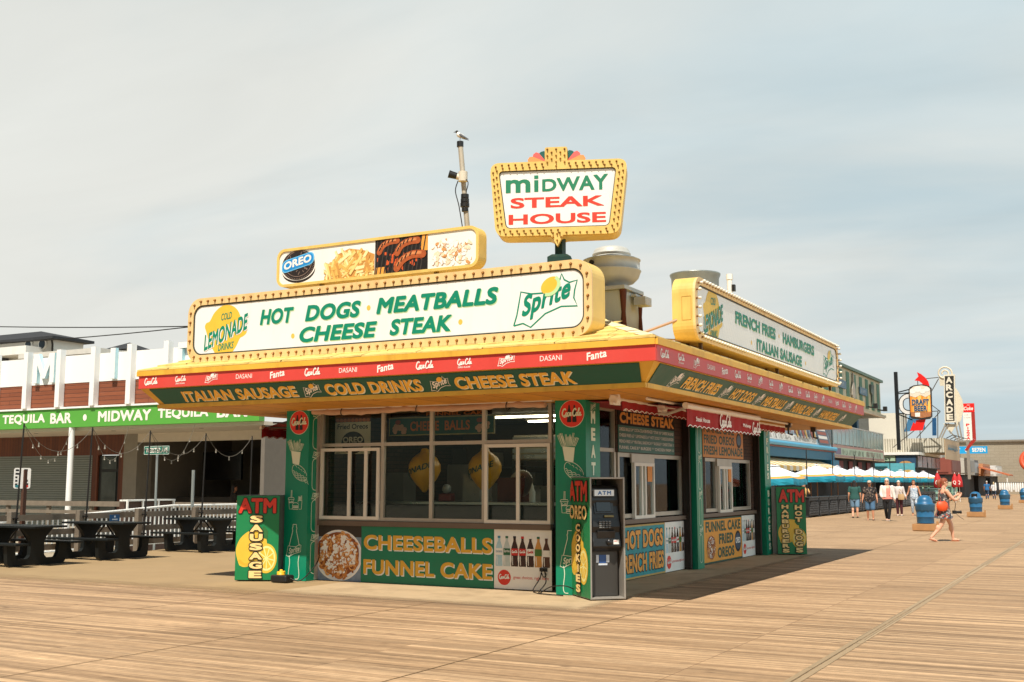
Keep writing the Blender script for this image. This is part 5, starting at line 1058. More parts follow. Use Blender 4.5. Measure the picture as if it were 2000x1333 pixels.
# the machine itself stands in the open box
def machine():
    t = thing('cash_machine', tuple(cm.location), 'dark grey cash machine with lit blue ATM header inside its open box', 'cash machine', None, cm.rotation_euler.z)
    w = .40; CH = M('machine charcoal', '#191714', .4, .1, var=.06); CH2 = M('machine dark', '#1c1b1a', .35, var=.1); GR = M('machine grey door', '#3d3a35', .45, .2, var=.06)
    mb = MB(); mb.box(-w/2, w/2, .14, .62, .046, .80); bevel(mb.build('lower_door', GR, t, local=True), .012)
    def ringq(y, z, ww): return y, z, ww
    prof = [(.10, .66), (.02, .72), (.03, .80), (.07, .92), (.05, 1.0), (.09, 1.12), (.13, 1.28), (.12, 1.36), (.16, 1.52), (.2, 1.57)]
    mb = MB(); ww = w/2+.015
    vs = []
    for y, z in prof: vs += [(-ww, y, z), (ww, y, z), (ww, .62, z), (-ww, .62, z)]
    mb.add(vs, [(4*i+k, 4*i+(k+1) % 4, 4*i+4+(k+1) % 4, 4*i+4+k) for i in range(len(prof)-1) for k in range(4)]+[(3, 2, 1, 0), tuple(4*(len(prof)-1)+k for k in range(4))])
    hd = mb.build('housing', CH, t, local=True); bevel(hd, .018, 3)
    mb = MB(); mb.box(-w/2+.04, w/2-.07, .08, .2, 1.42, 1.505, 0); fr = F((-w/2+.04, .0795, 1.42), (1, 0, 0), (0, 0, 1)); text(mb, fr, 'ATM', .05, .245, .016, .070, .001, 1, bold=.03, sp=1.3); mb.build('header', [M('header white', '#dfe6ea', .3), M('header blue', '#1b5f9e', .4)], t, local=True)
    def panel(name, x0_, x1_, y, z0, z1, mat, tilt=.2): mb = MB(); mb.obox(((x0_+x1_)/2, y, (z0+z1)/2), (x1_-x0_, .03, z1-z0), Matrix.Rotation(-tilt, 3, 'X')); return bevel(mb.build(name, mat, t, local=True), .004)
    panel('screen', -.13, .09, .115, 1.20, 1.335, M('screen glass', '#1a2025', .08), .25); panel('bezel', -.16, .13, .128, 1.17, 1.37, CH2, .25)
    panel('card_slot', -.02, .12, .085, 1.125, 1.155, M('slot brass', '#76663c', .4, .4), .2)
    mb = MB()
    for i in range(4):
        for j in range(4): mb.obox((-.09+.045*i, .045-.0*j, .985+.026*j), (.034, .03, .018), Matrix.Rotation(-.5, 3, 'X'))
    mb.build('keypad', M('keypad steel', '#8d8a82', .35, .7), t, local=True)
    panel('tray', -.14, .12, .045, .84, .945, CH2, -.2); mb = MB(); mb.ball((.03, .01, .79), (.045, .03, .045), 14, 8); mb.build('knob', CH2, t, local=True)
    mb = MB(); mb.box(.09, .17, .012, .02, .76, .82, 0); fr = F((.09, .0115, .76), (1, 0, 0), (0, 0, 1)); text(mb, fr, 'CASH', .006, .05, .035, .052, .001, 1, bold=.02); mb.build('sticker', [WHITEP, REDS], t, local=True)
    mb = MB(); mb.box(-.08, .02, .132, .139, .50, .61, 0); mb.box(-.125, -.085, .133, .139, .51, .61, 1); mb.box(.025, .07, .133, .139, .51, .61, 1); mb.box(-.09, .04, .133, .139, .47, .495, 1); mb.build('sticker', [M('sticker blue', '#2a4f87', .5, var=.2, scale=60), M('sticker white', '#c6cad0', .5, var=.2, scale=80)], t, local=True)
machine()
# power pack on the ground, and cables
t = thing('power_pack', (-11.95, 14.3, 0), 'black power pack with yellow cap on the ground beside the left front post', 'power pack')
bevel(MB().box(-12.13, -11.80, 14.2, 14.42, .012, .13).build('case', M('pack black', '#191817', .5), t), .03, 3)
mb = MB(); mb.lathe([(.07, .13), (.06, .16), (.03, .17), (.022, .21), (.0, .215)], (-12.0, 14.32, 0), 12); mb.tube([(-12.06, 14.3, .16), (-11.93, 14.33, .175)], .018, 8); mb.build('cap', M('pack yellow', '#e0a91c', .5), t)
def cable(name, pts, label, r=.009):
    mb = MB(); mb.tube(bez(pts, 8), r, 6); tag(mb.build(name, BLACK, at=pts[0]), label, 'cable')
cable('cable', [(-11.8, 14.3, .08), (-11.65, 14.4, .05), (-11.62, 14.75, .3), (-11.7, 14.92, .5), (-11.72, 14.93, .6)], 'thin black cable from the power pack up the funnel cake poster')
mb = MB(); mb.box(-7.62, -7.50, 14.93, 14.955, .30, .35); mb.tube(bez([(-7.58, 14.92, .31), (-7.6, 14.9, .2), (-7.68, 14.85, .05), (-7.62, 14.75, .02), (-7.45, 14.6, .02), (-7.25, 14.55, .12), (-7.0, 14.5, .15), (-6.9, 14.6, .1)], 8), .008, 6); mb.tube(bez([(-7.53, 14.92, .31), (-7.5, 14.9, .15), (-7.55, 14.8, .03), (-7.4, 14.55, .02), (-7.0, 14.45, .02)], 8), .008, 6)
mb.tube(bez([(-7.56, 14.93, .33), (-7.50, 14.91, .26), (-7.54, 14.91, .22), (-7.58, 14.92, .28)], 5), .008, 6)
tag(mb.build('cable', BLACK, at=(-7.56, 14.93, 0)), 'black plugs and looped cable by the bottle poster and the open cash machine box', 'cable')

# ------------------------------------------------------------------ left: bar with green fascia, ramp, fence, tables
def bar():
    T = thing('bar_building', (-30.4, 28, 0), 'low white and brown bar with green TEQUILA BAR fascia behind the picnic tables', 'bar')
    WD = rowed('orange brown cladding', '#8c4f33', '#7d442b', '#5c2f1a', 4.0, .14, .012, offset=.3, rough=.6, bump=.5, axes='xz', grain=(.6, 1, 9), var=.22)
    BW = M('bar white', '#ebe9e4', .5, var=.01); SH = M('bar beige', '#cfc4b2', .7, var=.06)
    xa, xb = -46.0, -22.8
    MB().box(xa, xb, 26.0, 26.25, 3.47, 4.10).build('fascia', M('fresh green', '#57a03d', .45, var=.04), T)
    fr = F((0, 25.998, 0), (1, 0, 0), (0, 0, 1)); mb = MB()
    def w_(s_, a, b): m__ = MB(); text(m__, fr, s_, a, b, 3.61, 3.97, .004, 0, bold=.036); m__.build('lettering', WMARK, T)
    w_('TEQUILA', -34.55, -32.35); w_('BAR', -32.08, -31.02); mb.poly(fr, ell(-30.38, 3.78, .09, .11, 18), .004, 0); w_('MIDWAY', -29.75, -27.32); w_('TEQUILA', -27.02, -24.85); w_('BAR', -24.5, -23.25)
    mb.build('dot', WMARK, T)
    MB().box(xa, xb+.05, 25.95, 26.3, 4.102, 4.16).build('cornice', BW, T)
    MB().box(xa, xb, 26.12, 26.3, 4.162, 4.98).build('wall', WD, T)
    MB().box(xa, xb, 26.10, 26.35, 4.982, 5.93).build('parapet', BW, T)
    for x in (-38.35, -36.68, -35.02, -33.35, -31.68, -30.0, -28.3, -26.65, -25.0, -23.3): MB().box(x-.105, x+.105, 25.88, 26.098, 4.162, 6.14).build('fin', BW, T)
    # big white letters with a blue edge standing on the parapet
    PM = [(0, 0), (.2, 0), (.2, .62), (.42, .15), (.58, .15), (.8, .62), (.8, 0), (1, 0), (1, 1), (.76, 1), (.5, .44), (.24, 1), (0, 1)]; PD = [(0, 0), (.5, 0), (.85, .15), (1, .5), (.85, .85), (.5, 1), (0, 1), (0, .82), (.45, .82), (.72, .7), (.8, .5), (.72, .3), (.45, .18), (.2, .18), (.2, .8), (0, .8)]
    for P_, a, b in ((PM, -33.05, -31.98), ([(0, 0), (1, 0), (1, 1), (0, 1)], -29.26, -29.03), (PD, -26.2, -25.3)):
        fr = F((0, 26.098, 0), (1, 0, 0), (0, 0, 1)); mb = MB(); mb.prism(fr, [(a+x*(b-a), 5.03+y*1.03) for x, y in P_], .005, .14, 0, 1); mb.build('letter', [BW, M('sky blue edge', '#bfe4ec', .5)], T)
    # under the canopy
    MB().box(xa, xb, 26.25, 31.0, 3.36, 3.47).build('canopy', SH, T)
    mb = MB()
    for x in (-33.9, -30.0, -26.0): mb.cyl((x, 26.9, 3.355), (x, 26.9, 3.36), .08, n=12)
    mb.build('downlight', BLACK, T)
    for x in (-31.1, -40.0): mb = MB(); mb.tube([(x, 26.1, .0), (x, 26.1, 3.47)], .10, 14); mb.build('post', BW, T)
    BRW = rowed('dark brown cladding', '#6e3a22', '#5c2f1b', '#331a10', .16, 6, .01, rough=.6, bump=.4, axes='xz', var=.2)
    MB().box(xa, -33.38, 29.0, 29.2, 2.62, 3.36).build('wall', BRW, T); MB().box(-33.38, -33.09, 29.0, 29.2, 0, 3.36).build('wall', BRW, T); MB().box(-33.09, -32.0, 29.0, 29.2, 2.63, 3.36).build('wall', BRW, T); MB().box(-32.0, -31.66, 29.0, 29.2, 0, 3.36).build('wall', BRW, T)
    MB().box(xa, -33.38, 29.05, 29.15, 0, 2.62).build('roller_shutter', rowed('grey shutter slats', '#858c86', '#7d847e', '#4c524e', 30, .085, .012, rough=.45, bump=.8, axes='xz', var=.05), T)
    dr = MB().box(-33.07, -32.02, 29.06, 29.12, 0, 2.6).build('door', M('black door', '#15130f', .4), T); mb = MB(); mb.box(-32.9, -32.15, 29.03, 29.055, .3, 2.0); mb.box(-32.9, -32.15, 29.03, 29.055, 2.1, 2.55); mb.build('pane', M('grey pane', '#4d524f', .1, var=.3, scale=2), dr)
    MB().box(-31.66, -30.98, 28.9, 29.6, 0, 3.36).build('pillar', M('bare concrete', '#8d867a', .85, var=.12, scale=3), T)
    # open bar hall
    DK = M('hall wall', '#6e665b', .8, var=.1); MB().box(-31.0, xb, 33.8, 34.0, 0, 3.36).build('wall', DK, T); MB().box(xb-.15, xb, 26.3, 34, 0, 3.36).build('wall', DK, T); MB().box(-31.2, -31.0, 29.6, 34, 0, 3.36).build('wall', DK, T); MB().box(-31.0, xb, 31.0, 34, 3.36, 3.47).build('ceiling', DK, T); MB().box(xa, -31.2, 29.2, 34, 3.36, 3.47).build('roof_slab', SH, T)
    MB().box(-30.98, xb, 28.9, 29.05, 3.05, 3.36).build('beam', SH, T)
    MB().box(-31, xb-.16, 29.7, 33.8, .0, .02).build('floor_slab', DK, T)
    sc = MB(); sc.box(-30.4, -28.5, 31.6, 31.7, 1.72, 2.75); sc.build('screen', M('black screen', '#0a0b0d', .2), T)
    mb = MB(); fr = F((-27.5, 33.75, 1.3), (1, 0, 0), (0, 0, 1)); mb.prism(fr, [(-1.2, -.1), (4.2, -.1), (4.2, 1.9), (-1.2, 1.9)], 0, .02, 0)
    for i in range(6): mb.stroke(fr, ell(.6, -.1, 1.7-.22*i, 1.6-.22*i, 24, 10, 175), .09, .022+i*.001, 1+i % 2)
    mb.build('mural', [M('mural navy', '#1d3044', .6), M('mural blue', '#1f3c58', .6), M('mural grey', '#43596b', .6)], T)
    MB().box(-30.5, -23.5, 30.4, 31.0, .02, 1.1).build('bar_counter', M('bar counter', '#2c2721', .6), T)
bar()
def back_house():
    T = thing('white_house', (-62, 48, 0), 'white house with dark roof and two round windows above the left end of the bar', 'house'); HW = M('house white', '#c9c6bd', .6, var=.04); RF = M('dark shingle roof', '#2b2d30', .8, var=.2)
    MB().box(-75, -55.6, 45, 47.2, 0, 10.15).build('wall', HW, T)
    mb = MB(); q = [(-55.1, 44.5), (-76, 44.5), (-76, 47.6), (-55.1, 47.6)]; mb.add([(x, y, z) for z in (10.12, 10.28) for x, y in q]+[(-58, 46, 10.9), (-72, 46, 10.9)], [(0, 1, 5, 4), (1, 2, 6, 5), (2, 3, 7, 6), (3, 0, 4, 7), (3, 2, 1, 0), (4, 5, 9, 8), (5, 6, 9), (6, 7, 8, 9), (7, 4, 8)]); mb.build('roof', RF, T)
    for x in (-57.75, -56.5):
        fr = F((x, 44.99, 9.9), (1, 0, 0), (0, 0, 1)); mb = MB(); mb.prism(fr, ell(0, 0, .36, .36, 8, 22, 382), 0, .08); w = mb.build('window', WHITEP, T); mb = MB(); mb.prism(fr, ell(0, 0, .26, .28, 20), .08, .1); mb.build('pane', M('dark pane', '#39424a', .15), w)
    mb = MB(); mb.tube([(-55.3, 44.6, 10.15), (-55.55, 44.9, 9.8), (-55.58, 44.93, 6)], .06, 8); mb.build('downpipe', BLACK, T)
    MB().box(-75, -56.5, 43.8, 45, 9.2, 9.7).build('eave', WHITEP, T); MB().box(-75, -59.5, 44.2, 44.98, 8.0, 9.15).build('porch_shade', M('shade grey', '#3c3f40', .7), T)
    B = thing('flat_block', (-37, 31, 0), 'flat roofed beige block rising just behind the white bar parapet', 'building'); MB().box(-38.6, -34.6, 30.4, 36, 3.5, 6.6).build('wall', M('flat beige', '#a59d8f', .7), B); MB().box(-39, -34.4, 29.9, 36.2, 6.6, 6.8).build('roof', M('flat roof edge', '#cfc9bd', .6), B)
    Cc = thing('roof_cupola', (-35.55, 32.4, 0), 'small square cupola with dark pyramid roof above the bar', 'cupola'); MB().box(-36.15, -34.95, 31.9, 33.1, 3.48, 6.95).build('wall', HW, Cc); mb = MB(); mb.add([(-36.4, 31.65, 6.97), (-34.7, 31.65, 6.97), (-34.7, 33.35, 6.97), (-36.4, 33.35, 6.97), (-35.55, 32.5, 7.35)], [(3, 2, 1, 0), (0, 1, 4), (1, 2, 4), (2, 3, 4), (3, 0, 4)]); mb.build('roof', RF, Cc)
back_house()
for i, (z0, z1, s_) in enumerate(((6.35, 5.42, .12), (5.92, 5.40, .22))):
    mb = MB(); A = V((-32.5, 22.5, z0)); B = V((-13.2, 13.6, 4.2)); A2 = V((-40, 26, z0+.3)); P = []
    A = V((-36, 20, z0+.4 if i == 0 else z0+.05)); B = V((-19.9, 20, z1)); mb.tube([A.lerp(B, t/14)-V((0, 0, s_*4*(t/14)*(1-t/14))) for t in range(15)]+[V((-13.6, 15.4, 4.0)), V((-13.1, 13.7, 3.95))], .014, 5)
    tag(mb.build('overhead_wire', BLACK, at=tuple(A)), ('upper overhead wire running from the left to the front marquee', 'lower sagging overhead wire running from the left to the front marquee')[i], 'wire', 'overhead wires')
# weathered fence at the edge of the boardwalk, with poles for string lights
GW = M('grey weathered wood', '#75695a', .85, var=.2, scale=4, dirt='#4c4236', damt=.5, dscale=3, streak=False, bump=.3, bscale=30)
T = thing('wooden_fence', (-20.4, 18, 0), 'grey weathered plank fence along the boardwalk edge behind the picnic tables', 'fence')
for y in (13.9, 15.7, 17.45, 19.15, 21.0, 22.8, 24.6): bevel(MB().box(-20.47, -20.33, y-.07, y+.07, 0, 1.0).build('post', GW, T), .008)
for i, y in enumerate((12.2, 15.7, 19.15, 22.8)):
    y2 = (15.68, 19.13, 22.78, 25.9)[i]
    for z in (.16, .48, .80): MB().box(-20.52, -20.475, y, y2, z, z+.125).build('plank', GW, T)
T = thing('wooden_fence', (-30, 25.2, 0), 'long low wooden railing across the front of the bar', 'fence')
for z in (.62, .86): MB().box(-42, -21.2, 25.15, 25.2, z, z+(.16 if z > .8 else .11)).build('plank', GW, T)
for x in range(-41, -21, 2): MB().box(x-.06, x+.06, 25.2, 25.3, 0, 1.0).build('post', GW, T)
T = thing('ramp_railing', (-21.5, 19, 0), 'white ramp railing with thin balusters behind the wooden fence', 'railing'); top = [(-21.5, 12.5, .52), (-21.5, 16.6, .76), (-21.5, 21.3, 1.02), (-21.5, 25.0, 1.0)]
mb = MB(); mb.tube(top, .03, 8); mb.build('handrail', WHITEP, T); mb = MB(); mb.tube([V(p)-V((0, 0, .72+.2*(p[1] > 20))) for p in top], .025, 6); mb.build('bottom_rail', WHITEP, T)
mb = MB(); mb.beam((0, 0, 0), (0, 0, 1), .028); bme = None
for i in range(88):
    y = 12.6+i*.14; k = 0 if y < 16.6 else 1 if y < 21.3 else 2; t = (y-top[k][1])/(top[k+1][1]-top[k][1]); z = top[k][2]+(top[k+1][2]-top[k][2])*t; L_ = .74+.16*max(0, min(1, (y-16.6)/4.7))
    if bme is None: o = mb.build('baluster', WHITEP, T, local=True); bme = o
    else: o = bme.copy(); COL.objects.link(o)
    o.location = V((-21.5, y, z-L_))-V((-21.5, 19, 0)); o.scale = (1, 1, L_)
for i, (y, lean) in enumerate(((15.7, .1), (17.5, .1), (19.22, .1), (21.08, .1), (22.85, .05))):
    t = thing('light_pole', (-20.3, y, 0), ('string light pole nearest the left edge, behind the parking sign', 'string light pole between the white bar post and the street sign', 'string light pole just left of the WEBSTER AVE sign', 'string light pole just right of the short grey post', 'string light pole behind the green SAUSAGE box')[i], 'pole', 'thin poles for string lights')
    mb = MB(); mb.tube([(-20.28, y, .05), (-20.3, y+lean, 2.85)], [.022, .016], 8); mb.build('pole', M('black steel pole', '#24211d', .5, .4), t); mb = MB()
    for z in (.4, .85): mb.box(-20.34, -20.24, y-.04, y+.04, z, z+.03)
    mb.build('bracket', MATS['black steel pole'], t)
LB = emit('string lamp', (.9, .85, .75), .35)
def string(pts, sag, label, n):
    t = thing('string_lights', pts[0], label, 'string lights', 'strings of festoon lamps'); P = []
    for a, b in zip(pts, pts[1:]):
        for k in range(13): u = k/12; P.append(V(a).lerp(V(b), u)-V((0, 0, 4*sag*u*(1-u))))
    mb = MB(); mb.tube(P, .006, 4); mb.build('wire', M('festoon wire', '#6b6458', .6), t)
    for q in along([tuple(p) for p in P], n, False)[1:-1]:
        mb = MB(); mb.cyl(q, q-V((0, 0, .06)), .016, n=6); mb.ball(q-V((0, 0, .08)), .02, 8, 6, 1); mb.build('bulb', [M('festoon socket', '#8b8375', .6), M('festoon glass', '#a9a294', .15)], t)
ys = (15.8, 17.6, 19.32, 21.18, 22.9)
for i in range(4): string([(-20.3, ys[i], 2.83), (-20.3-2.6*(1), (ys[i]+ys[i+1])/2+2.5, 2.3), (-20.3, ys[i+1], 2.83)] if False else [(-20.3, ys[i], 2.83), (-20.3, ys[i+1], 2.83)], .55, 'drooping festoon string between the %s light poles at the fence' % ('first and second', 'second and third', 'third and fourth', 'fourth and fifth')[i], 5)
for i, xx in enumerate((-31.0, -28.3, -25.4)): string([(-20.3, ys[i], 2.83), (xx, 26.0, 3.42)], .9, ('festoon string from the first light pole to the white bar post', 'festoon string from the second light pole to the bar fascia', 'festoon string from the third light pole to the bar fascia')[i], 8)
# picnic tables
PT = M('dark plastic lumber', '#101413', .55, var=.15, scale=6, dirt='#1d211f', damt=.4, spec=.3)
def picnic(yc, label, xc=-19.15):
    t = thing('picnic_table', (xc, yc, 0), label, 'picnic table', 'dark picnic tables by the fence')
    for i in range(5): bevel(MB().box(xc-.93, xc+.93, yc-.38+i*.154, yc-.38+i*.154+.148, .735, .775).build('top_plank', PT, t), .006) if False else None
    mb = MB()
    for i in range(5): mb.box(xc-.93, xc+.93, yc-.38+i*.154, yc-.38+i*.154+.148, .735, .775)
    bevel(mb.build('table_top', PT, t), .006)
    for s_ in (-1, 1):
        mb = MB(); c = yc+s_*.63
        for i in range(2): mb.box(xc-.93, xc+.93, c-.145+i*.15, c-.145+i*.15+.144, .42, .46)
        bevel(mb.build('seat', PT, t), .006)
    for s_ in (-1, 1):
        fr = F((xc+s_*.52, yc, 0), (0, 1, 0), (0, 0, 1)); h = [(0, .02), (.60, .02), (.66, .07), (.69, .42), (.50, .42), (.49, .24), (.44, .15), (.22, .15), (.16, .21), (.15, .48), (.20, .57), (.36, .735)]
        q = h[1:]+[(-a, b) for a, b in h[:0:-1]]; mb = MB(); mb.prism(fr, q, -.05, .05); bevel(mb.build('leg', PT, t), .012)
    mb = MB(); mb.tube([(xc-.45, yc, .3), (xc-.02, yc, .72)], .016, 6); mb.tube([(xc+.45, yc, .3), (xc+.02, yc, .72)], .016, 6); mb.build('brace', BLACK, t)
for y, lb in ((14.92, 'dark picnic table at the left edge of the picture, nearest the camera'), (17.08, 'dark picnic table in the middle of the row, in front of the blue notice'), (20.0, 'dark picnic table under the WEBSTER AVE sign'), (22.4, 'dark picnic table farthest along the fence, half hidden by the green SAUSAGE box')): picnic(y, lb)
GPOST = M('galvanised post', '#9aa09c', .4, .5, var=.06)
t = thing('street_sign', (-22.83, 22, 0), 'green WEBSTER AVE street sign on a galvanised post', 'street sign'); mb = MB(); mb.tube([(-22.81, 22, -.5), (-22.83, 22, 2.36)], .032, 10); mb.build('post', GPOST, t)
mb = MB(); fr = F((-23.30, 21.98, 2.36), (1, 0, 0), (0, 0, 1)); mb.prism(fr, rrect(0, .94, 0, .235, .02, 3), 0, .008, 0); mb.ring(fr, rrect(.006, .934, .006, .229, .02, 3), rrect(.014, .926, .014, .221, .015, 3), .008, .010, 1); text(mb, fr, 'WEBSTER AVE', .07, .88, .05, .185, .011, 1, bold=.018); mb.build('sign_plate', [M('street green', '#1c6b5a', .4), WMARK], t)
mb = MB(); mb.tube([(-21, 21.5, -.5), (-21, 21.5, 1.93)], .04, 10); tag(mb.build('post', GPOST, at=(-21, 21.5, -.5)), 'short bare grey post between the street sign and the SAUSAGE box', 'post')
t = thing('rules_sign', (-20.7, 16.2, 0), 'white rules sign with small pictures on a rusty post at the far left', 'sign'); MB().box(-20.74, -20.66, 16.16, 16.24, 0, 1.88).build('post', M('rusty post', '#4a2c1c', .7, var=.2), t)
q = MB(); sg = F((-20.8, 16.0, 1.48), (.45, .893, 0), (0, 0, 1)); q.prism(sg, rrect(0, .34, 0, .44, .04, 4), .012, .02, 0); r = random.Random(8)
for i in range(5): q.rect(sg, .03+.0*i, .03+r.uniform(.04, .08), .07+i*.075, .07+i*.075+.04, .022, 1); q.rect(sg, .2, .2+r.uniform(.05, .1), .07+i*.075, .07+i*.075+.045, .022, 1)
q.poly(sg, ell(.08, .05, .05, .03, 14), .023, 2); q.poly(sg, ell(.25, .05, .05, .03, 14), .023, 3); q.build('sign_plate', [WHITEP, BLACK, M('notice teal', '#2c8087', .5), REDS], t)
mb = MB(); fr = F((-20.32, 18.22, .66), (0, 1, 0), (0, 0, 1)); mb.prism(fr, rrect(0, .28, 0, .22, .01, 2), 0, .012, 0)
for i in range(2): mb.rect(fr, .06, .22, .05+i*.05, .075+i*.05, .014, 1)
mb.poly(fr, ell(.14, .175, .025, .025, 12), .014, 1); tag(mb.build('notice_board', [M('notice blue', '#0f4a78', .4), M('notice white', '#b9c7d4', .5)], at=(-20.3, 18.36, .66)), 'small blue notice on the wooden fence above the middle picnic table', 'notice')
t = thing('serving_hatch', (-23, 22, 0), 'long white box frame standing behind the ramp railing', 'box'); mb = MB(); mb.box(-23.3, -23.0, 21.2, 22.9, 1.12, 1.16); 
for y in (21.22, 21.75, 22.3, 22.86): mb.box(-23.05, -23.0, y-.02, y+.02, .9, 1.12)
mb.build('frame', WHITEP, t); MB().box(-23.3, -23.1, 21.2, 22.9, -.5, 1.1).build('cabinet', M('brown box', '#4a3428', .7), t)
mb = MB(); mb.lathe([(.27, .0), (.29, .02), (.29, .84), (.31, .86), (.31, .88), (.1, .9), (0, .9)], (-20.0, 14.62, 0), 20); tag(mb.build('barrel', M('bin dark blue', '#12375c', .4), at=(-20.0, 14.62, 0)), 'dark blue barrel by the fence at the left edge of the picture', 'barrel')

# ------------------------------------------------------------------ right: boardwalk fronts
def marks(mb, fr, a0, a1, b0, b1, d, m, n, seed=1):       # lettering too small and worn to read
    r = random.Random(seed); w = (a1-a0)/n
    for i in range(n):
        if r.random() < .13: continue
        x = a0+i*w; mb.stroke(fr, [(x+w*.2, b0), (x+w*.3, b1)], w*.22, d, m)
        if r.random() < .7: mb.stroke(fr, [(x+w*.25, b0+(b1-b0)*r.choice((0, .5, .9))), (x+w*.75, b0+(b1-b0)*r.choice((.05, .5, .95)))], (b1-b0)*.2, d+.003, m)
        if r.random() < .5: mb.stroke(fr, [(x+w*.7, b0), (x+w*.7, b1)], w*.2, d+.006, m)
def right_side():
    FX = lambda x, y=0, z=0: F((x, y, z), (0, 1, 0), (0, 0, 1)); FY = lambda y, x=0, z=0: F((x, y, z), (1, 0, 0), (0, 0, 1))
    DKB = M('shop dark', '#1d1c1b', .8, var=.3, scale=1); TB = M('shop blue', '#0f5d78', .6, var=.12); SKYB = M('gutter blue', '#4a9ab8', .5, var=.08)
    # 1 amusement front with tilted picture board
    T = thing('amusement_hall', (-21, 71, 0), 'blue amusement hall with a slanted picture board above striped awnings, just beyond the kiosk', 'building')
    MB().box(-28, -18.6, 58, 82, 0, 3.2).build('wall', DKB, T); MB().box(-28, -17.9, 57.8, 82, 3.2, 3.85).build('fascia', TB, T)
    mb = MB(); mb.tube([(-17.8, 57.8, 4.0), (-17.8, 82, 4.0)], .14, 10); mb.build('gutter', SKYB, T); mb = MB(); mb.tube([(-17.85, 57.8, 3.82), (-17.85, 82, 3.82)], .06, 6); mb.build('trim', M('rust red trim', '#7d3a2a', .6, var=.3, scale=20), T)
    fr = F((-17.95, 58, 4.15), (0, 1, 0), (-.25, 0, 1)); mb = MB(); mb.prism(fr, [(0, 0), (23.3, 0), (23.3, 1.75), (0, 1.75)], -.2, 0, 0); mb.rect(fr, .3, 23, .75, 1.7, .004, 2)
    mb.rect(fr, 1, 19, .08, .52, .008, 1); marks(mb, fr, 1.3, 18.8, .14, .44, .012, 3, 46, 4); r = random.Random(5)
    for i in range(34): x = 2+i*.5; mb.stroke(fr, [(x, .6), (x+r.uniform(-.1, .25), r.uniform(1.1, 1.6))], r.uniform(.08, .2), .02+i*.001, 4)
    for i in range(7): x = 14+i*.8; mb.poly(fr, ell(x, .85, .25, .5, 12), .06+i*.002, (5, 6, 7)[i % 3])
    mb.rect(fr, 19.5, 22.9, .1, 1.7, .07, 6)
    for i in range(5): mb.rect(fr, 19.8, 22.4, .2+i*.3, .42+i*.3, .075, 1 if i % 2 else 7)
    mb.build('picture_board', [M('board blue grey', '#8aa0ab', .5, var=.1), M('board white', '#cfcac0', .5, var=.1), M('board sky', '#b6ccd6', .5, var=.1), M('board ink', '#6d675f', .6), M('board maroon', '#7d2f2a', .6), M('board ochre', '#b08a3f', .6), M('board slate', '#4b5661', .6), M('board brick', '#8c4a38', .6)], T)
    mb = MB()
    for i in range(30): y0 = 58+i*.72; mb.add([(-17.0, y0, 2.62), (-17.0, y0+.72, 2.62), (-18.5, y0+.72, 3.15), (-18.5, y0, 3.15)], [(0, 1, 2, 3)], i % 2); mb.add([(-17.0, y0, 2.62), (-17.0, y0+.72, 2.62), (-17.0, y0+.72, 2.36), (-17.0, y0+.36, 2.30), (-17.0, y0, 2.36)], [(4, 3, 2, 1, 0)], i % 2)
    mb.build('awning', [M('stripe yellow', '#d0a85a', .8), M('stripe cream', '#d2cab6', .8)], T); MB().box(-18.6, -17.6, 80.2, 82, 2.2, 3.2).build('end_block', TB, T)
    # 2 balcony building
    T = thing('balcony_bar', (-21, 92, 0), 'bar with glass fronted balcony over a pale sign band and lamp edged canopy', 'building')
    MB().box(-30, -18.8, 82.05, 102, 0, 3.5).build('wall', DKB, T); MB().box(-30, -18.0, 82.05, 102, 3.55, 4.4).build('fascia', M('band faded pink', '#b08a80', .6, var=.12, scale=1), T)
    fr = FX(-17.99); mb = MB(); mb.rect(fr, 82.4, 101.6, 3.66, 4.2, .01, 0); marks(mb, fr, 85, 93, 3.72, 4.1, .016, 1, 20, 3); marks(mb, fr, 94, 100.5, 3.72, 4.1, .016, 2, 16, 6); mb.rect(fr, 82.6, 84.6, 3.7, 4.16, .015, 3); mb.build('sign_band', [M('band mint', '#a8b9a2', .6, var=.1), M('band olive', '#5d6b57', .6), M('band brown', '#7a5a55', .6), M('band violet', '#6d6078', .6)], T)
    for i in range(60): MB().ball((-17.95, 82.2+i*.33, 3.48), .07, 6, 4).build('bulb', M('canopy lamps', '#c9b49a', .3), T)
    MB().box(-18.9, -17.9, 82.05, 102, 3.50, 3.54).build('canopy', M('canopy brown', '#6d5348', .7), T)
    for i in range(15): y = 82.2+i*1.4; MB().box(-18.05, -17.98, y-.04, y+.04, 4.41, 5.82).build('post', M('balcony white', '#c4c6c0', .5), T)
    MB().box(-18.06, -17.97, 82.1, 102, 5.82, 5.9).build('rail', MATS['balcony white'], T); MB().box(-18.02, -18.0, 82.2, 101.9, 4.45, 5.8).build('glazing', M('balcony glass', '#8fa9a4', .15, var=.12, scale=.6), T); MB().box(-26, -21, 82.1, 101.9, 4.41, 6.4).build('upper_wall', M('balcony shade', '#6f827c', .7, var=.2, scale=1), T)
    for i in range(4): y = 84.5+i*4.3; MB().box(-20.97, -20.93, y, y+1.8, 4.5, 6.1).build('window', M('teal window', '#2c5a5c', .2, var=.2), T)
    r = random.Random(2)
    for i in range(5): MB().box(-18.75, -18.7, 83.5+i*3.6, 85+i*3.6, 2.5, 3.3).build('banner', M('maroon banner', '#6a2420', .7), T)
    # striped overhanging box with big cutlery
    T = thing('striped_dining_box', (-22, 93, 6.5), 'high box clad in green and cream stripes with giant cutlery, above the balcony bar', 'building')
    MB().box(-28, -18.1, 80, 102, 7.5, 10.4).build('wall', M('stripe base cream', '#b5b094', .6), T); fr = FX(-18.09)
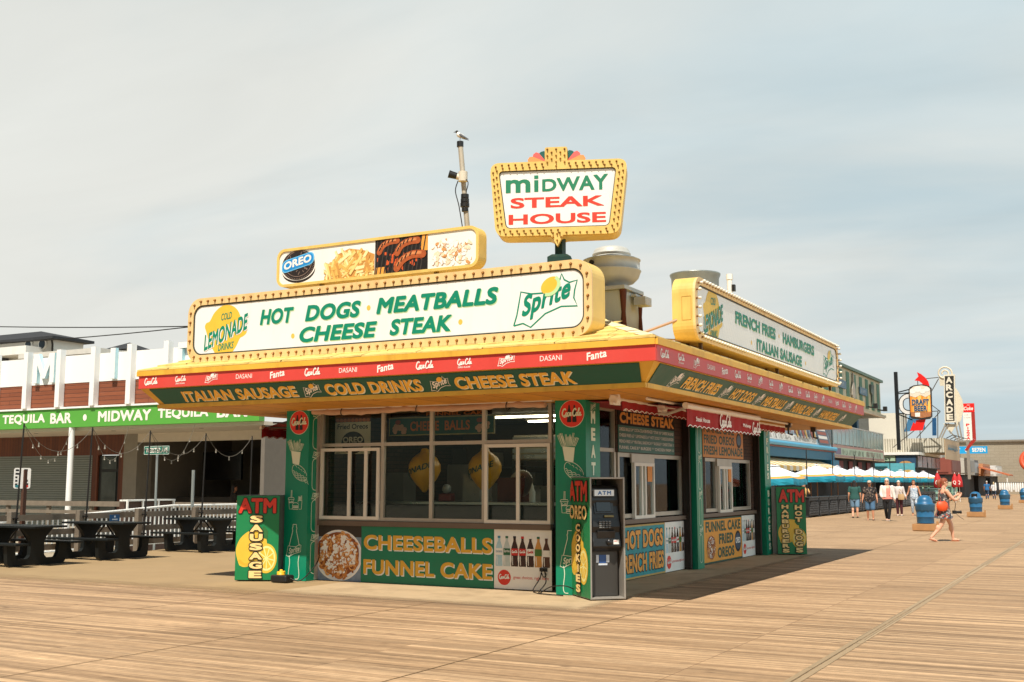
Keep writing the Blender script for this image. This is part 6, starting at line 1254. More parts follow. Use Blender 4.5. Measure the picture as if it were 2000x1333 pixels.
    for i in range(9): mb = MB(); y = 80.3+i*2.5; mb.prism(fr, [(y, 7.75), (y+1.15, 7.75), (y+1.15, 10.2), (y, 10.2)], 0, .02); mb.build('stripe', M('stripe green', '#3f6f57', .6, var=.1), T)
    MB().box(-28.2, -17.85, 79.8, 102.2, 10.4, 10.62).build('roof', M('cornice green', '#5a7265', .6), T); MB().box(-28.2, -17.7, 79.8, 102.2, 7.3, 7.5).build('soffit', M('soffit cream', '#a9a38e', .7), T); 
    for i in range(44): MB().ball((-17.75, 80+i*.5, 7.26), .08, 6, 4).build('bulb', MATS['canopy lamps'], T)
    CU = M('cutlery grey', '#a39a8a', .5, var=.1)
    def spoon(y, z0, z1, up): q = [(0, 0), (.25, .05), (.45, .25), (.45, .45), (.25, .62), (.10, .7), (.09, 1), (-.09, 1), (-.10, .7), (-.25, .62), (-.45, .45), (-.45, .25), (-.25, .05)]; mb = MB(); mb.prism(fr, [(y+a*1.3, z0+(z1-z0)*b) for a, b in q], .03, .15); mb.build('spoon', CU, T)
    spoon(90.0, 7.9, 10.25, 1); mb = MB(); mb.prism(fr, [(97.6, 8.2), (97.8, 8.2), (97.85, 9.0), (98.3, 9.2), (98.4, 9.9), (98.1, 9.9), (98.0, 9.4), (97.9, 9.9), (97.5, 9.9), (97.4, 9.4), (97.2, 9.9), (97.0, 9.9), (97.1, 9.2), (97.55, 9.0)], .03, .15); mb.build('fork', M('cutlery dark', '#4d5a52', .5), T)
    for y in (85.6, 93.8): mb = MB(); mb.prism(fr, rrect(y-1.3, y+1.6, 8.75, 9.35, .1, 3), .03, .14); marks(mb, fr, y-1, y+1.3, 8.9, 9.2, .145, 1, 8, 2); mb.build('plaque', [M('plaque blue', '#476679', .5), M('plaque pale', '#9fb0b5', .5)], T)
    for y in (95.5, 99.8): mb = MB(); mb.beam((-18.0, y, 7.9), (-17.4, y, 7.8), .12); mb.box(-17.5, -17.2, y-.2, y+.25, 7.75, 8.15); mb.build('flood_lamp', BLACK, T)
    for y in (92.2,): MB().box(-18.8, -18.2, y-.35, y+.35, 4.42, 7.29).build('pillar', M('pillar blue', '#1d4e66', .6), T)
    # billboard far behind, plant box
    t = thing('billboard', (-27, 122, 5.2), 'blue and orange billboard seen beyond the balcony bar', 'billboard'); mb = MB(); mb.box(-27.4, -22.7, 122, 122.2, 6.0, 8.4, 0); fr = FY(121.99, -27.4, 6.0); mb.poly(fr, ell(1.7, .3, 1.3, .9, 16, 0, 180), .01, 1); mb.poly(fr, ell(1.3, 1.7, .5, .5, 12), .01, 1); mb.poly(fr, ell(3.9, .2, 1.0, .7, 14, 0, 180), .01, 1); mb.build('face', [M('bill blue', '#2f7fb5', .5), M('bill orange', '#d8542c', .5)], t); MB().box(-25.4, -25.0, 122.2, 122.5, 0, 6.0).build('post', BLACK, t)
    t = thing('rooftop_unit', (-21.5, 118, 5.0), 'white rooftop plant unit with a grey louvre left of the dark mast', 'plant unit'); MB().box(-22.0, -18.9, 117, 121, 5.3, 8.6).build('casing', M('unit cream', '#cfc8b8', .6, var=.04), t); MB().box(-23.1, -22.02, 117.2, 121, 5.3, 8.5).build('louvre', rowed('grey louvre', '#6f706a', '#67685f', '#44453f', 30, .12, .03, axes='xz', bump=.6), t)
    # beige block behind with ducts
    T = thing('beige_block', (-20, 130, 0), 'plain beige flat roofed block behind the food stand', 'building'); MB().box(-26, -17.2, 116, 150, 0, 5.3).build('wall', M('block beige', '#a99f8e', .7, var=.08, scale=1), T); MB().box(-26.2, -17.0, 115.8, 150, 5.3, 5.5).build('roof', M('block coping', '#4d4a43', .7), T)
    mb = MB(); mb.lathe([(.6, 4.2), (.9, 4.4), (.9, 4.9), (.7, 5.1), (0, 5.15)], (-19.3, 113.5, 0), 14); mb.lathe([(.5, 4.2), (.75, 4.4), (.75, 4.7), (.5, 4.85), (0, 4.9)], (-17.2, 113.5, 0), 14); mb.lathe([(.4, 4.2), (.6, 4.35), (.6, 4.6), (0, 4.7)], (-21.5, 113.5, 0), 14); tag(mb.build('roof_fans', M('fan grey', '#8f8a7e', .5, .3), at=(-19.3, 113.5, 4.2)), 'low round exhaust fans on the food stand roof', 'roof fan')
    # 3 food stand
    T = thing('food_stand', (-18, 113, 0), 'food stand with Sausage sign, teal picture board and dark glazed corner', 'food stand'); MB().box(-21, -16, 107, 122, 2.95, 4.15).build('wall', M('stand dark', '#232523', .6), T); MB().box(-21.2, -15.8, 106.8, 122.2, 4.15, 4.4).build('roof', WHITEP, T); MB().box(-21, -16.3, 107.3, 121.8, 0, 2.94).build('front', DKB, T)
    fr = FY(106.99); mb = MB(); mb.rect(fr, -20.6, -17.9, 3.6, 4.1, .01, 0); text(mb, fr, 'Sausage', -20.1, -18.3, 3.68, 4.0, .02, 1, bold=.02); mb.rect(fr, -17.8, -16.1, 3.0, 4.1, .01, 2); mb.poly(fr, ell(-17, 3.3, .6, .3, 14), .02, 3); mb.build('sign_panel', [M('stand mint', '#9fb69a', .5), M('stand ink', '#2f3a34', .5), M('stand blue', '#2d4a66', .4), M('stand food', '#b98a55', .5, var=.3)], T)
    mb = MB(); mb.rect(fr, -22.0, -16.2, 2.2, 3.4, .05, 0); marks(mb, fr, -21.5, -18.3, 2.55, 2.85, .06, 1, 9, 8); marks(mb, fr, -21, -17, 2.3, 2.5, .06, 2, 14, 3); mb.poly(fr, ell(-16.8, 2.5, .6, .3, 14), .065, 2); mb.build('picture_board', [M('stand teal', '#58a3ae', .5, var=.15), WMARK, M('stand amber', '#c8a25c', .5)], T)
    fr = FX(-15.99); mb = MB()
    for i in range(5): mb.rect(fr, 107.4+i*2.9, 110+i*2.9, 3.05, 4.05, .01, i % 2)
    mb.build('glazing', [M('stand pane', '#56666a', .15, var=.3, scale=1), M('stand pane dark', '#3a474c', .15, var=.3, scale=1)], T)
    # corrugated sign box
    T = thing('corrugated_sign_box', (-16.5, 114, 3.8), 'white corrugated sign box with a tan end panel carrying blue script', 'sign box'); MB().box(-20.3, -14.0, 110, 121, 4.42, 5.75).build('cladding', rowed('corrugated white', '#c3bcab', '#bdb6a4', '#938b78', .22, 9, .05, axes='xz', bump=.8), T); MB().box(-13.99, -13.93, 110.2, 120.8, 3.8, 5.65).build('end_panel', M('tan panel', '#b89f7d', .6), T); mb = MB(); fr = FX(-13.92); r = random.Random(3)
    for i in range(8): mb.stroke(fr, [(112+i*.9, 4.7+r.uniform(-.1, .1)), (112.3+i*.9, 5.2), (112.5+i*.9, 4.75), (112.8+i*.9, 4.9)], .2, .01+i*.002, 0)
    mb.build('lettering', M('script blue', '#4d7f95', .5), T)
    mb = MB()
    for i in range(4): mb.tube([(-13.9, 111+i*2.8, 5.75), (-13.3, 111+i*2.8, 6.05), (-13.0, 111+i*2.8, 5.95)], .04, 5)
    mb.build('lamp_arm', BLACK, T)
right_side()
def tall_signs():
    FY = lambda y: F((0, y, 0), (1, 0, 0), (0, 0, 1))
    # dark mast with beer mug
    T = thing('beer_mug_sign', (-16.4, 100, 4.4), 'beer mug shaped DRAFT BEER sign with a red arrow, hung from a dark mast', 'sign'); y = 100; fr = FY(y)
    mb = MB(); mb.box(-16.56, -16.28, y+.1, y+.4, 4.41, 11.15); mb.build('mast', M('mast black', '#1b1d1e', .5, .3), T)
    mb = MB()
    for a, b in (((-16.4, 9.35), (-15.3, 9.6)), ((-16.4, 9.25), (-15.3, 9.3)), ((-16.4, 7.55), (-15.3, 7.5)), ((-16.4, 7.5), (-15.2, 6.95))): mb.beam((a[0], y+.25, a[1]), (b[0], y+.2, b[1]), .09)
    mb.build('bracket', MATS['mast black'], T)
    W_ = M('mug white', '#d9d6d0', .5); mb = MB(); HO = bez([(-15.3, 9.2), (-15.7, 9.15), (-16.1, 8.8), (-16.2, 8.3), (-16.1, 7.8), (-15.7, 7.45), (-15.3, 7.4)], 3); HI = bez([(-15.3, 7.75), (-15.6, 7.8), (-15.8, 8.0), (-15.85, 8.3), (-15.8, 8.6), (-15.6, 8.78), (-15.3, 8.83)], 3); mb.prism(fr, HO+HI, .02, .14, 0)
    for q in (HO, HI): mb.stroke(fr, q, .07, .15, 1)
    mb.build('handle', [W_, BLACK], T)
    body = [(-15.25, 7.2), (-14.3, 7.0), (-13.65, 7.15), (-13.55, 9.6), (-15.3, 9.6), (-15.32, 7.3)]
    mb = MB(); mb.prism(fr, [(-15.33, 7.25), (-15.2, 7.05), (-14.4, 6.93), (-13.75, 7.0), (-13.55, 7.2), (-13.5, 9.6), (-13.7, 9.8), (-14.2, 9.95), (-14.9, 9.9), (-15.25, 9.75), (-15.36, 9.5)], -.1, .2, 0); d = .21
    mb.rect(fr, -15.26, -13.6, 7.55, 9.25, d, 1)
    for i, (a, w, m_) in enumerate(((-15.1, .3, 2), (-14.65, .3, 3), (-14.2, .28, 2), (-13.85, .2, 3))): mb.rect(fr, a, a+w, 7.6, 9.15, d+.006+i*.001, m_)
    mb.poly(fr, [(-15.26, 9.0), (-14.8, 8.85), (-14.4, 9.05), (-14.0, 8.85), (-13.6, 9.05), (-13.6, 9.5), (-13.8, 9.75), (-14.3, 9.86), (-14.9, 9.8), (-15.24, 9.55)], d+.02, 4)
    for i, (a, b, k) in enumerate(((-15.0, 9.4, .22), (-14.6, 9.55, .25), (-14.2, 9.35, .2), (-13.85, 9.5, .2))): mb.poly(fr, ell(a, b, k*1.2, k, 12), d+.03+i*.003, 5)
    mb.poly(fr, [(-15.22, 7.27), (-14.4, 7.08), (-13.65, 7.2), (-13.6, 7.55), (-15.24, 7.6)], d+.01, 6); mb.rect(fr, -14.9, -14.5, 7.2, 7.55, d+.025, 5)
    outline_text(mb, fr, 'DRAFT', -15.12, -13.73, 8.2, 8.68, d+.05, 7, 8, .03, .05); outline_text(mb, fr, 'BEER', -14.95, -13.9, 7.66, 8.12, d+.05, 7, 8, .03, .05)
    mb.build('mug', [M('mug edge', '#2b2520', .5), M('beer amber', '#e38c30', .4, var=.1, scale=3), M('beer orange', '#efa54a', .4), M('beer gold', '#f5c26a', .4), M('foam', '#ddd2bd', .6), M('foam white', '#ebe6da', .6), M('mug base', '#a96f48', .4, var=.2), M('letter navy', '#21466b', .5), M('letter edge', '#e8c07a', .5)], T)
    RA = M('arrow red', '#e01e17', .4)
    mb = MB(); mb.prism(fr, [(-13.66, 9.78), (-13.75, 10.2), (-13.98, 10.55), (-14.3, 10.85), (-14.62, 11.03), (-14.52, 10.65), (-14.85, 10.32), (-14.5, 10.26), (-14.25, 10.05), (-14.2, 9.93)][::-1], -.06, .06); mb.build('arrow', RA, T)
    mb = MB(); mb.prism(fr, [(-14.1, 6.95), (-14.25, 6.5), (-14.38, 6.05), (-15.4, 6.02), (-15.1, 6.75), (-14.95, 6.6), (-14.85, 6.93)], -.06, .06); mb.build('arrow', RA, T)
    # lattice gantry
    T = thing('sign_gantry', (-13.8, 108, 5), 'thin steel lattice frame behind the mug and arcade signs with blue panels', 'gantry'); mb = MB(); y = 108
    k = 1.08
    pts = [((-14.6, 5.2), (-14.6, 10.5)), ((-15.9, 5.2), (-15.9, 9.0)), ((-14.6, 10.4), (-12.9, 10.5)), ((-14.4, 7.6), (-12.9, 7.65)), ((-14.5, 9.0), (-12.9, 7.6)), ((-12.9, 10.4), (-14.3, 8.0)), ((-14.9, 5.4), (-12.9, 7.6)), ((-13.2, 5.3), (-13.1, 7.6)), ((-16.9, 4.6), (-14.6, 6.4)), ((-15.7, 5.2), (-15.7, 7.6))]
    for (a, b), (c, e) in pts: mb.beam((a*k, y, 1.6+(b-1.6)*k), (c*k, y, 1.6+(e-1.6)*k), .07)
    mb.build('lattice', M('gantry steel', '#57534c', .6, .3), T)
    mb = MB(); fr = FY(y+.2); mb.prism(fr, [(-17.2, 6.3), (-16.5, 8.2), (-15.6, 8.2), (-15.3, 6.5)][::-1], 0, .1); mb.build('blue_panel', M('gantry blue', '#3f7397', .5), T); mb = MB(); mb.prism(fr, [(-14.7, 5.9), (-14.35, 5.9), (-14.3, 7.5), (-14.65, 7.5)], .2, .3); mb.build('blue_panel', M('gantry navy', '#1f4f78', .4, var=.3), T)
    # arcade sign with scroll
    T = thing('arcade_sign', (-13.9, 114, 5), 'tall black ARCADE sign with white letters and a pale scroll behind it', 'sign'); y = 114; fr = FY(y); k = 1.14
    X = lambda a: a*k
    Z = lambda b: 1.6+(b-1.6)*k
    mb = MB(); mb.prism(fr, [(X(-12.58), Z(6.66)), (X(-11.72), Z(6.66)), (X(-11.6), Z(10.7)), (X(-12.48), Z(10.7))], -.3, 0, 1); mb.prism(fr, [(X(-12.50), Z(6.80)), (X(-11.80), Z(6.80)), (X(-11.69), Z(10.58)), (X(-12.40), Z(10.58))], 0.001, .03, 0)
    for i, ch in enumerate('ARCADE'): b = 9.98-i*.625; sh_ = .1*(b-6.8)/3.8; text(mb, fr, ch, X(-12.42+sh_), X(-11.90+sh_), Z(b), Z(b+.52), .035, 1, bold=.045)
    mb.build('panel', [M('arcade black', '#26241f', .5), M('arcade cream', '#dcd3be', .5)], T)
    SC = M('scroll cream', '#d3c8b0', .5, var=.06); mb = MB()
    sp = []
    for i in range(40): t = i/39; a = R(-60+t*620); r_ = .75*(1-t*.75); sp.append((X(-12.45)+r_*math.cos(a), y+.25, Z(10.75)+.1+r_*math.sin(a)))
    mb.tube(sp, (.09), 6); mb.build('scroll', SC, T); fr2 = FY(y+.35); mb = MB(); q = [(-12.75, 6.6), (-12.9, 8.0), (-13.0, 10.2), (-12.75, 10.9), (-12.45, 10.2)]
    mb.prism(fr2, [(X(a), Z(b)) for a, b in ((-11.7, 6.2), (-11.3, 6.9), (-11.05, 7.8), (-11.15, 8.6), (-11.45, 9.3), (-11.65, 9.6))], 0, .08); mb.prism(fr2, [(X(a), Z(b)) for a, b in ((-12.75, 6.6), (-12.2, 5.7), (-11.7, 6.5))], 0, .08); mb.prism(fr2, [(X(-12.85), Z(9.8)), (X(-12.5), Z(9.8)), (X(-12.5), Z(10.6)), (X(-12.9), Z(10.6))], 0, .08); mb.build('scroll', SC, T)
    mb = MB(); 
    for a, b in (((-12.5, 6.6), (-13.2, 5.2)), ((-12.3, 6.6), (-13.0, 5.2)), ((-11.8, 6.7), (-11.5, 5.1)), ((-12.3, 6.0), (-11.6, 5.1)), ((-11.5, 6.7), (-11.3, 5.1))): mb.beam((X(a[0]), y+.2, Z(a[1])), (X(b[0]), y+.2, Z(b[1])), .12)
    mb.build('strut', M('strut grey', '#8b8478', .6), T)
    # pizza sign
    T = thing('pizza_sign', (-14, 130, 4), 'tall red and white PIZZA sign with a red arrow edge', 'sign'); y = 130; fr = FY(y); mb = MB()
    mb.prism(fr, [(-14.40, 9.25), (-13.28, 9.22), (-13.28, 10.2), (-14.40, 10.2)], -.3, 0, 0); mb.prism(fr, [(-14.45, 6.2), (-13.62, 6.2), (-13.62, 9.2), (-14.45, 9.2)], -.3, 0, 1); mb.prism(fr, [(-13.6, 6.4), (-13.28, 6.2), (-13.28, 9.21), (-13.6, 9.21)], -.3, -.02, 2); mb.prism(fr, [(-14.5, 5.1), (-14.2, 5.1), (-13.29, 6.18), (-13.6, 6.38)], -.3, -.02, 2)
    text(mb, fr, 'Coke', -14.35, -13.4, 9.45, 9.85, .01, 1, bold=.035, shear=.25); text(mb, fr, 'Enjoy', -14.0, -13.7, 9.95, 10.08, .01, 1, bold=.01); marks(mb, fr, -14.35, -13.7, 8.9, 9.0, .01, 3, 9, 2); marks(mb, fr, -14.35, -13.7, 8.6, 8.7, .01, 3, 9, 4)
    for i, ch in enumerate('PIZZA'): b = 7.72-i*.36; a = -14.2; text(mb, fr, ch, a if ch != 'I' else a+.12, a+.36 if ch != 'I' else a+.22, b, b+.29, .01, 0, bold=.04)
    mb.build('panel', [RA, WMARK, M('arrow dark red', '#a3291f', .5), M('fine grey', '#8f8a82', .5)], T); MB().box(-14.3, -14.0, y+.05, y+.3, 2, 6.3).build('post', M('strut grey', '#8b8478', .6), T)
    mb = MB(); y = 136; fr = FY(y); mb.prism(fr, [(-16.2, 4.9), (-12.75, 4.9), (-12.75, 5.72), (-16.2, 5.72)], -.3, 0, 0); text(mb, fr, 'SE7EN', -14.35, -12.95, 5.08, 5.55, .01, 1, bold=.035); text(mb, fr, 'ON', -15.1, -14.7, 5.08, 5.5, .01, 1, bold=.03); text(mb, fr, 'T', -15.9, -15.6, 5.08, 5.5, .01, 1, bold=.03); tag(mb.build('shop_sign', [M('sign bright blue', '#1f9ad2', .4), WMARK], at=(-14.5, 136, 4.9)), 'bright blue shop sign ending in SE7EN', 'sign')
tall_signs()
def far_shops():
    T = thing('long_grey_hall', (-20, 175, 0), 'long plain grey brown hall closing the far end of the boardwalk', 'building'); MB().box(-45, -8.5, 172, 200, 0, 7.4).build('wall', rowed('hall block', '#9a8f7c', '#948975', '#857a67', 1.2, .4, .02, axes='xz', bump=.2), T); MB().box(-45.3, -8.2, 171.7, 200.3, 7.4, 7.65).build('roof', M('hall coping', '#7d7466', .7), T)
    r = random.Random(12)
    spec = [(124, 132, -15.2, '#8c4a3c', '#6f3b30', 'shop front with dull brick red panel beside the corrugated box'), (133, 138, -14.4, '#b7b2a6', '#8b8a84', 'narrow pale shop front with dark square window under the blue sign'), (139, 150, -15.2, '#5d5f60', '#9aa3a6', 'grey shop front with wide picture panels'), (151, 160, -14.8, '#b98258', '#a05d3a', 'shop with orange tiled awning roof'), (161, 170, -14.2, '#c9c6c0', '#d8d6d0', 'bright white shop front at the far end of the row')]
    for i, (y0, y1, x, c1, c2, lb) in enumerate(spec):
        T = thing('beach_shop', (x-4, (y0+y1)/2, 0), lb, 'shop'); h = r.uniform(3.9, 4.6); MB().box(x-9, x, y0, y1, 2.5, h).build('wall', M('shop wall %d' % i, c1, .7, var=.1), T); MB().box(x-9, x-.6, y0+.1, y1-.1, 0, 2.49).build('front', M('shop dark', '#1d1c1b', .8), T)
        fr = F((x+.01, 0, 0), (0, 1, 0), (0, 0, 1)); mb = MB(); mb.prism(fr, [(y0+.4, 2.8), (y1-.4, 2.8), (y1-.4, h-.3), (y0+.4, h-.3)], 0, .06); mb.build('sign_panel', M('shop panel %d' % i, c2, .5, var=.2, scale=.8), T)
        fr = F((0, y0-.01, 0), (1, 0, 0), (0, 0, 1)); mb = MB(); mb.prism(fr, [(x-3.5, 2.7), (x-.3, 2.7), (x-.3, h-.2), (x-3.5, h-.2)], 0, .06); mb.rect(fr, x-2.6, x-1.4, 3.1, 3.7, .065, 1); mb.build('sign_panel', [M('shop end %d' % i, c1, .6, var=.2, scale=.8), M('shop ink', '#4a4c50', .6)], T)
    t = thing('tiled_canopy', (-13, 152, 2.4), 'orange brown pitched canopy over a shop door', 'canopy'); mb = MB(); mb.add([(-11.6, 148, 2.6), (-11.6, 154, 2.6), (-15, 154, 3.6), (-15, 148, 3.6), (-11.6, 148, 2.45), (-11.6, 154, 2.45), (-15, 154, 3.45), (-15, 148, 3.45)], [(0, 1, 2, 3), (7, 6, 5, 4), (0, 4, 5, 1), (3, 7, 4, 0), (1, 5, 6, 2)]); mb.build('roof', M('orange tiles', '#b0623a', .7, var=.15), t); MB().box(-11.9, -11.8, 148.2, 148.3, 0, 2.5).build('post', WHITEP, t)
    mb = MB(); mb.tube([(-9.15+1.1*math.cos(R(a)), 150+.3*math.sin(R(a)), 4.3+1.1*math.sin(R(a))) for a in range(-10, 260, 15)], .32, 10); tag(mb.build('orange_arch', M('orange plastic', '#c9512a', .4, var=.1), at=(-9.15, 150, 3.2)), 'orange curved ride arch at the right edge of the picture', 'arch')
    t = thing('mint_stall', (-13.2, 107, 0), 'mint green stall rails with glass jars behind the walking woman', 'stall'); MG = M('mint paint', '#8fb59c', .5, var=.06)
    mb = MB()
    for y in (103.8, 107.2, 110.6):
        for x in (-15.6, -13.2): mb.box(x-.08, x+.08, y-.08, y+.08, 0, 1.35)
    for z in (.15, .7, 1.25): mb.box(-15.6, -13.2, 103.75, 103.85, z, z+.1); mb.box(-13.25, -13.15, 103.8, 110.6, z, z+.1)
    mb.build('frame', MG, t); MB().box(-15.5, -13.3, 103.95, 110.5, .2, 1.1).build('counter', M('mint shade', '#7b9a98', .6, var=.3, scale=2), t); mb = MB()
    for i in range(14): mb.lathe([(.12, 1.36), (.14, 1.6), (.08, 1.68), (0, 1.7)], (-13.3, 104.2+i*.45, 0), 8)
    mb.build('jar', M('jar glass', '#b7ab86', .3, var=.3), t)
    for i, (x, y, lb) in enumerate(((-12.0, 89.7, 'closed red umbrella left of the walking woman'), (-12, 99.9, 'closed red umbrella just right of the phone'), (-12.1, 103.6, 'closed red umbrella, rightmost of the three'))):
        t = thing('closed_umbrella', (x, y, 0), lb, 'umbrella', 'closed red umbrellas'); mb = MB(); mb.lathe([(.24, 1.25), (.30, 1.3), (.27, 1.7), (.2, 2.05), (.06, 2.35), (0, 2.4)], (x, y, 0), 10); mb.build('canopy', M('umbrella red', '#b81c1c', .7, var=.12), t); mb = MB(); mb.tube([(x, y, 0), (x, y, 2.48)], .03, 6); mb.build('pole', WHITEP, t); mb = MB(); fr = F((x, y-.31, 1.45), (1, 0, 0), (0, 0, 1)); text(mb, fr, 'Q' if i else 'O', -.12, .12, 0, .35, .01, 0, bold=.02); mb.build('lettering', WMARK, t)
    t = thing('clothes_rack', (-8.9, 118, 0), 'rack of white and dark clothes at the right edge beyond the bins', 'clothes rack'); mb = MB(); mb.tube([(-10.6, 118, 0), (-10.6, 118, 1.65), (-7.6, 118, 1.65), (-7.6, 118, 0)], .03, 6); mb.build('rail', BLACK, t); r = random.Random(4)
    for i in range(14): x = -10.5+i*.2; h = r.uniform(.6, .9); mb = MB(); mb.loft([[(x+sx*.07*k, 118+sy*.25*k2, z) for sx, sy in ((-1, -1), (1, -1), (1, 1), (-1, 1))] for k, k2, z in ((1.2, 1, 1.6-h), (1, 1, 1.4), (.6, .4, 1.62))]); mb.build('garment', M(('cloth white', 'cloth black', 'cloth red')[r.choice((0, 0, 0, 1, 2))], ('#d2cfc9', '#2a2a2b', '#9c2b28')[0] if False else {'cloth white': '#d2cfc9', 'cloth black': '#2a2a2b', 'cloth red': '#9c2b28'}[('cloth white', 'cloth black', 'cloth white')[i % 3]], .8), t)
far_shops()
# umbrellas over the outdoor tables
UW = M('umbrella white', '#e6e9ee', .75, var=.03); UO = M('umbrella orange', '#dc9a45', .75); UT = M('umbrella teal', '#138ba3', .75, var=.06)
def umbrella(x, y, label, s_=1.22, zp=2.42, rz=0):
    t = thing('market_umbrella', (x, y, 0), label, 'umbrella', 'white, orange and teal market umbrellas', rz); ze = zp-.53; zb = ze-.10; n = 8
    cor = [(-s_, -s_), (s_, -s_), (s_, s_), (-s_, s_)]
    def ringp(k, z, wob=0):
        o = []
        for i in range(4):
            a, b = V((*cor[i], 0)), V((*cor[(i+1) % 4], 0))
            for j in range(n): u = j/n; p = a.lerp(b, u)*k; sagz = -.05*math.sin(math.pi*u)*k if z < zp-.1 else 0; w = 1+wob*math.sin(u*math.pi*6+i); o.append(V((p.x*w, p.y*w, z-sagz*-1)))
        return o
    mb = MB(); rings = [ringp(.03, zp), ringp(.14, zp-.05), ringp(.5, zp-.255), ringp(.84, zp-.44)]; mb.loft(rings, 0, False, False); mb.loft([ringp(.84, zp-.44), ringp(1, ze)], 1, False, False)
    mb.loft([ringp(1.0, ze), ringp(1.015, ze-.16, .012), ringp(1.0, ze-.30, .03)], 2, False, False); mb.loft([ringp(.15, zp+.02), ringp(.02, zp+.07)], 0, False, True)
    fr = F((-.5, -s_*.62, zp-.262), (1, 0, 0), (0, s_*.38*0+.5, .21)); text(mb, fr, 'BEACH', .25, .75, .02, .10, .03, 3, bold=.02) if False else None
    mb.build('canopy', [UW, UO, UT, UO], t, local=True)
    mb = MB(); mb.tube([(0, 0, 0), (0, 0, zp+.12)], .028, 8); mb.build('pole', M('teak pole', '#8a5f36', .6), t, local=True)
U = [(-14.0, 51.2), (-16.6, 55.5), (-14.2, 60.6), (-16.8, 62.0), (-14.2, 65.6), (-16.8, 70.0), (-14.2, 70.8), (-16.8, 75.6), (-14.2, 76.0), (-14.2, 81.4), (-16.8, 82), (-14.2, 87), (-14.2, 92.5), (-14.2, 98)]
ORD = 'first second third fourth fifth sixth seventh eighth ninth'.split()
ui = [0, 0]
for i, (x, y) in enumerate(U):
    b = 0 if x > -15 else 1; lb = ('%s white and teal umbrella of the front row, counted from the kiosk' % ORD[ui[0]]) if b == 0 else ('%s white and teal umbrella of the back row, in the shade of the hall' % ORD[ui[1]]); ui[b] += 1
    umbrella(x, y, lb, zp=2.36 if i < 2 else 2.52)
PB = M('black plastic planter', '#0b0b0d', .5, var=.15)
def planter(x, y, rz, i, w=1.9):
    t = thing('barrier_box', (x, y, 0), ('%s black barrier box of the terrace edge, counted from the kiosk' % (ORD+['tenth', 'eleventh', 'twelfth', 'thirteenth', 'fourteenth', 'fifteenth', 'sixteenth', 'seventeenth', 'eighteenth', 'nineteenth', 'twentieth', 'twenty first', 'twenty second', 'twenty third'])[i]), 'barrier', 'black barrier boxes round the terrace', rz)
    mb = MB(); mb.box(-w/2, w/2, -.2, .2, .08, .88); bevel(mb.build('box_body', PB, t, local=True), .02); mb = MB(); mb.box(-w/2-.03, w/2+.03, -.23, .23, .88, .95); bevel(mb.build('rim', PB, t, local=True), .015)
    fr = F((0, -.201, 0), (1, 0, 0), (0, 0, 1)); mb = MB()
    for k in range(-6, 11): x0_ = k*.2-w/2; P = [(x0_+.0, .15), (x0_+.6, .80)]; a, b = max(-w/2+.08, P[0][0]), min(w/2-.08, P[1][0]); 
    for k in range(14):
        for s_ in (1, -1):
            x0_ = -w/2+.08+(w-.16)*k/14; x1_ = min(max(x0_+s_*.35, -w/2+.08), w/2-.08); f_ = abs(x1_-x0_)/.35
            if f_ > .1: mb.beam(fr.p(x0_, .18, .006), fr.p(x1_, .18+.6*f_, .006), .018, .012)
    mb.build('lattice', M('lattice black', '#141416', .45), t, local=True)
    for s_ in (-1, 1): mb = MB(); mb.ball((s_*(w/2-.12), 0, .06), (.16, .26, .055), 10, 6); mb.build('foot', PB, t, local=True)
for i in range(3): planter(-13.9-i*2.0, 52.0, 0, i)
for i in range(20): planter(-12.85, 53.2+i*2.05, R(90), i+3)
for i in range(8):
    y = 54+i*5.6; t = thing('light_pole', (-13.15, y, 0), '%s thin black light pole along the terrace barrier' % ORD[i], 'pole', 'thin black terrace poles'); mb = MB(); mb.tube([(-13.15, y, 0), (-13.15, y+.1, 3.2)], [.035, .025], 6); mb.build('pole', MATS['black steel pole'], t); mb = MB(); mb.box(-13.25, -13.05, y-.1, y+.1, 0, .04); mb.build('base_plate', MATS['black steel pole'], t)
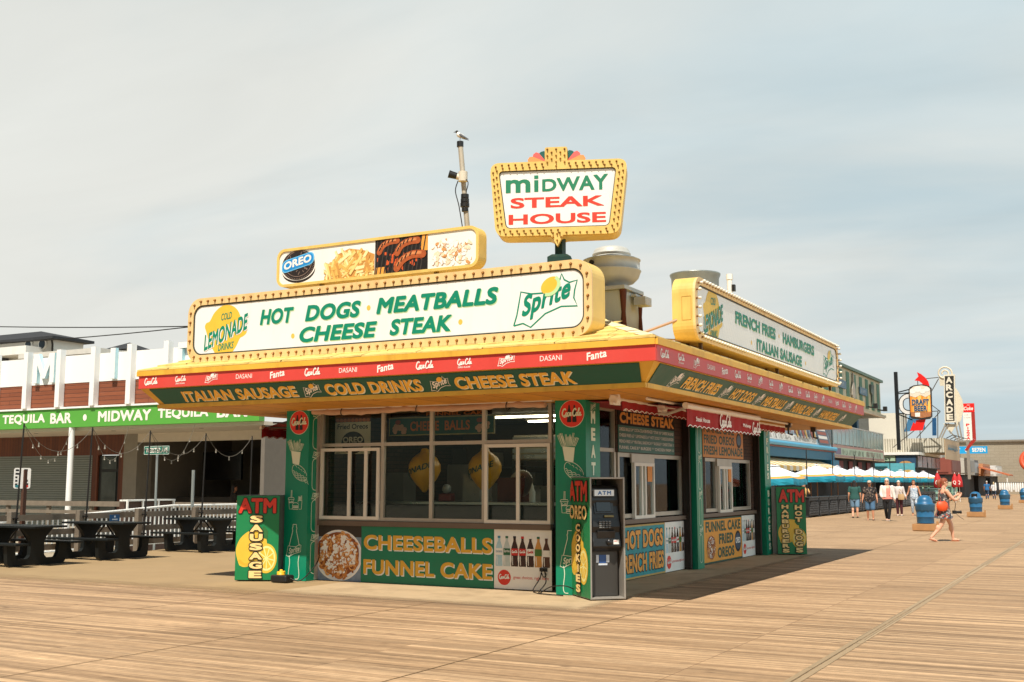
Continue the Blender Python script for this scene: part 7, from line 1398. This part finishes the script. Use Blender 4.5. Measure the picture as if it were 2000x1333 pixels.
# blue litter bins on timber frames
BB = M('bin blue', '#24628a', .4, var=.10, scale=4, dirt='#134a70', damt=.4); BT = M('bin timber', '#a5794c', .8, var=.18, scale=4); BLB = M('bin bag', '#1f4a63', .45, var=.2, scale=10)
def bin_(x, y, label, door):
    t = thing('litter_bin', (x, y, 0), label, 'litter bin', 'blue domed litter bins'); mb = MB(); mb.lathe([(.27, .26), (.275, .28), (.275, .45), (.285, .46), (.285, .48), (.28, .49), (.29, .7), (.305, .86), (.305, .88)], (x, y, 0), 28); mb.build('drum', BB, t)
    r = random.Random(int(y)); mb = MB(); n = 28; rings = []
    for z, rr_ in ((.66, .305), (.72, .322), (.80, .312), (.86, .33), (.895, .315)): rings.append([(x+rr_*(1+r.uniform(-.02, .02))*math.cos(2*math.pi*k/n), y+rr_*(1+r.uniform(-.02, .02))*math.sin(2*math.pi*k/n), z+(r.uniform(-.03, .03) if z < .7 else 0)) for k in range(n)])
    mb.loft(rings, 0, True, False); mb.build('bag', BLB, t); mb = MB(); mb.lathe([(.31, .88), (.31, .91), (.25, .92), (.245, 1.0), (.22, 1.08), (.16, 1.15), (.08, 1.185), (0, 1.195)], (x, y, 0), 28); lid = mb.build('lid', BB, t)
    if door: mb = MB(); mb.obox((x-.02, y-.235, 1.02), (.26, .05, .15), Matrix.Rotation(R(18), 3, 'X')); mb.build('opening', BLACK, lid)
    mb = MB(); mb.box(x-.38, x+.38, y-.38, y-.32, .02, .24); mb.box(x-.38, x+.38, y+.32, y+.38, .02, .24); mb.box(x-.38, x-.32, y-.32, y+.32, .02, .24); mb.box(x+.32, x+.38, y-.32, y+.32, .02, .24); mb.box(x-.32, x+.32, y-.3, y+.3, .2, .24); mb.box(x+.385, x+.46, y-.38, y-.3, .0, .34); bevel(mb.build('timber_base', BT, t), .01)
for a in ((-5.78, 39.9, 'blue domed litter bin directly behind the walking woman', False), (-6.0, 57.2, 'blue litter bin with an open dark mouth, second from the kiosk', True), (-6.2, 75, 'third blue litter bin along the boardwalk', False), (-6.75, 99, 'farthest blue litter bin at the right edge of the picture', False)): bin_(*a)

# ------------------------------------------------------------------ people
SKIN = M('skin', '#c98d6c', .5, var=.06, scale=12); SKINP = M('skin pale', '#d9a384', .5, var=.06, scale=12); SKIND = M('skin tan', '#b0744f', .5, var=.06)
def oval(c, rx, ry, n=14, ax=None):
    return [V(c)+V((rx*math.cos(2*math.pi*i/n), ry*math.sin(2*math.pi*i/n), 0)) for i in range(n)]
def limb(mb, pts, rr, n=10):
    P = bez(pts, 4); k = len(P)-1; m = len(pts)-1; R_ = []
    for i in range(len(P)): t = i/k*m; j = min(int(t), m-1); R_.append(rr[j]+(rr[j+1]-rr[j])*(t-j))
    mb.tube(P, R_, n); mb.ball(P[0], R_[0], n, 6); mb.ball(P[-1], R_[-1], n, 6)
def hand(mb, wr, el, curl, palm):
    d = (V(wr)-V(el)).normalized(); pn = V(palm); pn = (pn-d*pn.dot(d)).normalized(); sd = d.cross(pn)
    c = V(wr)+d*.045; M3 = Matrix((sd, pn, d)).transposed(); mb.ball(c, (.04, .016, .05), 10, 6, 0, M3)
    for i, (o, L_) in enumerate(((-.031, .062), (-.011, .074), (.011, .07), (.03, .055))):
        b = c+d*.036+sd*o; p = [b]; dd = d.copy()
        for s_ in (.5, .3, .25): dd = (Matrix.Rotation(curl, 3, sd) @ dd); p.append(p[-1]+dd*L_*s_)
        mb.tube(p, [.0095, .009, .008, .0065], 7); mb.ball(p[-1], .0065, 7, 4)
    b = c-d*.02-sd*.034; p = [b, b-sd*.026+d*.026+pn*.012, b-sd*.034+d*.058+pn*.022]; mb.tube(p, [.013, .011, .008], 7); mb.ball(p[-1], .008, 7, 4)
def person(at, rz, label, H, build, knees, ankles, elbows, wrists, hair, outfit, skin, group=None, head=(0, 0), vox=.009, curl=.35, lean=0, toes=None, palms=None, glasses=False, cap=None, shoe='#22211f', seated=False):
    # faces -Y at rz 0; joints in metres for a 1.7 m figure
    k = H/1.7; t = thing('person', at, label, 'person', group, rz); Sx = lambda p: V(p)*k
    b = build; mb = MB(); hz = .93 if not seated else .50; dz = hz-.93
    Tz = lambda z: z+dz
    tors = [(.80, .145*b, .105*b, 0), (.88, .172*b, .118*b, 0), (.95, .172*b, .12*b, 0), (1.06, .150*b, .112*b, -.008), (1.16, .148*b, .108*b, -.012), (1.28, .165*b, .115*b, -.015), (1.36, .172*b, .105, -.005), (1.42, .145, .08, 0), (1.455, .075, .062, 0), (1.50, .053, .055, -.005), (1.56, .05, .052, -.012)]
    off = lambda z: -lean*max(0, z-.9)
    rings = [[Sx(p) for p in oval((0, yy+off(z), Tz(z)), rx, ry)] for z, rx, ry, yy in tors]; mb.loft(rings)
    hp, hy = head; hc = V((0, -.02+off(1.6), Tz(1.62))); HM = Matrix.Rotation(hy, 3, 'Z') @ Matrix.Rotation(hp, 3, 'X')
    hd = lambda p: Sx(hc+HM @ V(p))
    hr = [(-.118, .03, .035, -.03), (-.105, .045, .052, -.035), (-.07, .062, .075, -.02), (-.03, .07, .088, -.008), (.01, .074, .094, 0), (.05, .074, .094, .006), (.085, .062, .078, .01), (.108, .04, .05, .012), (.118, .012, .015, .012)]
    mb.loft([[hd((rx*math.cos(a), y_+ry*math.sin(a), z)) for a in [2*math.pi*i/16 for i in range(16)]] for z, rx, ry, y_ in hr])
    mb.loft([[hd((w*math.cos(a), -.088-dy+.3*w*math.sin(a), z)) for a in [2*math.pi*i/8 for i in range(8)]] for z, w, dy in ((.018, .007, -.004), (-.005, .010, .008), (-.022, .015, .016), (-.032, .012, .004))])   # nose
    for s_ in (-1, 1): mb.ball(hd((s_*.076, .012, -.005)), (.010*k, .022*k, .03*k), 8, 6)
    mb.ball(hd((0, -.083, -.058)), (.024*k, .012*k, .007*k), 8, 5)
    for i, s_ in enumerate((1, -1)):
        hip = (s_*.095*b, 0, Tz(.90)); limb(mb, [Sx(hip), Sx(knees[i]), Sx(ankles[i])], [.088*b*k, .056*b*k, .037*k]); a = V(ankles[i]); kn = V(knees[i]); c_ = kn.lerp(a, .32)+V((0, .016, 0)); mb.ball(Sx(c_), (.046*b*k, .049*b*k, .10*k), 10, 8)
        td = V(toes[i]) if toes else V((0, -1, 0)); td.normalize(); mb.tube([Sx(a+V((0, .03, -.035))), Sx(a+td*.06+V((0, 0, -.045))), Sx(a+td*.15+V((0, 0, -.055)))], [.036*k, .04*k, .026*k], 10); mb.ball(Sx(a+td*.15+V((0, 0, -.055))), .026*k, 8, 5)
        sh = (s_*.185*b if b > 1 else s_*.185, off(1.39), Tz(1.385)); limb(mb, [Sx(sh), Sx(elbows[i]), Sx(wrists[i])], [.052*b*k, .040*b*k, .026*k]); hand(mb, Sx(wrists[i]), Sx(elbows[i]), curl, palms[i] if palms else (-s_, 0, 0))
    bo = mb.build('body', skin, t, local=True); m_ = bo.modifiers.new('r', 'REMESH'); m_.mode = 'VOXEL'; m_.voxel_size = vox; m_.use_smooth_shade = True; m2 = bo.modifiers.new('s', 'SMOOTH'); m2.iterations = 2; m2.factor = .4
    mb = MB()
    if not glasses:
        for s_ in (-1, 1): mb.ball(hd((s_*.03, -.083, .008)), .011*k, 8, 6)
        mb.build('eyes', M('eye dark', '#2a1d16', .2), t, local=True)
    else:
        for s_ in (-1, 1): mb.ball(hd((s_*.033, -.090, .01)), (.027*k, .007*k, .019*k), 10, 6); mb.tube([hd((s_*.06, -.085, .012)), hd((s_*.078, -.02, .012)), hd((s_*.08, .02, .005))], .004*k, 5)
        mb.tube([hd((-.02, -.10, .014)), hd((.02, -.10, .014))], .004*k, 5); mb.build('sunglasses', BLACK, t, local=True)
    # hair: a cap of the head with a fringe line, and a length behind
    col, length, tail = hair
    HMAT = M('hair '+col, col, .6, var=.25, scale=40); mb = MB(); rr_ = []
    for z, rx, ry, y_ in ((-.03, .074, .06, .045), (.0, .080, .075, .035), (.035, .083, .092, .018), (.065, .080, .098, .010), (.095, .066, .082, .012), (.118, .042, .052, .014), (.128, .012, .015, .014)): rr_.append([hd((rx*math.cos(a), y_+ry*math.sin(a), z+.004*math.sin(a*5))) for a in [2*math.pi*i/16 for i in range(16)]])
    mb.loft(rr_)
    if length > 0:
        mb.loft([[hd((w*math.cos(a), y_+d_*math.sin(a), z)) for a in [2*math.pi*i/14 for i in range(14)]] for z, w, d_, y_ in ((.07, .078, .06, .035), (.0, .086, .058, .045), (-.06, .088, .05, .055), (-.06-length*.5, .088, .045, .065), (-.06-length, .07, .03, .07))])
    if tail: mb.tube([hd(p) for p in tail[0]], [q*k for q in tail[1]], 10)
    mb.build('hair', HMAT, t, local=True)
    if cap: mb = MB(); mb.loft([[hd((rx*math.cos(a), .008+ry*math.sin(a), z)) for a in [2*math.pi*i/16 for i in range(16)]] for z, rx, ry in ((.045, .088, .106), (.08, .086, .10), (.115, .066, .078), (.137, .02, .024))]); mb.add([hd(p) for p in ((-.07, -.075, .05), (.07, -.075, .05), (.05, -.17, .035), (-.05, -.17, .035), (-.07, -.075, .06), (.07, -.075, .06), (.05, -.17, .042), (-.05, -.17, .042))], [(0, 1, 2, 3), (7, 6, 5, 4), (0, 4, 5, 1), (1, 5, 6, 2), (2, 6, 7, 3), (3, 7, 4, 0)]); mb.build('cap', M('cap '+cap, cap, .7, var=.1), t, local=True)
    # clothes
    def shell(z0, z1, g, flare=0):
        o = []
        for z, rx, ry, yy in [q for q in [(z0, None, None, None)]+tors+[(z1, None, None, None)] if q[1] is None or z0 < q[0] < z1]:
            if rx is None:
                for (a, ra, rb, ya), (c, rc, rd, yc) in zip(tors, tors[1:]):
                    if a <= z <= c: u = (z-a)/(c-a); rx, ry, yy = ra+(rc-ra)*u, rb+(rd-rb)*u, ya+(yc-ya)*u; break
                else: rx, ry, yy = tors[0][1], tors[0][2], 0
            fl_ = g+flare*max(0, (1.1-z)); o.append([Sx((rx*math.cos(a)*1.0+fl_*math.cos(a), yy+off(z)+(ry+fl_)*math.sin(a)+.004*math.sin(7*a+z*30), Tz(z)+.004*math.sin(a*4))) for a in [2*math.pi*i/22 for i in range(22)]])
        return o
    def mixed(m): return m if not isinstance(m, str) else M('cloth '+m, m, .85, var=.10, scale=14, bump=.3, bscale=60)
    for g in outfit:
        mb = MB(); kind = g[0]; mat = mixed(g[1])
        if kind in ('shirt', 'tank', 'jacket'):
            z0 = g[2]; ex = .03 if kind == 'jacket' else .014
            if kind == 'jacket':                        # worn open at the front
                rr_ = [[r_[(j-3) % 22] for j in range(0, 20)] for r_ in shell(z0, 1.44, ex, .05)]; nn = len(rr_[0]); mb.add([p for r_ in rr_ for p in r_], [(i*nn+j, i*nn+j+1, (i+1)*nn+j+1, (i+1)*nn+j) for i in range(len(rr_)-1) for j in range(nn-1)], 0, True)
            else: mb.loft(shell(z0, 1.44 if kind != 'tank' else 1.34, ex, .05 if kind != 'tank' else .02), 0, True, False)
            if kind != 'tank':
                for i, s_ in enumerate((1, -1)):
                    sh = V((s_*.18*b if b > 1 else s_*.18, off(1.39), Tz(1.385))); e = V(elbows[i]); w = V(wrists[i]); L_ = g[3]
                    if L_ <= .5: limb(mb, [Sx(sh), Sx(sh.lerp(e, L_*2))], [(.062*b+ex*.5)*k, (.056*b+ex*.5)*k])
                    else: limb(mb, [Sx(sh), Sx(e), Sx(e.lerp(w, (L_-.5)*2))], [(.06*b+ex*.4)*k, (.05*b+ex*.4)*k, (.037+ex*.4)*k])
                if kind != 'jacket': mb.loft([[Sx((rx*math.cos(a), off(z)+ry*math.sin(a), Tz(z))) for a in [2*math.pi*i/16 for i in range(16)]] for z, rx, ry in ((1.33, .175*b+ex, .108+ex), (1.40, .175+ex, .09+ex), (1.445, .095+ex, .066+ex), (1.46, .07+ex, .062+ex))], 0, True, False)
            else:
                for s_ in (-1, 1): mb.tube([Sx((s_*.11, off(1.3)-.11, Tz(1.31))), Sx((s_*.10, off(1.43)-.03, Tz(1.445))), Sx((s_*.11, off(1.3)+.10, Tz(1.31)))], .016*k, 8)
        elif kind in ('pants', 'shorts'):
            L_ = g[2]; mb.loft(shell(.80, 1.04, .014), 0, True, False)
            for i, s_ in enumerate((1, -1)):
                hip = V((s_*.09*b, 0, Tz(.89))); kn = V(knees[i]); an = V(ankles[i]); wd = g[3]
                if L_ <= .5: limb(mb, [Sx(hip), Sx(hip.lerp(kn, L_*2))], [(.093*b+.006)*k, (.078*b+wd)*k])
                else: limb(mb, [Sx(hip), Sx(kn+V((0, -.004, 0))), Sx(kn.lerp(an, (L_-.5)*2))], [(.094*b+.004)*k, (.064*b+wd)*k, (.046*b+wd)*k])
        elif kind in ('dress',):
            z0 = g[2]; mb.loft(shell(max(z0, .80), 1.33, .016, .03), 0, True, False); n = 22
            mb.loft([[Sx((rx*math.cos(a)*(1+.03*math.sin(6*a+z*9)), off(z)+ry*math.sin(a)*(1+.05*math.sin(5*a)), z)) for a in [2*math.pi*i/n for i in range(n)]] for z, rx, ry in ((z0, .225*b, .215*b), (z0+.1, .215*b, .19*b), (.80, .185*b, .155*b), (.92, .185*b, .14*b))], 0, True, False)
            for s_ in (-1, 1): mb.tube([Sx((s_*.10, off(1.3)-.115, Tz(1.31))), Sx((s_*.095, off(1.43)-.035, Tz(1.445))), Sx((s_*.10, off(1.3)+.09, Tz(1.31)))], .009*k, 6)
        elif kind == 'bag':
            c = Sx(g[2]); sz = g[3]; mb.loft([[c+V((w*math.cos(a)*(1+.12*math.sin(3*a)), d_*math.sin(a), z)) for a in [2*math.pi*i/12 for i in range(12)]] for z, w, d_ in ((-.5*sz[2], sz[0]*.7, sz[1]*.6), (-.3*sz[2], sz[0], sz[1]), (.2*sz[2], sz[0]*.95, sz[1]*.8), (.5*sz[2], sz[0]*.7, sz[1]*.35))])
            bg = mb.build('body', mat, None, at=None) if False else None
        if kind == 'bag': continue
        mb.build({'shirt': 'shirt', 'tank': 'top', 'jacket': 'jacket', 'pants': 'trousers', 'shorts': 'shorts', 'dress': 'dress'}[kind], mat, t, local=True)
    if shoe:
        for i in range(2):
            a = V(ankles[i]); td = V(toes[i]) if toes else V((0, -1, 0)); td.normalize(); mb = MB(); up = V((0, 0, 1))
            mb.tube([Sx(a+td*-.06+V((0, 0, -.05))), Sx(a+td*.03+V((0, 0, -.045))), Sx(a+td*.12+V((0, 0, -.06))), Sx(a+td*.19+V((0, 0, -.066)))], [(.036*k, .03*k), (.043*k, .042*k), (.046*k, .026*k), (.03*k, .016*k)], 12); mb.build('shoe', M('shoe '+shoe, shoe, .6, var=.1), t, local=True)
    return t, k
def floral(name, base, cols, sc):
    m = bpy.data.materials.new(name); m.use_nodes = True; nt = m.node_tree; N = nt.nodes; L = nt.links; b = N['Principled BSDF']; b.inputs['Roughness'].default_value = .85
    tc = N.new('ShaderNodeTexCoord'); v = N.new('ShaderNodeTexVoronoi'); v.inputs['Scale'].default_value = sc; L.new(tc.outputs['Object'], v.inputs['Vector']); n = N.new('ShaderNodeTexNoise'); n.inputs['Scale'].default_value = sc*.6; L.new(tc.outputs['Object'], n.inputs['Vector'])
    cr = N.new('ShaderNodeValToRGB'); cr.color_ramp.interpolation = 'CONSTANT'; els = cr.color_ramp.elements; els[0].color = (*lin(base), 1); els[0].position = 0; els[1].position = .55; els[1].color = (*lin(cols[0]), 1)
    for i, c in enumerate(cols[1:]): e = els.new(.66+i*.12); e.color = (*lin(c), 1)
    sp = N.new('ShaderNodeSeparateColor'); L.new(v.outputs['Color'], sp.inputs[0]); L.new(sp.outputs[0], cr.inputs[0]); L.new(cr.outputs[0], b.inputs['Base Color']); MATS[name] = m; return m
DRESS = floral('patterned dress', '#4b4a4c', ['#8e8a86', '#b5523c', '#2c2f38', '#cdbfae'], 26); DARKF = floral('dark floral', '#1d1a1b', ['#57504c', '#2a2426', '#7a6a5c'], 22); PALEF = floral('pale print', '#a9b8c6', ['#cdd4da', '#8fa3b8', '#d8dde0'], 24)
hd0 = math.atan2(.476, .879)+R(90)
# the walking woman with a phone
w, k = person((-4.31, 33.05, 0), hd0, 'walking woman in a patterned dress with an orange bag, looking at a phone', 1.69, 1.16,
    [(.085, -.21, .50), (-.085, .10, .47)], [(.085, -.27, .085), (-.085, .40, .12)], [(.25, -.20, 1.13), (-.24, -.24, 1.14)], [(.12, -.44, 1.27), (-.06, -.47, 1.27)],
    ('#8a4526', .0, ([(0, .08, .05), (.0, .14, .03), (.0, .16, -.06), (.0, .13, -.16)], [.03, .06, .06, .02])), [('dress', DRESS, .63)], SKINP, head=(.12, 0), vox=.008, curl=.5, lean=.06, toes=[(0, -1, .05), (0, -1, -.35)], palms=[(-.6, 0, .3), (.6, 0, .3)], glasses=True, shoe=None)
Mw = Matrix.Translation((-4.31, 33.05, 0)) @ Matrix.Rotation(hd0, 4, 'Z')
mb = MB()
for a, td in (((.085, -.27, .085), V((0, -1, 0))), ((-.085, .40, .12), V((0, -.95, -.3)))):
    a = V(a)*k; td.normalize(); mb2 = MB(); mb2.tube([a-td*.07+V((0, 0, -.075)), a+td*.05+V((0, 0, -.08)), a+td*.17+V((0, 0, -.084))], [(.035, .010), (.042, .011), (.040, .010)], 10); mb2.tube([a+td*.12+V((-.045, 0, -.07)), a+td*.08+V((0, 0, -.028)), a+td*.12+V((.045, 0, -.07))], .012, 6); mb2.build('sandal', M('tan sandal', '#a0542c', .6), w, local=True)
mb = MB(); p = Mw @ V((.03*k, -.545*k, 1.325*k)); mb.obox(p, (.075, .012, .15), Matrix.Rotation(hd0, 3, 'Z') @ Matrix.Rotation(R(-25), 3, 'X')); ph = mb.build('phone', BLACK, at=tuple(p)); tag(bevel(ph, .004), 'black phone held up in front of the walking woman', 'phone')
bag = thing('shoulder_bag', tuple(Mw @ V((-.20, .10, .98))), 'orange shoulder bag hanging at the side of the walking woman', 'bag', None, hd0)
mb = MB(); mb.loft([[V((d_*math.cos(a), w_*math.sin(a)*(1+.08*math.sin(4*a)), z)) for a in [2*math.pi*i/16 for i in range(16)]] for z, w_, d_ in ((-.15, .08, .045), (-.11, .15, .07), (0, .165, .075), (.08, .14, .055), (.11, .10, .03))]); mb.build('bag_body', M('bag orange', '#e2501c', .5, var=.12, scale=12), bag, local=True)
mb = MB(); mb.tube(bez([(-.01, -.10, .08), (.08, -.10, .28), (.10, -.12, .46), (.16, -.12, .50), (.18, -.02, .40), (.06, .07, .2), (0, .10, .08)], 6), .010, 6); mb.build('strap', M('strap brown', '#6d3a22', .6), bag, local=True)
cm_ = MB(); pc = Mw @ V((-.06, -.33, .80)); RZ = Matrix.Rotation(hd0, 3, 'Z')
cm_.tube([pc, pc+RZ @ V((0, -.12, .0))], [.032, .036], 12); cm_.tube([pc+RZ @ V((0, -.12, 0)), pc+RZ @ V((0, -.14, 0))], .045, 12); cm_.obox(pc+RZ @ V((0, .05, .0)), (.13, .07, .09), RZ); cm_.tube(bez([pc+RZ @ V((0, .04, .04)), pc+RZ @ V((-.02, .02, .25)), pc+RZ @ V((-.02, .10, .5))], 5), .008, 6)
cm_.tube(bez([pc+RZ @ V((0, .0, -.04)), pc+RZ @ V((.0, -.08, -.12)), pc+RZ @ V((0, -.2, -.2))], 5), .006, 5)
tag(cm_.build('camera', BLACK, at=tuple(pc)), 'black camera hanging from a strap at the waist of the walking woman', 'camera')
ST = ([(.10, -.10, .50), (-.10, .05, .49)], [(.10, -.02, .085), (-.10, .28, .12)])
TOE = [(0, -1, 0), (0, -1, -.25)]
ARM = ([(.25, .03, 1.12), (-.25, -.02, 1.12)], [(.27, -.08, .87), (-.27, -.12, .88)])
GP = 'people walking by the terrace'
person((-10.75, 53.1, 0), R(180)+.2, 'person seen from behind in dark green top and denim shorts by the barrier', 1.68, 1.15, [(.10, -.05, .49), (-.10, .06, .49)], [(.11, .10, .085), (-.10, .02, .085)], *ARM, ('#1d1512', .22, None), [('shirt', '#24504a', .86, .32), ('shorts', '#6a88a0', .42, .012)], SKINP, GP, shoe='#2a211c')
person((-9.5, 50.1, 0), .1, 'man in cap, dark floral shirt and denim shorts walking forward', 1.66, 1.15, [(.11, -.06, .49), (-.11, .02, .49)], [(.12, -.05, .085), (-.12, .12, .085)], [(.27, .02, 1.13), (-.27, .02, 1.13)], [(.31, -.06, .89), (-.31, -.06, .89)], ('#3a2a20', 0, None), [('shirt', DARKF, .82, .32), ('shorts', '#4a6d8c', .46, .016)], SKIN, GP, glasses=True, cap='#b8aa98', toes=TOE)
person((-8.65, 49.4, 0), .12, 'white haired woman in pink top, white jacket and black trousers', 1.75, 1.1, [(.08, -.08, .50), (-.08, .02, .49)], [(.03, -.07, .085), (-.06, .22, .11)], [(.25, .0, 1.12), (-.24, -.06, 1.12)], [(.29, -.04, .88), (-.20, -.20, .98)], ('#d6cfc2', .06, None), [('tank', '#e08c7c', .90), ('jacket', '#dcd2c8', .98, .95), ('pants', '#161517', .97, .002)], SKINP, GP, glasses=True, toes=TOE, shoe='#8d867c')
wt, k2 = person((-9.6, 58.0, 0), .1, 'white haired woman in pale cardigan and dark red trousers with a tan bag', 1.68, 1.08, [(.10, -.06, .49), (-.09, .02, .49)], [(.10, -.02, .085), (-.09, .08, .085)], [(.25, .02, 1.12), (-.25, .0, 1.12)], [(.33, -.05, .92), (-.26, -.08, .88)], ('#cfc8bc', .03, None), [('shirt', '#cdc2bc', .88, .9), ('pants', '#4a1f24', .97, .008)], SKINP, GP, glasses=True, shoe='#d8d2ca')
mb = MB(); c = V((-9.46, 57.78, .92)); mb.loft([[c+V((w_*math.cos(a), d_*math.sin(a), z)) for a in [2*math.pi*i/12 for i in range(12)]] for z, w_, d_ in ((-.14, .14, .06), (0, .17, .08), (.14, .13, .05))]); mb.tube(bez([c+V((-.1, 0, .14)), c+V((-.06, -.0, .38)), c+V((.08, 0, .14))], 5), .012, 6); tag(mb.build('hand_bag', M('bag tan', '#b8976c', .6), at=tuple(c)), 'tan bag carried by the woman in dark red trousers', 'bag')
person((-8.95, 58.4, 0), .1, 'woman in light blue printed sleeveless outfit and sunglasses', 1.72, 1.03, [(.10, -.05, .49), (-.09, .03, .49)], [(.11, .02, .085), (-.09, .13, .09)], [(.26, .04, 1.12), (-.26, .04, 1.13)], [(.33, -.02, .89), (-.36, -.02, .93)], ('#4a3226', .02, None), [('tank', PALEF, .86), ('pants', PALEF, .90, .01)], SKIN, GP, glasses=True, toes=TOE, shoe='#8a5a3c')
person((-11.62, 121.5, 0), R(180), 'man in blue shirt and jeans walking away in the distance', 1.76, 1.1, *ST, *ARM, ('#b9b2a8', 0, None), [('shirt', '#2a6596', .86, .3), ('pants', '#30465e', .97, .008)], SKIN, GP, vox=.015)
person((-11.0, 121.8, 0), R(180), 'woman in white jacket and jeans walking away in the distance', 1.66, 1.05, *ST, *ARM, ('#c9b48a', .08, None), [('shirt', '#d2d2d2', .84, .9), ('pants', '#2c4056', .97, .006)], SKINP, GP, vox=.015)
SIT = ([(.11, -.42, .50), (-.11, -.42, .50)], [(.11, -.42, .085), (-.11, -.40, .085)])
def sitter(at, rz, lb, hair, top, el, wr): 
    t = thing('stool', (at[0], at[1]+.0, 0), 'dark stool under '+lb.split(' behind')[0].split(' at the')[0].split(' in the')[0], 'stool'); mb = MB(); mb.cyl((at[0], at[1], 0), (at[0], at[1], at[2]+.34), .04); mb.cyl((at[0], at[1], 0), (at[0], at[1], .03), .2); mb.build('stand', BLACK, t); mb = MB(); mb.cyl((at[0], at[1], at[2]+.34), (at[0], at[1], at[2]+.40), .18); mb.build('seat', BLACK, t)
    person(at, rz, lb, 1.68, 1.05, *SIT, el, wr, hair, [('shirt', top, .86, .35), ('pants', '#2a2d33', .95, .006)], SKIN, None, vox=.014, seated=True)
sitter((-13.7, 55.6, .32), .3, 'blonde seated person resting arms behind the terrace barrier', ('#c9a05c', .12, None), '#c79a5a', [(.26, -.12, .76), (-.28, -.14, .78)], [(.20, -.33, .86), (-.02, -.30, .98)])
sitter((-26.9, 29.5, .25), R(150), 'seated dark clothed person at the left end of the bar hall, facing the bar', ('#1d1613', .1, None), '#2a2522', [(.25, -.05, .72), (-.25, -.08, .72)], [(.25, -.28, .72), (-.22, -.32, .74)])
sitter((-25.6, 29.6, .25), R(20), 'seated person with a brown top in the bar hall above the SAUSAGE box', ('#6b4a30', 0, None), '#4a3830', [(.25, -.05, .72), (-.25, -.08, .72)], [(.25, -.28, .72), (-.22, -.32, .74)])
